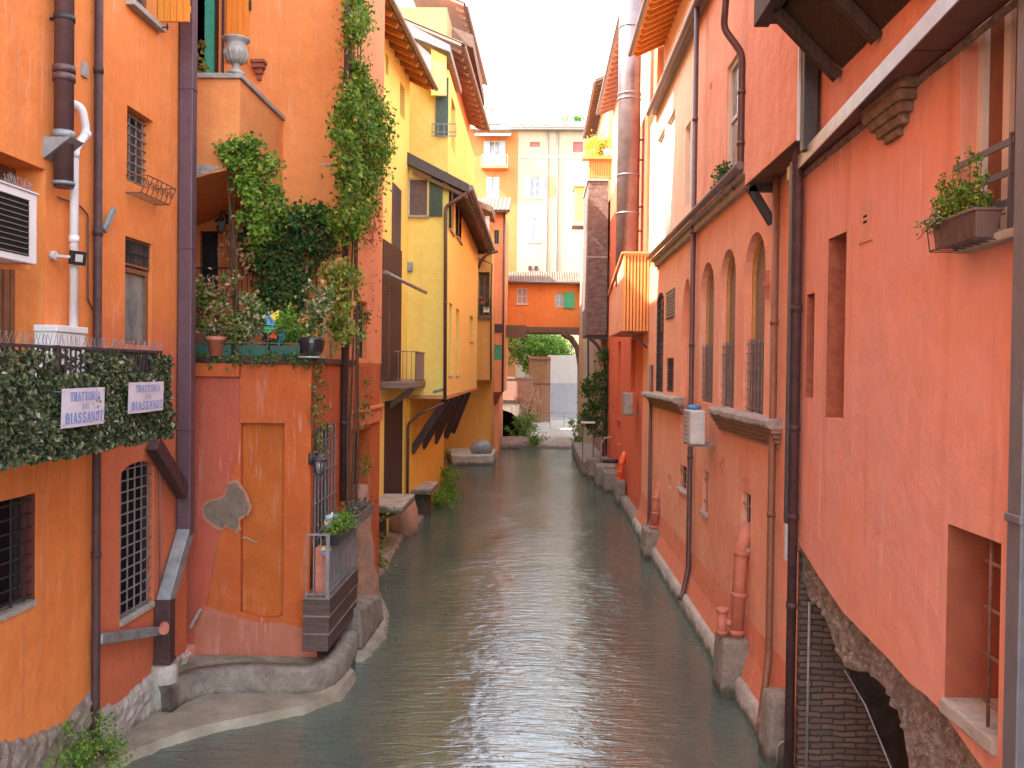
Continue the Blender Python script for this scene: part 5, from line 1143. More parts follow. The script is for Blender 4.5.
for (c, n, lab, sd_) in (((-4.25, 23.3, 0.2), 40, 'grassy weeds at the waterline before the larger stone shelf', 3), ((-3.75, 37.2, 0.1), 60, 'leafy green bush at the water corner of the yellow house', 4), ((-3.75, 34.6, 0.1), 22, 'small green weed clump at the foot of the golden wall', 5)):
    rnd = random.Random(sd_); e = empty('waterside_plant', c, lab, 'plant'); m = MB()
    cs = [Vector(c)+Vector((rnd.gauss(0, 0.22), rnd.gauss(0, 0.5), abs(rnd.gauss(0, 0.55 if n > 30 else 0.3)))) for _ in range(n)]
    clumps(m, cs, 36, 0.2, 0.085, rnd); m.build('foliage', LEAFB if n != 40 else LEAFO, e)
    m = MB(); [m.tube([c, c_], 0.012, 4) for c_ in cs[::5]]; m.build('stem', STEM, e)

# ================================================================== ochre house beyond
Y4 = 55.0
L4 = empty('ochre_house', (-4, Y4, 0), 'narrow ochre house with a tiny plant balcony beyond the yellow house', 'house')
xr4 = onY(491, 420, Y4).x
wall([(-9, Y4), (xr4, Y4), (xr4, 59), (-9, 59)], 0, H+4, OCHRE, L4, {})
Yb = 52.5; x0, x1 = onY(476, 300, Yb).x, onY(491.5, 300, Yb).x; zb_, zm, zt_ = onY(484, 380, Yb).z, onY(484, 316, Yb).z, onY(484, 232, Yb).z
fB4 = F((x0, Yb), (x1, Yb)); op = (fB4.px(478.5, 290)[0], fB4.px(489.5, 290)[0], zm+0.05, onY(484, 272, Yb).z)
wall([(x0, Yb), (x1, Yb), (x1, Y4), (x0, Y4)], zb_, zt_, plaster('bay_ochre', (0.60, 0.33, 0.09), (0.55, 0.30, 0.08), 0.3), L4, {0: [(rpoly(op), 0.5)]}, 'bay_wall')
m = MB(); m.add([(x0, Yb, zb_), (x1, Yb, zb_), (x1, Y4, zb_), (x0, Y4, zb_)], [(3, 2, 1, 0)]); m.build('bay_underside', OCHRE, L4)
window(fB4, (op[0], op[1], op[2], op[3]), 0.45, L4, mull=1)
m = MB(); m.box(x0-0.04, x1+0.06, Yb-0.25, Yb, zm-0.15, zm); sl4 = m.build('balcony_slab', PIPE_BROWN, L4)
m = MB(); rail(m, [(x0, Yb-0.22), (x1+0.02, Yb-0.22)], zm, zm+0.95, 0.09, 0.02, 0.04); m.build('railing', IRON, sl4)
m = MB(); a, b = onY(477, 262, Yb-0.2), onY(496, 248, Yb-0.2)
m.tube([onY(478, 268, Yb-0.1), onY(481, 260, Yb-0.3), onY(487, 254, Yb-0.5), onY(498, 251, Yb-0.6)], 0.10, 8); m.tube([onY(478, 258, Yb-0.1), onY(492, 264, Yb-0.5), onY(491, 300, Yb-0.1), onY(491, 380, Yb-.1)], 0.05, 8); m.build('gutter', PIPE_BROWN, L4)
m = MB(); p_, q_ = onY(477, 200, Yb-0.6), onY(492, 206, Yb-0.6); m.hexa([p_-Vector((0, 0, 0.35)), q_-Vector((0, 0, 0.35)), q_+Vector((0, 4, -.35)), p_+Vector((0, 4, -.35)), p_, q_, q_+Vector((0, 4, 0.3)), p_+Vector((0, 4, 0.3))]); m.build('roof', TILE, L4)
m = MB(); a, b = onY(474, 215, Yb-0.3), onY(483, 254, Yb-0.3); m.box(a.x, b.x, Yb-0.33, Yb-0.27, b.z, a.z); m.build('shutter', GREEN_SH, L4)
m = MB(); a, b = onY(483, 216, Yb-0.1), onY(489, 252, Yb-0.1); m.box(a.x, b.x, Yb-0.12, Yb-0.02, b.z, a.z); m.build('window', WHITE, L4)
rnd = random.Random(5); e = empty('balcony_flowers', (x0+0.4, Yb-0.25, zm), 'red geraniums and washing on the tiny balcony of the ochre house', 'flowers')
m = MB(); clumps(m, [(x0+0.15+rnd.random()*0.7, Yb-0.3, zm+0.35+rnd.random()*0.6) for _ in range(14)], 20, 0.12, 0.07, rnd); m.build('foliage', LEAFD, e)
m = MB(); clumps(m, [(x0+0.3+rnd.random()*0.25, Yb-0.36, zm+0.75+rnd.random()*0.3) for _ in range(5)], 16, 0.10, 0.06, rnd); m.build('blossoms', TC[0], e)
m = MB(); m.box(x0+0.45, x0+0.8, Yb-0.30, Yb-0.27, zm+0.2, zm+0.5); m.build('cloth', TC[5], e)
p_ = onZ(459, 466, 0.0); q_ = onZ(493, 465, 0.0); 
m = MB(); z_ = 0.55; m.hexa([(p_.x-0.4, p_.y, -0.2), (q_.x, q_.y, -0.2), (q_.x, Y4, -0.2), (-5.5, Y4, -0.2), (p_.x-0.4, p_.y, z_), (q_.x, q_.y, z_), (q_.x, Y4, z_), (-5.5, Y4, z_)])
tag(m.build('stone_landing', CONC2, None, 0.04), 'low grey stone landing at the foot of the ochre house', 'landing')
boulder('tarpaulin_heap', (q_.x-0.75, q_.y+1.1, z_+0.3), (0.62, 0.5, 0.42), ZINC, 'grey covered heap on the stone landing below the ochre wall', 12)
bpy.data.objects['tarpaulin_heap']['category'] = 'heap'
m = MB(); 
for k in range(3): pass

# ================================================================== coral house at the bridge
Y5 = 58.0; x0, x1 = -6.0, onY(507.5, 300, Y5).x
L5 = empty('coral_house', (x1, Y5, 0), 'coral orange house with green shutters left of the covered bridge', 'house')
x1b = onY(503, 380, Y5).x; zJ = onY(498, 392, Y5).z; zt_ = onY(495, 212, Y5).z; f5 = F((x0, Y5), (x1, Y5))
gw = f5.rect(493, 345, 501.5, 360); gw2 = f5.rect(494, 230, 499, 244)
wall([(x0, Y5), (x1b, Y5), (x1b, 66), (x0, 66)], zJ, zt_, PEACH, L5, {0: [(rpoly(gw), 0.1), (rpoly(gw2), 0.15)]})
w5 = window(f5, gw, 0.08, L5, mull=0, frame=GREEN_BR, pane=GREEN_BR); window(f5, gw2, 0.12, L5, frame=GREEN_SH)
m = MB(); a, b = onY(494, 324, Y5-0.1), onY(503, 332, Y5-0.1); m.box(a.x, b.x, Y5-0.12, Y5, b.z, a.z); m.build('sign_board', PIPE_DARK, L5)
wall([(x0, Y5+0.8), (onY(498, 420, Y5).x, Y5+0.8), (onY(498, 420, Y5).x, 66), (x0, 66)], 0, zJ, PEACH, L5, name='lower_wall', top=False)
m = MB(); f5s = F((x1b, Y5), (x1b, 66)); m.add([(x0, Y5, zJ), (x1b, Y5, zJ), (x1b-0.5, Y5+0.75, zJ-0.9), (x0, Y5+0.75, zJ-0.9)], [(0, 1, 2, 3), (3, 2, 1, 0)]); m.build('sloping_underside', RED_ORANGE, L5)
eave(f5, 0, f5.L+0.1, zt_+0.1, 0.5, L5, 0.4, 10, BROWNW, back=3)
pipe([(x1b-0.02, Y5-0.08, zt_), (x1b-0.02, Y5-0.08, zJ)], 0.07, PIPE_BROWN, L5)
m = MB(); m.box(x1b-0.1, x1b+2.3-0.9, Y5+3.5, Y5+4.3, onY(500, 337, Y5+3.5).z, onY(500, 325, Y5+3.5).z); m.build('projecting_beam', BROWNW, L5)

# ================================================================== covered bridge
Y6 = 66.0; xl, xr = onY(500, 300, Y6).x, onY(587, 300, Y6).x; z0, z1 = onY(545, 327, Y6).z, onY(545, 284, Y6).z
BR = empty('covered_bridge', ((xl+xr)/2, Y6, z0), 'orange covered passage spanning the canal with a tiled roof', 'bridge')
f6 = F((xl, Y6), (xr, Y6)); a1 = f6.rect(517, 288, 527, 304); a2 = f6.rect(555, 293.5, 563.5, 307)
wall([(xl, Y6), (xr, Y6), (xr, Y6+4), (xl, Y6+4)], z0, z1, plaster('bridge_orange', (0.74, 0.22, 0.055), (0.68, 0.19, 0.045), 0.2), BR, {0: [(rpoly(a1), 0.2), (rpoly(a2), 0.2)]})
window(f6, a1, 0.12, BR, frame=FRAMEW, pane=flat('pinkish_blind', (0.42, 0.28, 0.24), 0.8), mull=1, trans=1, sill=0.1, sillmat=FRAMEW)
w6 = window(f6, a2, 0.15, BR, frame=FRAMEW, mull=1, trans=1); m = MB(); a, b = onY(564, 292, Y6-0.1), onY(574.5, 308.5, Y6-0.1); m.box(a.x, b.x, Y6-0.12, Y6-0.04, b.z, a.z); m.build('shutter', GREEN_BR, w6, 0.01)
m = MB(); 
for (y0, dz) in ((Y6-0.12, 0), (Y6+1.3, 0), (Y6+2.7, 0)): m.box(xl-0.3, xr+0.2, y0, y0+0.35, z0-0.42, z0+0.0)
m.box(xl-0.9, xl+1.9, Y6-0.25, Y6+0.15, z0-0.62, z0-0.2); m.box(xr-1.4, xr+0.2, Y6-0.25, Y6+0.15, z0-0.55, z0-0.05); m.build('timber_beam', BROWNW, BR, 0.02)
for y0 in (Y6, Y6+2.8):
    m = MB(); pts = [Vector((xr-1.75, y0, z0-0.4)), Vector((xr-1.05, y0, z0-0.8)), Vector((xr-0.6, y0, z0-1.5)), Vector((xr-0.38, y0, z0-2.8)), Vector((xr-0.3, y0, 0.3))]
    for p_, q_ in zip(pts, pts[1:]): m.beam(p_, q_+(q_-p_).normalized()*0.08, 0.26, 0.26, (0, 1, 0))
    m.build('curved_brace', BROWNW, BR, 0.02)
m = MB(); n = 40; vs = []; fs = []; cols = n*6+1; zr0, zr1 = onY(545, 283, Y6-0.6).z, z1+1.05
for (yy, zz) in ((Y6-0.62, zr0), (Y6+2.0, zr1)):
    for i in range(cols): vs.append(Vector((xl-0.5+(xr-xl+0.9)*i/(cols-1), yy, zz+abs(math.sin(math.pi*i/6))*0.09)))
fs = [(i, i+1, cols+i+1, cols+i) for i in range(cols-1)]; m.add(vs, fs); m.build('tiles', TILE, BR)
m = MB(); m.box(xl-0.45, xr+0.35, Y6-0.6, Y6+0.2, z1-0.02, z1+0.1); m.tube([(xl-0.5, Y6-0.68, z1+0.08), (xr+0.4, Y6-0.68, z1+0.05)], 0.09, 8); m.build('gutter', GUTTER, BR)
m = MB(); m.add([(xl, Y6, z1), (xl, Y6+2, zr1), (xl, Y6+4, z1)], [(0, 1, 2), (2, 1, 0)]); m.add([(xr, Y6, z1), (xr, Y6+2, zr1), (xr, Y6+4, z1)], [(0, 1, 2), (2, 1, 0)]); m.build('gable', PEACH, BR)
pipe([(onY(504, 290, Y6-0.1).x, Y6-0.12, z1), (onY(504, 290, Y6-0.1).x, Y6-0.12, onY(504, 376, Y6).z)], 0.06, PIPE_BROWN, BR)
# small arched stone bridge on the left below
Y7 = 67.5; f7 = F((onY(488, 400, Y7).x, Y7), (onY(533, 400, Y7).x, Y7))
def p7(u, v): return f7.px(u, v)
AB = empty('arched_footbridge', (f7.P(f7.L/2, 0).x, Y7, 0), 'low arched stone footbridge with a pink parapet at the canal end', 'bridge')
zt_ = p7(512, 377)[1]; zm = p7(512, 400)[1]
m = MB(); f7.poly(m, [[(0, -0.2)] + [p7(492, 440), p7(493, 425), p7(496, 412), p7(503, 410), p7(512, 413), p7(519, 420), p7(522, 427)] + [(p7(522, 440)[0], -0.2), (f7.L, -0.2), (f7.L, zm), (0, zm)]], -3.0, 0.0); m.build('arch_wall', RUBBLE, AB)
m = MB(); f7.fbox(m, 0, f7.L, zm, zt_-0.12, -0.3, 0.06); f7.fbox(m, 0, f7.L, zm-0.02, zm+0.12, 0.06, 0.10); pr = m.build('parapet', PINKBR, AB); m = MB(); f7.fbox(m, 0, f7.L, zt_-0.12, zt_, -0.35, 0.12); m.build('coping', STONE, pr)
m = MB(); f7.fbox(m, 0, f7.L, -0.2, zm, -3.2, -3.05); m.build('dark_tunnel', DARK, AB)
# boarded screen, white and grey wall, ramp
Y8 = 73.0; a, b = onY(529, 356, Y8), onY(550, 421, Y8); n = 9
m = MB()
for i in range(n): x = a.x+(b.x-a.x)*i/n; m.box(x, x+(b.x-a.x)/n-0.02, Y8, Y8+0.08, b.z-0.5, a.z-0.02*(i % 3))
BS = empty('board_screen', ((a.x+b.x)/2, Y8, b.z-.5), 'tall rust brown boarded screen in the opening under the covered bridge', 'screen')
m.build('boards', RUSTW, BS); zz = onY(540, 384, Y8).z
for z_ in (zz, a.z-0.3): MB().box(a.x, b.x, Y8-0.05, Y8, z_-0.07, z_+0.07).build('rail', BROWNW, BS)
Y9 = 76.0; a, b, c_ = onY(548, 355, Y9), onY(582, 418, Y9), onY(560, 383, Y9)
GW = empty('boundary_wall', ((a.x+b.x)/2, Y9, b.z), 'wall painted white above and grey below, closing the canal end', 'wall')
m = MB(); m.box(a.x, b.x, Y9, Y9+0.3, c_.z, a.z); m.build('white_upper_wall', WHITEP, GW); m = MB(); m.box(a.x, b.x, Y9-0.03, Y9+0.3, b.z-1.0, c_.z); m.build('grey_lower_wall', GREYP, GW)
p0, p1 = onZ(534, 449, 0.0), onZ(579, 449, 0.0)
m = MB(); n = 8; vs = []
for j in range(n+1):
    t = j/n; y = p0.y+(Y9-p0.y)*t; z = 0.02+(b.z-0.02)*t**0.8
    for x in (-0.4+0*t, 0.6, 1.6, 2.6, 5.0): vs.append(Vector((x+0.15*math.sin(j*2+x), y+0.4*math.sin(x*2)*(1-t), z+0.05*math.sin(x*3+j))))
m.add(vs, [(j*5+i, j*5+i+1, (j+1)*5+i+1, (j+1)*5+i) for j in range(n) for i in range(4)], True)
tag(m.build('concrete_ramp', CONC2), kind='structure')
m = MB(); yr = 70.5; pa = onY(537, 416, yr); pb = onY(577, 416, yr)
for v in (413, 419): m.tube([onY(536, v, yr), onY(578, v, yr)], 0.025, 6)
for u in (537, 550, 564, 577): m.beam(onY(u, 412, yr), onY(u, 428, yr), 0.04, 0.04)
tag(m.build('ramp_fence', BARGREY), 'thin metal fence across the pale concrete ramp', 'fence')
for (u, v, Y, n, w_, h_, lab, sd_) in ((523, 438, 64.5, 46, 1.0, 1.6, 'bright green bush beside the arched footbridge', 21), (527, 418, 66.0, 22, 0.8, 2.2, 'twiggy brown shrub with pale flowers behind the bright bush', 22), (535, 448, 62.5, 20, 0.5, 0.9, 'small green clump at the left edge of the ramp', 23), (577, 446, 60, 20, 0.45, 1.6, 'slim green climber at the right edge of the ramp', 24)):
    rnd = random.Random(sd_); b = onY(u, v, Y); e = empty('waterside_shrub', b, lab, 'shrub'); cs = [b+Vector((rnd.gauss(0, w_*0.5), rnd.gauss(0, 0.5), rnd.random()*h_)) for _ in range(n)]
    m = MB(); clumps(m, cs, 30, 0.28, 0.13, rnd); m.build('foliage', LEAFB if sd_ != 22 else LEAFP, e); m = MB(); [m.tube([b, c2], 0.02, 4) for c2 in cs[::4]]; m.build('stem', STEM, e)
boulder('rock', (onZ(515, 443, 0).x, 63.0, 0.15), (1.3, 1.4, 0.55), RUBBLE, 'reddish brown rocky mound in the water before the arched footbridge', 15)
# tree behind the bridge
TY = 79.0; tb = onY(540, 372, TY); T = empty('tree', (tb.x, TY, 2), 'round green tree seen through the opening under the covered bridge', 'tree')
m = MB(); base = Vector((tb.x, TY, 1.0)); m.tube([base, base+Vector((0.1, 0, 2.5)), base+Vector((0, 0, 5.0))], [0.22, 0.17, 0.1], 8)
rnd = random.Random(9); cc = Vector((tb.x-0.2, TY, onY(540, 350, TY).z)); cs = []
for k in range(200):
    d = Vector((rnd.gauss(0, 1), rnd.gauss(0, 1), rnd.gauss(0, 1))).normalized()*(rnd.random()**0.4); c_ = cc+Vector((d.x*2.9, d.y*2.2, d.z*2.0)); cs.append(c_)
    if k % 16 == 0: m.tube([base+Vector((0, 0, 3.0)), c_], [0.07, 0.02], 5)
m.build('trunk', STEM, T); m = MB(); clumps(m, cs, 46, 0.45, 0.20, rnd); m.build('crown', LEAFB, T)

# ================================================================== far apartment houses
YA = 86.0; zA = onY(530, 131, YA).z; xs = onY(517, 250, YA).x
FO = empty('orange_apartment_house', (-8, YA, 0), 'tall sunlit orange apartment house with a balcony at the end of the canal', 'building')
fo = F((-16, YA), (xs, YA)); o1 = fo.rect(484, 141, 505, 163); o2 = fo.rect(487, 177, 499, 197); o3 = fo.rect(487, 225, 498, 245)
wall([(-16, YA), (xs, YA), (xs, YA+12), (-16, YA+12)], 0, zA, FAR_ORANGE, FO, {0: [(rpoly(o1), 0.25), (rpoly(o2), 0.15), (rpoly(o3), 0.15)]})
wall([(-16, 67), (-6.6, 67), (-6.6, YA-0.05), (-16, YA-0.05)], 0, 17, FAR_ORANGE, FO, name='side_sun_blocker')  # unseen block added to shade the yard under the bridge
WP = flat('bright_shutter_paint', (0.62, 0.68, 0.72), 0.6, 0, 0.3, 0.06)
def farwin(f, r, parent, k=0.28, pane=GLASSG):
    o = window(f, r, 0.12, parent, frame=FRAMEW, pane=pane, mull=1, fw=0.07, sill=0.08, sillmat=FRAMEW); w_ = (r[1]-r[0])
    for sd_ in (-1, 1):
        m = MB(); 
        c0 = r[0] if sd_ < 0 else r[1]
        f.fbox(m, c0+sd_*0.02, c0-sd_*w_*k, r[2], r[3], -0.02, 0.03)
        for j in range(12): z_ = r[2]+(r[3]-r[2])*(j+0.5)/12; f.fbox(m, c0-sd_*0.06, c0-sd_*(w_*k-0.05), z_, z_+0.03, 0.03, 0.045)
        m.build('shutter', BLUESH, o)
    return o
farwin(fo, o1, FO); farwin(fo, o2, FO, 0.4); farwin(fo, o3, FO, 0.4)
m = MB(); a, b = fo.px(482, 165), fo.px(508, 169); fo.fbox(m, a[0], b[0], b[1]-0.1, b[1]+0.15, 0, 1.0); bb = m.build('balcony', PEACH, FO); m = MB(); fo_ = [(fo.P(a[0], 0, 0.95).x, YA-0.95), (fo.P(b[0], 0, .95).x, YA-0.95)]; rail(m, fo_, b[1]+0.15, b[1]+1.1, 0.2, 0.02, 0.04); m.build('railing', WHITE, bb)
m = MB(); a, b = fo.px(476, 133), fo.px(511, 138); m.hexa([fo.P(a[0], b[1]-0.2, 1.6), fo.P(b[0], b[1]-0.2, 1.6), fo.P(b[0], a[1]-0.1, 0), fo.P(a[0], a[1]-0.1, 0), fo.P(a[0], b[1]-0.1, 1.6), fo.P(b[0], b[1]-0.1, 1.6), fo.P(b[0], a[1], 0), fo.P(a[0], a[1], 0)]); m.build('awning', WP, FO)
FC = empty('cream_apartment_house', (3, YA, 0), 'tall sunlit cream apartment house with a tiled roof at the end of the canal', 'building')
fc = F((xs, YA), (16, YA)); hs = [fc.rect(525, 177, 545, 198), fc.rect(528, 218, 540, 242), fc.rect(530, 142, 540, 147), fc.rect(573, 142, 583, 152), fc.rect(562, 300, 570, 312), fc.rect(595, 177, 610, 198)]
wall([(xs, YA), (16, YA), (16, YA+12), (xs, YA+12)], 0, zA, CREAM, FC, {0: [(rpoly(h), 0.15) for h in hs]})
for i, h in enumerate(hs):
    if i in (2, 3): window(fc, h, 0.12, FC, frame=flat('dull_red_paint', (0.40, 0.10, 0.08), 0.7), pane=_m['dull_red_paint'], mull=0)
    else: farwin(fc, h, FC, 0.30 if i != 1 else 0.42)
m = MB(); r = fc.rect(549, 177, 555.5, 197); fc.fbox(m, *r, 0.0, 0.04); m.build('terracotta_panel', PEACH, FC)
m = MB(); a = fc.px(545, 157); fc.fbox(m, 0, fc.L, a[1]-0.12, a[1]+0.12, 0, 0.06); m.build('string_course', WHITEP, FC)
for u in (546.5, 556.5, 590): s_ = fc.px(u, 220)[0]; pipe([fc.P(s_, zA, 0.1), fc.P(s_, 2, 0.1)], 0.08, flat('taupe_pipe', (0.30, 0.22, 0.19), 0.6), FC, n=8)
for u in (530, 536): s_, z_ = fc.px(u, 268); m = MB(); fc.fbox(m, s_-0.15, s_+0.15, z_-0.2, z_+0.2, 0, 0.12); m.build('vent', PIPE_DARK, FC)
for par, fa in ((FO, fo), (FC, fc)):
    m = MB(); fa.fbox(m, 0, fa.L, zA, zA+0.18, -0.2, 0.7); fa.fbox(m, 0, fa.L, zA+0.18, zA+0.3, 0.55, 0.8); m.build('eave', STONE, par)
    m = MB(); n = int(fa.L/0.35); cols = n*4+1; vs = []
    for (oo, zz) in ((0.8, zA+0.3), (-6.0, zA+2.2)):
        for i in range(cols): vs.append(fa.P(fa.L*i/(cols-1), zz+abs(math.sin(math.pi*i/4))*0.12, oo))
    m.add(vs, [(i, i+1, cols+i+1, cols+i) for i in range(cols-1)]); rf = m.build('roof', TILE, par)
for (u, w_, par) in ((482, 0.8, FO), (489, 0.5, FO), (497, 0.9, FO), (522, 0.7, FC), (533, 0.5, FC), (547, 0.8, FC), (566, 0.6, FC)):
    p = onY(u, 116, YA+5); m = MB(); m.box(p.x-w_/2, p.x+w_/2, p.y-0.4, p.y+0.4, zA+1.0, p.z+0.6); m.box(p.x-w_/2-0.1, p.x+w_/2+0.1, p.y-0.5, p.y+0.5, p.z+0.6, p.z+0.8); m.build('chimney', CREAM_PINK, par)
rnd = random.Random(3); e = empty('roof_garden', (onY(572, 119, YA+3).x, YA+3, zA+1), 'low green shrubs on the roof terrace of the cream apartment house', 'plant'); m = MB()
clumps(m, [onY(562+rnd.random()*22, 118+rnd.random()*2, YA+3) for _ in range(16)], 20, 0.4, 0.2, rnd); m.build('foliage', LEAFB, e)

# ================================================================== RIGHT: long salmon house with arched windows
XR = 3.6; YR0, YR1 = 12.3, 28.0
R2 = empty('long_salmon_house', (XR, YR1, 0), 'long salmon pink house with three arched windows and a stone ledge on the right bank', 'house')
fR2 = F((XR, 31.0), (XR, YR0)); zLg = H+3.42
ar = [fR2.rect(700, 263, 713.5, 403), fR2.rect(719.5, 250, 735, 408), fR2.rect(744, 233, 764.5, 415)]
AP = [apoly(r, (r[1]-r[0])*0.42) for r in ar]
ni = fR2.rect(681, 279, 691.5, 432); pni = apoly(ni, (ni[1]-ni[0])*0.9)
lv = fR2.rect(667, 290, 675, 318); sw_ = fR2.rect(666.5, 358, 673.5, 392); tl = fR2.rect(656, 293, 663.5, 392); ptl = apoly(tl, 0.3)
low = [fR2.rect(679, 465, 686.5, 490), fR2.rect(702.5, 470, 708, 513), fR2.rect(740.5, 492, 750.5, 545), fR2.rect(668, 475, 671, 488)]
wall([(XR, 31.0), (XR, YR0), (13, YR0), (13, 31.0)], 0, zLg, SALMON2, R2,
     {0: [(p, 0.19) for p in AP]+[(pni, 0.18), (rpoly(sw_), 0.10), (ptl, 0.08)]+[(rpoly(h), 0.12) for h in low]})
OCW = rough('ochre_wood_frame', (0.42, 0.20, 0.06), (0.56, 0.30, 0.09), 5, 0.6, 0.2, 0.005)
for r, p in zip(ar, AP):
    o = window(fR2, r, 0.17, R2, frame=OCW, pane=flat('dull_ochre_blind', (0.22, 0.155, 0.11), 0.75), mull=0, fw=0.10, pol=p, name='arched_window')
    m = MB(); zg = r[2]+(r[3]-r[2])*0.42; grille(m, fR2, (r[0]+0.02, r[1]-0.02, r[2]+0.02, zg), -0.06, 6, 8, 0.014); m.build('grille', BARGREY, o)
    m = MB(); fR2.fbox(m, r[0]+0.01, r[1]-0.01, r[2], zg, -0.16, -0.12); m.build('lower_pane', flat('dusky_pane', (0.07, 0.055, 0.06), 0.3), o)
m = MB(); fR2.poly(m, [pni], -0.24, -0.16); m.build('blind_niche', SALMON2, R2)
m = MB(); fR2.fbox(m, *lv, 0.0, 0.03); lvo = m.build('louvre_vent', GUTTER, R2); m = MB()
for i in range(9): z = lv[2]+(lv[3]-lv[2])*(i+0.5)/9; fR2.fbox(m, lv[0]+0.03, lv[1]-0.03, z-0.012, z+0.012, 0.03, 0.055)
m.build('slats', STONE, lvo)
window(fR2, sw_, 0.08, R2, bars=(4, 4, -0.02)); window(fR2, tl, 0.06, R2, bars=(5, 14, -0.03), mull=0, pol=ptl, frame=IRON)
for h in low[:3]: 
    o = window(fR2, h, 0.10, R2, pane=DARK, mull=0, fw=0.03, frame=SALMON2, bars=(1, 2, -0.05), barmat=BARGREY)
    m = MB(); fR2.fbox(m, h[0]-0.02, h[1]+0.02, h[2]-0.06, h[2]+0.01, -0.1, 0.06); m.build('sill', CONC2, o, 0.01)
m = MB(); fR2.fbox(m, *low[3], -0.16, -0.1); m.build('vent_slot', DARK, R2)
# stone window ledges, crumbling brick below
def ledge(f, s0, s1, z, parent, seedv, th=0.14, out=0.26, br=True):
    rnd = random.Random(seedv); n = max(6, int((s1-s0)/0.12)); m = MB(); vs = []
    for i in range(n+1):
        s = s0+(s1-s0)*i/n; o = out+rnd.uniform(-0.035, 0.03); t = th+rnd.uniform(-0.02, 0.02)
        for (oo, zz) in ((0.0, -t), (o-0.05, -t), (o, -t+0.04), (o, -0.03), (o-0.03, 0.0), (-0.02, rnd.uniform(0.0, 0.03))): vs.append(f.P(s, z+zz, oo))
    fs = [(i*6+k, (i+1)*6+k, (i+1)*6+k+1, i*6+k+1) for i in range(n) for k in range(5)]+[(0, 1, 2, 3, 4, 5), tuple(n*6+k for k in (5, 4, 3, 2, 1, 0))]
    m.add(vs, fs); o_ = m.build('stone_ledge', rough('lichened_stone', (0.24, 0.20, 0.17), (0.46, 0.41, 0.36), 7, 0.95, 0.8, 0.03), parent)
    if br:
        m = MB(); 
        for k, (oo, zz) in enumerate(((0.17, -th), (0.13, -th-0.075), (0.09, -th-0.15), (0.05, -th-0.22))): f.fbox(m, s0+0.05*k, s1-0.04*k, z+zz-0.066, z+zz, 0.0, oo)
        m.build('brick_courses', brickm('ledge_brick', (0.33, 0.15, 0.10), (0.26, 0.13, 0.09), (0.33, 0.26, 0.2)), o_)
    return o_
zl = fR2.px(735, 413, 0.26)[1]
ledge(fR2, fR2.px(706, 408, .26)[0], fR2.px(765, 420, .26)[0], zl, R2, 1); ledge(fR2, fR2.px(643, 395, .26)[0], fR2.px(674, 400, .26)[0], fR2.px(660, 395, 0.26)[1], R2, 2, out=0.3)
# battered foot and concrete footing along the water
m = MB()
for (s0, s1) in ((0.0, fR2.px(793, 600)[0]),):
    for (z0, o0, z1, o1) in ((0.36, 0.17, 0.75, 0.06), (0.75, 0.06, 1.25, 0.004)):
        m.quad(fR2.P(s0, z0, o0), fR2.P(s1, z0, o0), fR2.P(s1, z1, o1), fR2.P(s0, z1, o1))
m.build('battered_foot', plaster('salmon_foot', (0.66, 0.22, 0.125), (0.62, 0.19, 0.10), 0.5, stain=(0.6, 0.45, 0.36)), R2)
m = MB(); n = 90; vs = []; rnd = random.Random(2)
for i in range(n+1):
    s = fR2.L*i/n; j = rnd.uniform(-0.015, 0.015)
    for (o, z) in ((0.30+j, -0.3), (0.27+j, 0.30), (0.22+j, 0.36+j*0.5), (0.1, 0.365)): vs.append(fR2.P(s, z, o))
m.add(vs, [(i*4+k, (i+1)*4+k, (i+1)*4+k+1, i*4+k+1) for i in range(n) for k in range(3)], True); m.build('concrete_footing', CONC2, R2)
for (u, v) in ((724, 465), (748, 479)):
    a = fR2.px(u, v); m = MB(); fR2.fbox(m, a[0]-0.015, a[0]+0.015, a[1]-0.18, a[1]+0.16, 0, 0.04); fR2.fbox(m, a[0]-0.07, a[0]+0.05, a[1]-0.05, a[1]+0.03, 0.0, 0.07); m.build('tie_anchor', CLAY, R2)
a = fR2.px(769, 283); m = MB(); fR2.fbox(m, a[0]-0.02, a[0]+0.02, a[1]-0.25, a[1]+0.2, 0, 0.05); fR2.fbox(m, a[0]-0.03, a[0]+0.06, a[1]-0.05, a[1]+0.03, 0, 0.09); m.build('tie_anchor', CLAY, R2)
# moulded ledge between floors
m = MB(); s0, s1 = 3.4, fR2.px(744, 150, .2)[0]
fR2.fbox(m, s0, s1, zLg-0.10, zLg, -0.1, 0.20); fR2.fbox(m, s0, s1, zLg-0.25, zLg-0.10, -0.1, 0.11)
m.build('moulded_ledge', rough('grey_moulding', (0.30, 0.25, 0.22), (0.48, 0.42, 0.38), 4), R2, 0.015)
m = MB(); m.tube([fR2.P(s0, zLg+0.05, 0.26), fR2.P(s1, zLg+0.05, 0.26)], 0.075, 10); m.build('gutter', GUTTER, R2)
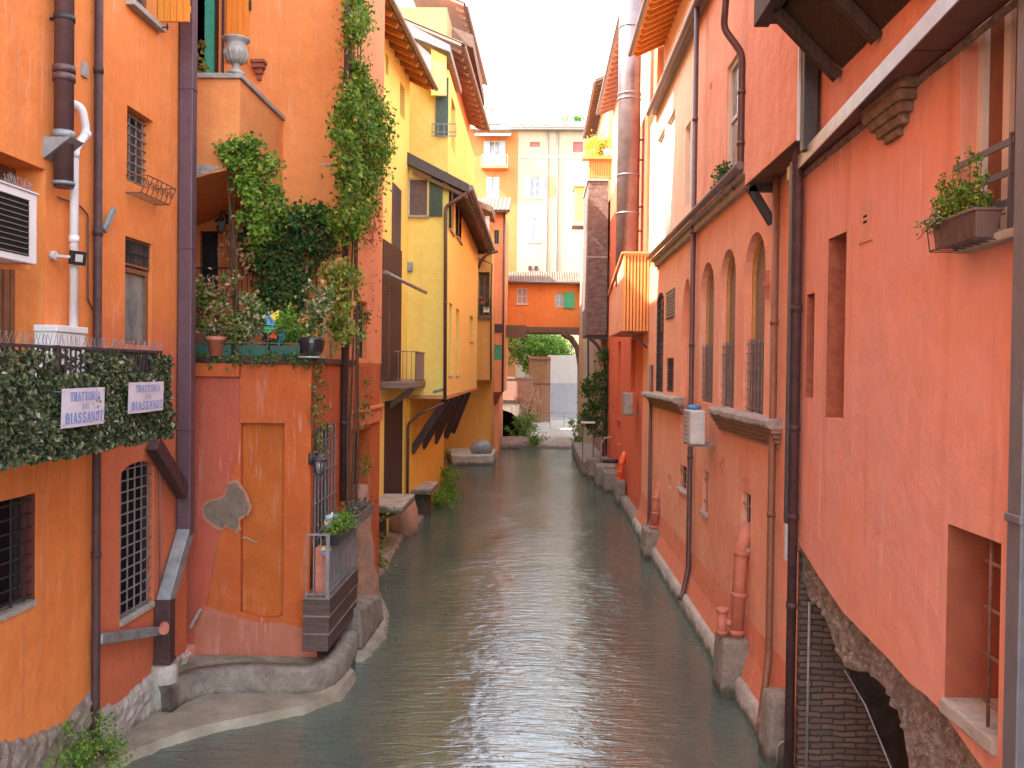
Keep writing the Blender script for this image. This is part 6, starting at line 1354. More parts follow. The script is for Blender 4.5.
# upper storey
XU2 = 3.74; fU2 = F((XU2, 31.0), (XU2, YR0)); zE1 = H+8.35
uw = fU2.rect(728, 18, 741, 152); us = [fU2.rect(657, 135, 664, 250), fU2.rect(666.5, 117, 674, 240), fU2.rect(685, 125, 690, 205)]
uw = (uw[0], uw[1], H+3.9, H+6.1)
wall([(XU2, 31.0), (XU2, YR0), (13, YR0), (13, 31.0)], zLg-0.02, zE1, CREAM_PINK, R2, {0: [(rpoly(uw), 0.10)]+[(rpoly(u_), 0.12) for u_ in us]}, name='upper_wall')
m = MB(); 
fU2.poly(m, [[(fU2.px(697.5, 150)[0], zLg), (fU2.L, zLg), (fU2.L, zE1), (fU2.px(697.5, 150)[0], zE1)]]+[rpoly(q) for q in [uw]+us[2:]+us[1:2] if q[0] > fU2.px(697.6, 150)[0]], 0.003, 0.015); m.build('salmon_upper_render', SALMON2, R2)
window(fU2, uw, 0.08, R2, frame=FRAMEW, pane=GLASSG, mull=0, trans=1, fw=0.09)
for u_ in us: window(fU2, u_, 0.10, R2, frame=FRAMEW, pane=flat('pale_blind', (0.6, 0.5, 0.42), 0.7), mull=0, fw=0.05)
m = MB(); a = fU2.px(712, 86); fU2.fbox(m, a[0]-0.04, a[0]+0.04, a[1]-0.05, a[1]+0.05, 0, 0.04); m.build('wall_hook', CLAY, R2)
m = MB(); m.tube([fU2.P(1.6, zE1+0.0, 0.25), fU2.P(fU2.L-2, zE1+0.0, 0.25)], 0.10, 10); m.build('gutter', GUTTER, R2)
m = MB(); fU2.fbox(m, 1.4, fU2.L, zE1, zE1+0.08, -0.6, 0.22); m.build('eave_soffit', STONE, R2)
fAt = F((4.15, 31.0), (4.15, 18.0)); zE2 = H+11.2
wall([(4.15, 31.0), (4.15, YR0), (13, YR0), (13, 31.0)], zE1, zE2, CREAM_PINK, R2, name='attic_wall')
eave(fAt, 0.0, 13, zE2, 1.05, R2, 0.42, 26, RAFTER, under=SHUTTER_OR)
# drainpipes
def rp(u, v, o): s, z = fR2.px(u, v, o); return fR2.P(s, z, o)
a = rp(692, 330, 0.10)
pipe([(a.x, a.y, zE1-0.05), (a.x, a.y, 0.9), (a.x-0.16, a.y-0.22, 0.34), (a.x-0.24, a.y-0.34, 0.28)], 0.06, PIPE_BROWN, R2, joints=[(0, t) for t in (.2, .4, .6, .8)])
a = rp(773, 400, 0.10)
pipe([(a.x, a.y, H+2.9), (a.x, a.y, 1.15), (a.x-0.20, a.y-0.40, 0.36), (a.x-0.26, a.y-0.55, 0.32)], 0.055, flat('ochre_brown_pipe', (0.20, 0.085, 0.045), 0.5), R2, joints=[(0, t) for t in (.3, .7)])
a = rp(650, 450, 0.08); pipe([(a.x, a.y, H+0.2), (a.x, a.y, 0.7), (a.x-0.2, a.y-0.5, 0.34)], 0.055, PIPE_BROWN, R2)
a = fU2.px(742, 100, 0.12); b = fU2.px(730, 5, 0.4)
pipe([fU2.P(b[0]-0.1, H+6.8, 0.45), fU2.P(a[0]-0.25, H+6.3, 0.42), fU2.P(a[0], H+5.75, 0.13), fU2.P(a[0], H+3.45, 0.13), fU2.P(a[0]+0.15, H+3.3, 0.25)], 0.065, PIPE_BROWN, R2, joints=[(2, t) for t in (.3, .7)])
m = MB(); m.box(3.15, 3.75, 10.5, fU2.P(b[0], 0).y+0.3, H+6.85, H+6.98); 
for k in range(8): m.box(3.2, 3.74, 11+k*0.5, 11.1+k*0.5, H+6.7, H+6.85)
m.build('small_eave', BROWNW, R2)
# potted plant on the ledge
pp = fU2.px(726, 160, 0.12); e = empty('ledge_plant', fU2.P(pp[0], zLg, 0.12), 'small green plant on the stone ledge under the tall white window', 'plant')
rnd = random.Random(14); c_ = fU2.P(pp[0], zLg+0.18, 0.14); m = MB(); clumps(m, [c_+Vector((rnd.gauss(0, 0.08), rnd.gauss(0, 0.35), rnd.uniform(0.1, 0.42))) for _ in range(22)], 34, 0.12, 0.07, rnd); m.build('foliage', LEAFD, e)
m = MB(); m.box(c_.x-0.10, c_.x+0.10, c_.y-0.35, c_.y+0.35, zLg+0.02, zLg+0.2); m.build('trough', ZINC, e, 0.01)
# jettied upper box
XJ = 3.2; YJ = onX(745, 180, XJ).y; zJ = H+2.93
m = MB(); m.box(XJ, 3.9, 11.4, YJ, zJ, H+7.5); m.build('jettied_room', SALMON2, R2)
m = MB(); m.box(XJ+0.01, 3.72, 11.41, YJ-0.01, zJ-0.012, zJ+0.0); m.build('jetty_soffit', BROWNW, R2)
m = MB(); 
for p_, q_ in (((XJ+0.05, YJ-0.15, zJ-0.06), (XR, YJ-0.15, zJ-0.62)), ((XJ+0.02, YJ-0.15, zJ-0.07), (XR, YJ-0.15, zJ-0.07))): m.beam(p_, q_, 0.10, 0.13)
m.build('bracket', IRON, R2)
# ---- window air conditioner boxes
def accond(u0, vt, u1, vb, o, label, mat, grp, f=fR2):
    a = f.px(u0, vb, o)[0]; b = f.px(u1, vb, 0.05)[0]; zb_ = f.px((u0+u1)/2, vb, o)[1]; zt_ = f.px((u0+u1)/2, vt, o)[1]
    e = empty('air_conditioner', f.P((a+b)/2, zb_, o), label, 'air conditioner', grp)
    m = MB(); f.fbox(m, a, a+0.85, zb_, zt_, o-0.30, o); m.build('casing', mat, e, 0.015)
    m = MB(); f.fbox(m, a+0.05, a+0.12, zb_-0.05, zb_-0.003, 0, o); f.fbox(m, a+0.65, a+0.72, zb_-0.05, zb_-0.003, 0, o); m.build('bracket', BARGREY, e)
    m = MB()
    for i in range(7): z = zb_+0.08+(zt_-zb_-0.16)*i/6; f.fbox(m, a+0.08, a+0.55, z, z+0.02, o+0.001, o+0.01)
    m.build('fan_grille', BARGREY, e)
    m = MB(); 
    if u0 > 660:
        for i in range(4): z = zb_+0.15+i*0.09; m.beam(f.P(a-0.004, z, o-0.25), f.P(a-0.004, z, o-0.06), 0.01, 0.02)
        m.beam(f.P(a-0.004, zb_+0.1, o-0.27), f.P(a-0.004, zt_-0.1, o-0.27), 0.012, 0.012); m.build('side_vents', BARGREY, e)
    return e
accond(683, 412, 707, 447, 0.52, 'dirty white air conditioner under the nearest pipe, left of the arched windows', OFFWHITE, None)
accond(622, 394, 634, 416, 0.48, 'small grey air conditioner under the corrugated orange bay', STONE, None)
m = MB(); p_ = rp(694, 409, 0.35); m.lathe(p_+Vector((0, 0, 0)), [(0.15, 0), (0.14, 0.06), (0.06, 0.09)], 14); tag(m.build('blue_lid', flat('blue_plastic', (0.06, 0.20, 0.42), 0.5)), 'blue plastic lid on top of the dirty white air conditioner', 'lid')
# ---- clay waste pipes on concrete blocks
def block(u0, u1, vb, zt_, o, label):
    a = onZ(u0, vb, 0); b = onZ(u1, vb, 0); xo = XR-o; y0, y1 = onX(u1, vb, xo).y, onX(u0, vb, xo).y
    m = MB(); m.hexa([(xo, y0, -0.2), (XR, y0, -0.2), (XR, y1, -0.2), (xo, y1, -0.2), (xo+0.06, y0+0.03, zt_), (XR, y0+0.03, zt_), (XR, y1-0.03, zt_), (xo+0.06, y1-0.03, zt_)])
    tag(m.build('concrete_block', CONC, None, 0.05), label, 'concrete block', 'concrete blocks along the right bank'); return (y0, y1)
a = onZ(722, 690, 0); xo = 0.62
b1 = (onX(757, 692, XR-0.62).y, onX(720, 684, XR-0.62).y)
def mkblock(y0, y1, o, zt_, label):
    m = MB(); xo = XR-o; m.hexa([(xo, y0, -0.2), (XR, y0, -0.2), (XR, y1, -0.2), (xo, y1, -0.2), (xo+0.05, y0+0.03, zt_), (XR, y0+0.03, zt_), (XR, y1-0.03, zt_), (xo+0.05, y1-0.03, zt_)])
    tag(m.build('concrete_block', CONC, None, 0.06), label, 'concrete block', 'concrete blocks along the right bank')
yb1 = onZ(735, 686, 0).y
yb1 -= 0.6; mkblock(yb1, yb1+0.8, 0.52, 0.95, 'concrete block carrying the thick clay pipe with the short side stub')
yb2 = onZ(655, 560, 0).y
mkblock(yb2, yb2+1.2, 0.50, 0.82, 'concrete block under the slimmer clay pipe further up the bank')
yb3 = onZ(620, 505, 0).y
mkblock(yb3, yb3+1.4, 0.38, 0.95, 'small concrete block under the bright orange pipe')
m = MB(); m.hexa([(3.18, 12.35, -0.2), (3.55, 12.35, -0.2), (3.55, 12.9, -0.2), (3.18, 12.9, -0.2), (3.24, 12.37, 0.95), (3.55, 12.37, 0.97), (3.55, 12.88, 0.95), (3.24, 12.88, 0.93)])
tag(m.build('concrete_block', CONC, None, 0.08), 'tall pale concrete block at the foot of the black drainpipe', 'concrete block', 'concrete blocks along the right bank')
def claypipe(y, o, z0, z1, r_, label, stub=False, mat=CLAY):
    e = empty('waste_pipe', (XR-o, y, z0), label, 'pipe', 'clay waste pipes on the right bank')
    x = XR-o; pipe([(x-0.05, y-0.05, z0), (x+0.03, y, z1-0.2), (x+0.10, y+0.05, z1), (XR+0.05, y+0.2, z1+0.15)], r_, mat, e, 'pipe_body', [(0, .06), (0, .48), (0, .95)], 16)
    if stub:
        m = MB(); m.tube([(x-0.28, y-0.02, z0), (x-0.28, y-0.02, z0+0.42)], 0.085, 14); m.tube([(x-0.28, y-0.02, z0+0.26), (x-0.02, y, z0+0.22)], 0.07, 12); m.build('side_stub', mat, e)
        m = MB(); m.tube([(x-0.28, y-0.02, z0+0.42), (x-0.28, y-0.02, z0+0.48)], 0.105, 14); m.build('collar', mat, e); MB().tube([(x-0.28, y-0.02, z0+0.05), (x-0.28, y-0.02, z0+0.11)], 0.10, 14).build('collar', mat, e)
claypipe(yb1+0.35, 0.15, 0.93, 2.62, 0.115, 'thick clay pipe with a short side stub rising from its concrete block', True)
claypipe(yb2+0.55, 0.10, 0.80, 1.95, 0.13, 'slimmer clay pipe on the middle concrete block of the right bank')
claypipe(yb3+0.7, 0.15, 0.93, 1.85, 0.13, 'bright orange pipe on the small far concrete block', False, flat('bright_orange_plastic', (0.75, 0.12, 0.03), 0.5))

# ================================================================== RIGHT: near house with stone arches
XN = 3.45; YN = 12.25
R1 = empty('near_salmon_house', (XN, YN, 0), 'salmon plastered house at the right edge standing on rubble stone arches', 'house')
fN = F((XN, YN), (XN, 3.0)); zN = H+2.9
bd = [fN.px(u, v) for u, v in ((797, 542), (806, 556), (815, 570), (829, 591), (843, 611), (857, 627), (871, 641), (890, 661), (909, 682), (927, 697), (944, 713))]
rnd = random.Random(6); bd = [(s, z+rnd.uniform(-0.012, 0.012)) for s, z in bd]
gwn = fN.rect(946, 533, 1000, 700); gwn = (gwn[0], gwn[1], fN.px(950, 703)[1], gwn[3])
upw = fN.rect(961, -80, 1018, 175); upw = (upw[0], upw[1], fN.px(975, 243)[1], H+5.2)
sl1 = fN.rect(806, 294, 814, 398); sl2_ = fN.rect(827, 236, 845, 419)
out = [(0, bd[0][1])]+bd+[(gwn[1]+0.0, gwn[2]-0.35), (fN.L, gwn[2]-0.7), (fN.L, zN+3), (0, zN+3)]
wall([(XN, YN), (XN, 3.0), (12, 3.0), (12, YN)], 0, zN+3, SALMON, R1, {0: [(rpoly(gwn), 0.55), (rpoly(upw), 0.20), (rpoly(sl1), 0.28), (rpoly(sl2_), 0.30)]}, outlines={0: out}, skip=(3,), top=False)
m = MB(); fe = F((12, YN), (XN+0.02, YN)); fe.poly(m, [[(0, H-3.2), (fe.L, H-2.4), (fe.L, zN+3), (0, zN+3)]], 0.0); m.build('end_wall', SALMON, R1)
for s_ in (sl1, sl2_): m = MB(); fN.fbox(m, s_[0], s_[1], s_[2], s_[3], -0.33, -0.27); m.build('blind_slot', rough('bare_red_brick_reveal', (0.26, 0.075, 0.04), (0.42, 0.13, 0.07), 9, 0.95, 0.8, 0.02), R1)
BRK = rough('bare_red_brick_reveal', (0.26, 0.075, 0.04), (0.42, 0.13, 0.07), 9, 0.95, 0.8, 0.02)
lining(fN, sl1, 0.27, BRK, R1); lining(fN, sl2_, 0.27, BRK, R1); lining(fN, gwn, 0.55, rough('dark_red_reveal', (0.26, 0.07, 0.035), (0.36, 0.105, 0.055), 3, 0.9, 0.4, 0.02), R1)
# rubble ring under the plaster
m = MB(); xi = 0.13; fM = F((XN+xi, YN), (XN+xi, 3.0))
def pM(u, v): return fM.px(u, v)
h1 = [pM(u, v) for u, v in ((799, 566), (806, 590), (812, 604), (820, 606), (829, 628), (837, 650), (846, 668), (856, 671), (866, 671), (878, 680), (889, 694), (898, 712), (904, 732), (909, 768))]
h1 = [(h1[0][0], 0.1)]+h1+[(h1[-1][0]+0.15, 0.1)]
def jag(pl, seedv, k=5, a=0.02, keep=1):
    rnd = random.Random(seedv); o = []
    for i in range(len(pl)):
        p, q = pl[i], pl[(i+1) % len(pl)]; o.append(p)
        L_ = math.hypot(q[0]-p[0], q[1]-p[1])
        if i >= keep and i < len(pl)-2:
            n = max(1, int(L_/0.07))
            for j in range(1, n): t = j/n; o.append((p[0]+(q[0]-p[0])*t+rnd.uniform(-a, a), p[1]+(q[1]-p[1])*t+rnd.uniform(-a, a)))
    return o
top_ = [(s-0.02, z+0.06) for s, z in bd]
fM.poly(m, [[(0.0, -0.3), (fM.L, -0.3), (fM.L, gwn[2]-0.5), (gwn[1], gwn[2]-0.28), (gwn[0]-0.1, gwn[2]+0.02)]+[(s, z+0.05) for s, z in reversed(bd)]+[(0.0, bd[0][1]+0.05)], jag(h1, 1)], -0.12, 0.0)
ru = m.build('rubble_arches', RUBBLE, R1)
# loose stones set into the ring give it relief
m = MB(); rnd = random.Random(17); ringc = [pM(u, v) for u, v in ((800, 552), (812, 580), (826, 606), (838, 622), (850, 645), (866, 656), (885, 676), (900, 690), (914, 712), (925, 740), (940, 730), (960, 760), (930, 768), (905, 700))]
for k in range(420):
    i = rnd.randrange(len(ringc)); c_ = ringc[i]; s = c_[0]+rnd.gauss(0, 0.16); z = c_[1]+rnd.gauss(0, 0.15)
    if inpoly(s, z, h1): continue
    # keep inside ring: below the plaster edge
    zz = None
    for p, q in zip(bd, bd[1:]):
        if min(p[0], q[0]) <= s <= max(p[0], q[0]): zz = p[1]+(q[1]-p[1])*(s-p[0])/(q[0]-p[0]+1e-9)
    if zz is None and s < bd[-1][0]: continue
    if zz is not None and z > zz-0.03: continue
    if s > bd[-1][0] and z > gwn[2]-0.35: continue
    r_ = rnd.uniform(0.02, 0.055); c3 = fM.P(s, z, 0.0); vs = []
    for a_ in range(4):
        for b_ in range(7):
            t = math.pi*0.5*a_/3; p_ = 2*math.pi*b_/7; q = r_*rnd.uniform(0.75, 1.2)
            vs.append(c3+fM.n*(math.cos(t)*q*0.8)+fM.d*(math.sin(t)*math.cos(p_)*q*1.3)+Vector((0, 0, math.sin(t)*math.sin(p_)*q)))
    m.add(vs, [(a_*7+b_, (a_+1)*7+b_, (a_+1)*7+(b_+1) % 7, a_*7+(b_+1) % 7) for a_ in range(3) for b_ in range(7)])
m.build('projecting_stones', RUBBLE, ru)
# inside: receding brick wall and dark vault
YW = YN-0.12; fb_ = F((3.0, YW), (6.0, YW)); m = MB()
fb_.poly(m, [[(0.55, -0.3), (0.55, fb_.px(797, 552)[1]), fb_.px(806, 575), fb_.px(822, 610), fb_.px(846, 666), fb_.px(872, 720), fb_.px(893, 765), (fb_.px(900, 780)[0], -0.3)]], -0.1, 0.0); m.build('inner_brick_pier', REDBRICK, R1)
m = MB(); m.box(4.9, 5.1, 5.0, 12.2, -0.3, H-2.9); m.box(3.72, 5.0, 12.16, 12.2, -0.3, H-2.6); m.box(3.72, 4.95, 8.2, 12.2, H-2.65, H-2.55); m.build('vault_back_wall', rough('vault_shade', (0.03, 0.022, 0.018), (0.07, 0.05, 0.04), 6, 0.95, 0.8, 0.03), R1)  # near-black colour paints in the darkness inside the vault
s_ = pM(811, 640); pipe([fM.P(s_[0], pM(811, 602)[1], 0.03), fM.P(s_[0], 0.1, 0.03)], 0.016, BARGREY, R1, 'thin_pipe', n=8)
pipe([fM.P(pM(847, 670)[0], pM(847, 670)[1], 0.03), fM.P(pM(868, 705)[0], pM(868, 705)[1], 0.03), fM.P(pM(897, 775)[0], pM(897, 775)[1], 0.03)], 0.008, BARGREY, R1, 'cable', n=6)
# barred opening
m = MB(); s0, s1, z0, z1 = gwn; fN.fbox(m, s0-0.02, s1, z0-0.12, z0+0.012, -0.54, 0.04); m.build('sill', CONC2, R1, 0.02)
m = MB(); fN.fbox(m, s0, s1, z0, z1, -0.62, -0.56); m.build('opening_back', RED_ORANGE, R1)
m = MB(); 
for k in range(2): x = s0+(s1-s0)*(0.72+0.22*k); m.tube([fN.P(x, z0, -0.05), fN.P(x, z1, -0.05)], 0.013, 8)
for k in range(4): z = z0+(z1-z0)*(0.13+0.245*k); m.tube([fN.P(s0+(s1-s0)*0.60, z, -0.065), fN.P(s1, z, -0.05)], 0.016, 8)
m.build('grille', flat('rusted_bars', (0.20, 0.10, 0.08), 0.8, 0.1, 0.3, 0.3), R1)
# upper window with rails and sill
w_ = window(fN, upw, 0.18, R1, frame=FRAMEW, pane=flat('red_brown_curtain', (0.20, 0.08, 0.045), 0.8), mull=1, fw=0.10, name='tall_window')
m = MB(); s0, s1 = upw[0], upw[1]; zs = upw[2]; ss = fN.px(955, 252, 0.1)[0]
fN.fbox(m, ss, s1+0.3, zs-0.07, zs, -0.4, 0.12); m.build('sill', STONE, w_, 0.01)
m = MB()
for z in (zs+0.22, zs+0.44, zs+0.66): m.beam(fN.P(s0-0.02, z, 0.03), fN.P(s1+0.05, z, 0.03), 0.018, 0.05)
m.beam(fN.P(s1, zs, 0.03), fN.P(s1, zs+0.72, 0.03), 0.03, 0.03); m.build('guard_rail', flat('slate_rail', (0.10, 0.10, 0.12), 0.45, 0.1), w_)
# flower pot in its iron holder
pe = fN.rect(944, 200, 1003, 246, 0.18); pa = pe[0]; pb = pa+0.72; pz = fN.px(960, 244, 0.2)[1]
e = empty('window_planter', fN.P((pa+pb)/2, pz, 0.2), 'brown plastic planter of green and variegated sprigs in an iron holder by the near window', 'planter')
m = MB(); o0, o1 = 0.08, 0.27
m.hexa([fN.P(pa+0.04, pz, o1-0.02), fN.P(pb-0.04, pz, o1-0.02), fN.P(pb-0.04, pz, o0+0.02), fN.P(pa+0.04, pz, o0+0.02), fN.P(pa, pz+0.19, o1), fN.P(pb, pz+0.19, o1), fN.P(pb, pz+0.19, o0), fN.P(pa, pz+0.19, o0)])
fN.fbox(m, pa-0.012, pb+0.012, pz+0.19, pz+0.215, o0-0.012, o1+0.012); m.build('trough', flat('brown_plastic', (0.13, 0.075, 0.06), 0.45), e, 0.006)
m = MB()
for o in (o0-0.02, o1+0.02):
    m.beam(fN.P(pa, pz+0.17, o+0.02*(1 if o > 0.2 else 0)), fN.P(pb, pz+0.17, o+0.02*(1 if o > 0.2 else 0)), 0.008, 0.008); m.beam(fN.P(pa, pz-0.015, o), fN.P(pb, pz-0.015, o), 0.010, 0.010)
for k in range(7):
    s = pa+(pb-pa)*k/6; m.beam(fN.P(s, pz-0.02, o0), fN.P(s, pz-0.02, o1+0.02), 0.008, 0.008); m.beam(fN.P(s, pz-0.02, o1+0.02), fN.P(s, pz+0.17, o1+0.045), 0.007, 0.007)
m.build('iron_holder', IRON, e)
rnd = random.Random(40); m = MB(); st = MB()
for k in range(48):
    s = pa+0.03+(pb-pa-0.08)*rnd.random(); base = fN.P(s, pz+0.18, rnd.uniform(o0+0.04, o1-0.02)); hgt = rnd.uniform(0.14, 0.34) if k > 5 else rnd.uniform(0.40, 0.55)
    tip = base+Vector((-rnd.uniform(-0.06, 0.10), rnd.uniform(-0.10, 0.12), hgt)); st.tube([base, base.lerp(tip, 0.5)+Vector((0.01, 0, 0.02)), tip], 0.003, 4)
    for t in range(int(hgt*110)): q = base.lerp(tip, rnd.random()**0.8); leaf(m, q+Vector((rnd.gauss(0, 0.016), rnd.gauss(0, 0.016), rnd.gauss(0, 0.012))), 0.034, rnd)
m.build('foliage', LEAF, e)
m = MB()
for k in range(20):
    base = fN.P(pa+0.10+rnd.uniform(-0.05, 0.15), pz+0.19, 0.22); tip = base+Vector((-rnd.uniform(0.0, 0.16), rnd.uniform(0.05, 0.42), -rnd.uniform(-0.08, 0.12))); st.tube([base, base.lerp(tip, 0.5)+Vector((0, 0, 0.06)), tip], 0.003, 4)
    for t in range(16): q = base.lerp(tip, rnd.random()); leaf(m, q+Vector((rnd.gauss(0, 0.02), rnd.gauss(0, 0.02), 0.03+rnd.gauss(0, 0.02))), 0.036, rnd)
m.build('trailing_foliage', LEAFV, e); st.build('stem', STEM, e)
# corbel, vent plate
cs_ = fN.rect(876, 82, 919, 140); m = MB(); s0, s1 = cs_[0], cs_[1]; zt_ = fN.px(890, 88, 0.15)[1]
steps = [(0.0, 0.17, 1.0), (0.10, 0.17, 0.92), (0.19, 0.13, 0.78), (0.28, 0.09, 0.60), (0.36, 0.055, 0.36)]
for dz, o, k in steps:
    c0, c1 = s0+(s1-s0)*0.5*(1-k), s1-(s1-s0)*0.5*(1-k); zz = zt_-dz; n = 6; vs = []
    for (s, oo) in ((c0, 0), (c0, o*0.8), (c0+0.04, o), (c1-0.04, o), (c1, o*0.8), (c1, 0)): vs.append((s, oo))
    B_ = [fN.P(s, zz-0.075, oo*0.9) for s, oo in vs]; M_ = [fN.P(s, zz-0.03, oo*1.05) for s, oo in vs]; T_ = [fN.P(s, zz+0.02, oo) for s, oo in vs]
    m.add(B_+M_+T_, [(i, i+1, n+i+1, n+i) for i in range(5)]+[(n+i, n+i+1, 2*n+i+1, 2*n+i) for i in range(5)]+[tuple(reversed(range(n))), tuple(range(2*n, 3*n))])
m.build('stone_corbel', BROWNSTONE, R1, 0.008)
r = fN.rect(860, 198, 873, 242); m = MB(); fN.fbox(m, *r, 0.0, 0.012); vp = m.build('vent_plate', flat('painted_plate', (0.58, 0.26, 0.19), 0.6, 0, 0.4, 0.1), R1, 0.004); m = MB()
sm = (r[0]+r[1])/2; zm_ = (r[2]+r[3])/2
for dz in (-0.02, 0.04): fN.fbox(m, sm-0.05, sm+0.05, zm_+dz-0.012, zm_+dz+0.012, 0.012, 0.016)
m.build('vent_slots', DARK, vp)
# sloping flashing ledge
P0, P1 = onX(797, 172, 3.38), onX(945, 8, 3.08); P1 = Vector((3.02, 6.2, P0.z+0.12)); P0 = Vector((3.36, 12.35, P0.z-0.02))
k = Vector((0, 0, 0.13))
m = MB(); a0, a1 = Vector((XN, P0.y, P0.z+0.02)), Vector((XN, P1.y-0.0, P1.z+0.02))
ext = (P1-P0).normalized()*3; P2 = P1+ext; a2 = Vector((XN, P2.y, P2.z))
m.hexa([P2, Vector((XN, P2.y, P2.z)), a0, P0, P2+k, Vector((XN, P2.y, P2.z))+k, a0+k, P0+k]); fl2 = m.build('flashing_ledge', flat('brown_soffit', (0.14, 0.065, 0.055), 0.7), R1)
m = MB(); m.beam(P0+Vector((-0.012, 0, 0.06)), P2+Vector((-0.012, 0, 0.06)), 0.015, 0.17); m.build('grey_flashing', flat('slate_blue_metal', (0.34, 0.38, 0.44), 0.3, 0.4), fl2)
m = MB()
for kx in range(5): p_ = P0.lerp(P1, kx/4); m.box(p_.x-0.0, XN, p_.y-0.006, p_.y+0.006, p_.z-0.006, p_.z+0.002)
m.build('soffit_joint', IRON, fl2)
m = MB(); s0 = fN.px(812, 180)[0]; m.beam(Vector((XN-0.02, P0.y-0.3, P0.z-0.05)), Vector((XN-0.02, P2.y, P2.z-0.05)), 0.03, 0.05); m.build('ledge_joint', RUBBLE, R1)
# black drainpipes at the joint of the two houses, with the dark slot behind
pd = onX(792, 400, 3.33); pq = onX(800, 100, 3.34)
m = MB(); m.box(3.14, 3.22, 12.35, 12.62, H-1.9, H+2.9); m.box(3.10, 3.18, 12.3, 12.55, H+2.9, H+7); 
pipe([(3.39, 11.45, H+6.5), (3.39, 11.45, H+3.15), (3.30, 11.75, H+2.85), (3.36, 11.85, H+2.4), (3.36, 11.85, 0.02)], 0.062, PIPE_DARK, R1, joints=[(3, t) for t in (.2, .4, .55, .7)])
m = MB(); m.box(3.31, 3.44, 12.0, 12.12, H-2.0, H+2.8); m.box(3.225, 3.40, 11.22, 11.36, H+2.75, H+7); m.build('dark_duct', flat('blue_black_metal', (0.06, 0.065, 0.08), 0.35), R1, 0.01)
m = MB(); m.box(3.31, 3.41, 12.0, 12.1, H-2.5, H-2.0); m.build('duct_end', OFFWHITE, R1, 0.02)
m = MB(); m.box(3.195, 3.225, 11.36, 11.40, H+2.9, H+7); m.build('white_edge_strip', WHITE, R1)
pipe([(3.40, 12.15, P0.z-0.05), (3.40, 12.15, P0.z-0.9), (3.44, 12.15, P0.z-1.1)], 0.04, CLAY, R1, 'short_pipe', n=8)
# dark timber jetty overhead
m = MB(); zj = onX(750, 32, 2.6).z
m.box(2.62, 3.5, 5.0, 11.0, zj+0.12, zj+0.2); j = m.build('timber_jetty', DKBROWN, R1)
m = MB(); m.box(2.56, 2.74, 4.0, 11.06, zj-0.08, zj+0.34); m.box(2.58, 3.3, 10.88, 11.04, zj-0.05, zj+0.30)
for k_ in range(6): m.box(2.7, 3.45, 5.2+k_*0.95, 5.36+k_*0.95, zj-0.02, zj+0.14)
m.build('beams', wood('grey_brown_beam', (0.04, 0.03, 0.027), (0.09, 0.066, 0.06), horiz=True), j, 0.012)
m = MB(); m.hexa([(2.8, 4.5, zj-0.03), (3.44, 4.5, H+3.5), (3.44, 10.5, H+3.5), (2.8, 10.8, zj-0.03), (2.8, 4.5, zj+0.1), (3.44, 4.5, zj+0.1), (3.44, 10.5, zj+0.1), (2.8, 10.8, zj+0.1)]); m.build('sloping_soffit', DKBROWN, j, 0.01)
for k_ in range(5):
    y_ = 10.55-k_*1.2; MB().beam((2.7, y_, zj-0.1), (3.42, y_, H+3.42), 0.11, 0.12).build('brace', DKBROWN, j)
m = MB(); m.box(2.66, 3.4, 4.6, 10.85, zj+0.36, zj+2.2); m.build('jetty_wall', SALMON2, R1)
# grey square downpipe at the frame edge, with the dark doorway behind
m = MB(); pg = onX(1011, 450, 3.28); m.box(3.24, 3.40, pg.y-0.22, pg.y-0.04, 0, H+3.4); m.box(3.225, 3.415, pg.y-0.235, pg.y-0.025, H-1.0, H-0.94); m.build('square_downpipe', flat('slate_grey_metal', (0.13, 0.13, 0.145), 0.45), R1, 0.01)
m = MB(); m.box(XN-0.03, XN+0.1, 4.4, pg.y-0.36, 0, H+3); m.build('side_door', flat('dark_red_door', (0.06, 0.03, 0.03), 0.6), R1)

# ================================================================== RIGHT: corrugated bay and houses beyond
R3 = empty('coral_bay_house', (XR, 31.05, 0), 'coral house with an orange corrugated metal bay hanging over the right bank', 'house')
f3 = F((XR+0.05, 50), (XR+0.05, 31.02))
hs = [f3.rect(617.5, 342, 620.5, 420), f3.rect(631, 340, 635.5, 392), f3.rect(645, 415, 649, 455), f3.rect(617, 420, 620, 445)]
hs = [h for h in hs if h[1] < f3.L-0.05 and h[0] > 0]
wall([(XR+0.05, 50), (XR+0.05, 31.02), (13, 31.02), (13, 50)], 0, H+9, plaster('coral_plaster', (0.66, 0.15, 0.07), (0.60, 0.13, 0.06), 0.3), R3, {0: [(rpoly(h), 0.2) for h in hs]})
for h in hs: m = MB(); f3.fbox(m, h[0], h[1], h[2], h[3], -0.25, -0.18); m.build('blind_window', RED_ORANGE, R3)
m = MB(); n = 40; vs = []
for i in range(n+1):
    s = f3.L*i/n
    for (o, z) in ((0.30, -0.3), (0.27, 0.32), (0.2, 0.38), (0.0, 0.4)): vs.append(f3.P(s, z, o))
m.add(vs, [(i*4+k, (i+1)*4+k, (i+1)*4+k+1, i*4+k+1) for i in range(n) for k in range(3)], True); m.build('concrete_footing', CONC, R3)
YB = 29.6; a, b = onY(623, 290, YB), onY(653, 290, YB); zb_, zt_ = onY(638, 331, YB).z, onY(638, 254, YB).z; xl_, xr_ = a.x, XR+0.25
m = MB(); n = 9; vs = []; w_ = (min(b.x, XR+0.12)-xl_)
prof = []
for i in range(n):
    t = i/n; prof += [(t, 0.06), (t+0.12/n, -0.08), (t+0.70/n, -0.08), (t+0.82/n, 0.06)]
prof.append((1, 0.06))
vs = [Vector((xl_+w_*t, YB+d, zb_)) for t, d in prof]+[Vector((xl_+w_*t, YB+d, zt_)) for t, d in prof]; N_ = len(prof)
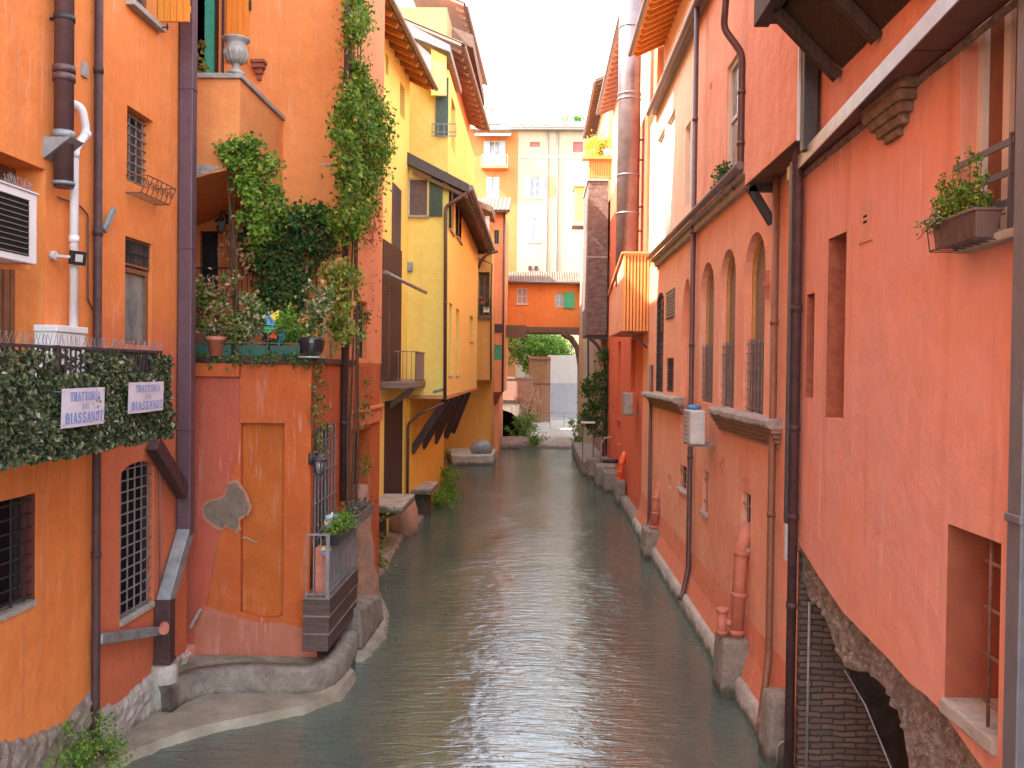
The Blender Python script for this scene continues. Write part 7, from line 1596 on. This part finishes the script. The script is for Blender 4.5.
m.add(vs, [(i, i+1, N_+i+1, N_+i) for i in range(N_-1)])
bay = m.build('corrugated_bay', ORANGE_SHEET, R3)
m = MB(); yl = onX(609, 300, xl_).y; zl1 = zt_-0.0
m.hexa([(xl_+0.012, YB+0.09, zb_+0.02), (XR, YB+0.09, zb_+0.02), (XR, yl, zb_+0.02), (xl_+0.012, yl, zb_+0.02), (xl_+0.012, YB+0.09, zt_), (XR, YB+0.09, zt_), (XR, yl, zt_-0.9), (xl_+0.012, yl, zt_-0.9)]); m.build('bay_side', SALMON2, R3)
m = MB(); m.beam((xl_-0.03, YB-0.1, zt_+0.03), (XR, YB-0.1, zt_+0.03), 0.12, 0.06); m.beam((xl_-0.03, YB-0.05, zt_+0.03), (xl_-0.03, yl, zt_-0.87), 0.08, 0.06); m.build('bay_capping', PEACH, R3)
m = MB(); m.beam((xl_+0.3, YB+0.3, zb_), (XR, YB+0.3, zb_-0.55), 0.06, 0.06); m.build('bay_bracket', IRON, R3)
# steel flue
fx_ = onY(629, 120, 32.2); FL = empty('steel_flue', (fx_.x, 32.2, zt_), 'wide metal chimney flue rising beyond the frame from the corrugated bay', 'chimney')
m = MB(); m.tube([(fx_.x, 32.2, zt_-0.8), (fx_.x, 32.2, H+18)], 0.40, 32); m.build('flue_pipe', STEEL, FL)
m = MB()
for v in (28, 95, 100, 176, 214): z = onY(629, v, 32.2).z; MB().tube([(fx_.x, 32.2, z-0.035), (fx_.x, 32.2, z+0.035)], 0.418, 32).build('flue_band', flat('flue_band_metal', (0.20, 0.17, 0.18), 0.4, 0.4), FL)
m = MB()
for v in (140, 160, 207, 231): z = onY(629, v, 32.2).z; m.beam((fx_.x+0.35, 32.2, z), (XU2+0.5, 32.0, z), 0.06, 0.06)
for x_ in (fx_.x+0.72,): m.tube([(x_, 32.0, zt_), (x_, 32.0, H+8.8)], 0.05, 8)
m.build('flue_brackets', PIPE_BROWN, FL)
wall([(3.95, 46), (3.95, 31.05), (13, 31.05), (13, 46)], H+8.9, H+12.3, PEACH, R3, name='upper_wall')
# brick tower
YT2 = 47.0; x0, x1 = onY(587, 300, YT2).x, onY(607, 300, YT2).x; z0, z1 = onY(596, 335, YT2).z, onY(596, 181, YT2).z
R4 = empty('brick_tower', (x0, YT2, z0), 'narrow old brick projecting turret held on a dark bracket beside the covered bridge', 'tower')
wall([(x0, YT2), (x1, YT2), (x1, 52), (x0, 52)], z0, z1, TOWERBR, R4)
m = MB(); m.add([(x0, YT2, z0), (x1, YT2, z0), (x1, 52, z0), (x0, 52, z0)], [(3, 2, 1, 0)]); m.box(x0-0.06, x1, YT2-0.08, 52, z1, z1+0.12); zq = onY(596, 257, YT2).z; m.box(x0-0.02, x1, YT2-0.03, YT2+0.1, zq-0.04, zq+0.04); m.build('stone_bands', STONE, R4)
a, b = onY(588, 158, YT2), onY(612, 178, YT2); m = MB(); 
for i in range(10): x = x0+(b.x-x0)*i/10; m.box(x, x+(b.x-x0)/10-0.04, YT2-0.05, YT2+0.02, z1+0.15, a.z-0.1)
m.box(x0, b.x, YT2+0.02, YT2+0.06, z1+0.12, a.z-0.1); m.box(x0-0.35, b.x, YT2-0.3, YT2+0.3, a.z-0.1, a.z+0.05); m.build('slatted_parapet', ORANGE_SHEET, R4)
m = MB(); pts = [Vector((x0+0.1, YT2+0.2, z0-0.1)), Vector((x0+0.55, YT2+0.2, z0-0.5)), Vector((x0+0.95, YT2+0.2, z0-1.1)), Vector((x0+1.1, YT2+0.2, z0-2.4)), Vector((x0+1.12, YT2+.2, 1.0))]
for p_, q_ in zip(pts, pts[1:]): m.beam(p_, q_, 0.16, 0.22, (0, 1, 0))
m.beam((x0+0.05, YT2+0.2, z0-0.12), (x0+1.2, YT2+0.2, z0-0.12), 0.2, 0.2); m.beam((x0+0.1, YT2+0.2, z0-0.1), (x0+0.15, YT2+0.2, z0-3.2), 0.10, 0.10); m.build('dark_bracket', IRON, R4, 0.02)
wall([(x0+1.1, 60), (x0+1.1, YT2+0.5), (8, YT2+.5), (8, 60)], 0, z0+4, plaster('brown_old_plaster', (0.30, 0.20, 0.155), (0.22, 0.15, 0.12), 0.6), R4, name='lower_wall')
rnd = random.Random(41); e = empty('rooftop_flowers', (x0+0.5, YT2-0.1, a.z), 'yellow flowering plants in pots on top of the brick turret', 'flowers'); m = MB()
clumps(m, [(x0+(b.x-x0)*rnd.random()-0.15, YT2-0.1+rnd.random()*0.3, a.z+0.15+rnd.random()*0.9) for _ in range(34)], 34, 0.24, 0.12, rnd); m.build('foliage', leafm('yellow_petals', [(0, (0.20, 0.30, 0.04)), (0.4, (0.55, 0.50, 0.05)), (0.85, (0.75, 0.60, 0.06)), (1, (0.70, 0.25, 0.2))]), e)
m = MB(); m.lathe((x0+0.95, YT2-0.1, a.z+0.05), [(0.18, 0), (0.24, 0.35), (0.22, 0.35)], 12); m.build('pot', TC[7], e)
m = MB(); m.lathe((x0+0.25, YT2-0.1, a.z+0.05), [(0.18, 0), (0.24, 0.35), (0.22, 0.35)], 12); m.build('pot', TC[1], e)
e = empty('turret_ivy', (x0+0.9, YT2-0.2, 1), 'dark green ivy hanging below the brick turret down to the water', 'vine'); m = MB(); fv = F((0, YT2-0.1), (6, YT2-0.1)); cs = []
while len(cs) < 95:
    u, v = rnd.uniform(580, 612), rnd.uniform(350, 438)
    if inpoly(u, v, [(600, 350), (611, 352), (610, 400), (606, 436), (594, 436), (590, 425), (583, 418), (581, 395), (583, 378), (596, 372)]): s, z = fv.px(u, v); cs.append(fv.P(s, z, rnd.uniform(-0.2, 0.4)))
clumps(m, cs, 50, 0.26, 0.13, rnd); m.build('foliage', LEAFD, e); m = MB(); m.tube([cs[0]-Vector((0, 0, 3)), cs[0]], 0.05, 6); m.build('stem', STEM, e)
# yellow oriel behind
Yo = 58; a, b = onY(575, 187, Yo), onY(585, 222, Yo); m = MB(); m.box(a.x, 5, Yo, Yo+1.5, b.z, a.z); R6 = empty('far_bank_house', (a.x, Yo, b.z), 'pale house with a small yellow oriel behind the brick turret', 'house'); m.build('oriel', YELLOW, R6)
m = MB(); m.box(a.x-0.15, 5, Yo-0.12, Yo+1.6, b.z-0.25, b.z); m.box(a.x-0.1, 5, Yo-0.2, Yo+1.6, a.z, a.z+0.12); m.build('oriel_mouldings', STONE, R6)
wall([(onY(586, 230, Yo).x, 66), (onY(586, 230, Yo).x, Yo+0.5), (9, Yo+.5), (9, 66)], 0, H+11.5, CREAM, R6)
# roofs of the houses beyond
for (X_, z_, ya, yb, out, nm, rm) in ((3.9, H+14.3, 49.5, 32.5, 0.75, 'R', flat('pinkish_rafters', (0.50, 0.24, 0.17), 0.8)), (3.9, H+17.2, 66, 53, 0.7, 'R', BROWNW)):
    fe_ = F((X_, ya), (X_, yb)); eave(fe_, 0, fe_.L, z_, out, R3 if ya < 50 else R6, 0.42, 22, rm, back=1.5)
wall([(3.9, 49.5), (3.9, 32.5), (12, 32.5), (12, 49.5)], H+9, H+14.2, CREAM_PINK, R3, name='attic_wall')
wall([(3.95, 66), (3.95, 53), (12, 53), (12, 66)], H+9, H+17, PEACH, R6, name='upper_wall')
# stepped stone blocks, cover board and rail by the bridge side
blk = [(595, 483, 1.0, 'stepped grey block furthest up the right bank, below the ivy'), (604, 492, 1.0, 'stepped grey block second from the ivy on the right bank'), (612, 497, 0.9, 'stepped grey block beside the dark outlet pipe')]
for (u, v, zt_, lab) in blk:
    p = onZ(u, v-4, 0); m = MB(); m.box(p.x-0.35, XR+0.1, p.y, p.y+1.6, -0.2, zt_); tag(m.build('stone_block', CONC, None, 0.06), lab, 'stone block', 'stepped blocks on the right bank')
p = onZ(584, 470, 0); m = MB(); m.box(p.x-0.25, 4, p.y-2.5, 60, -0.2, 0.7); tag(m.build('bank_wall', CONC, None, 0.05), 'low grey retaining wall under the ivy at the far right bank', 'wall')
p = onY(588, 423, 46.0); e = empty('white_table', (p.x, 46, 0.7), 'white topped little table below the ivy on the right bank', 'table')
MB().box(p.x-0.35, p.x+0.35, 45.6, 46.5, p.z, p.z+0.06).build('tabletop', WHITE, e)
for x_ in (p.x-0.29, p.x+0.25): MB().box(x_, x_+0.05, 45.8, 45.85, 0.7, p.z).build('leg', flat('grey_brown_post', (0.10, 0.085, 0.07), 0.8), e)
p = onZ(598, 467, 1.2); m = MB(); a = onX(600, 467, 3.0)
m.tube([(2.95, 40.5, 1.35), (3.75, 40.5, 1.35)], 0.10, 10); tag(m.build('outlet_pipe', IRON), 'dark horizontal outlet pipe beside the bright orange pipe', 'pipe')
m = MB(); m.tube([(3.1, 43.5, 0.9), (3.1, 43.5, 1.9), (3.25, 43.5, 2.15), (3.6, 43.5, 2.2)], 0.045, 8); tag(m.build('grey_bent_pipe', STONE), 'thin grey bent pipe above the stepped blocks', 'pipe')
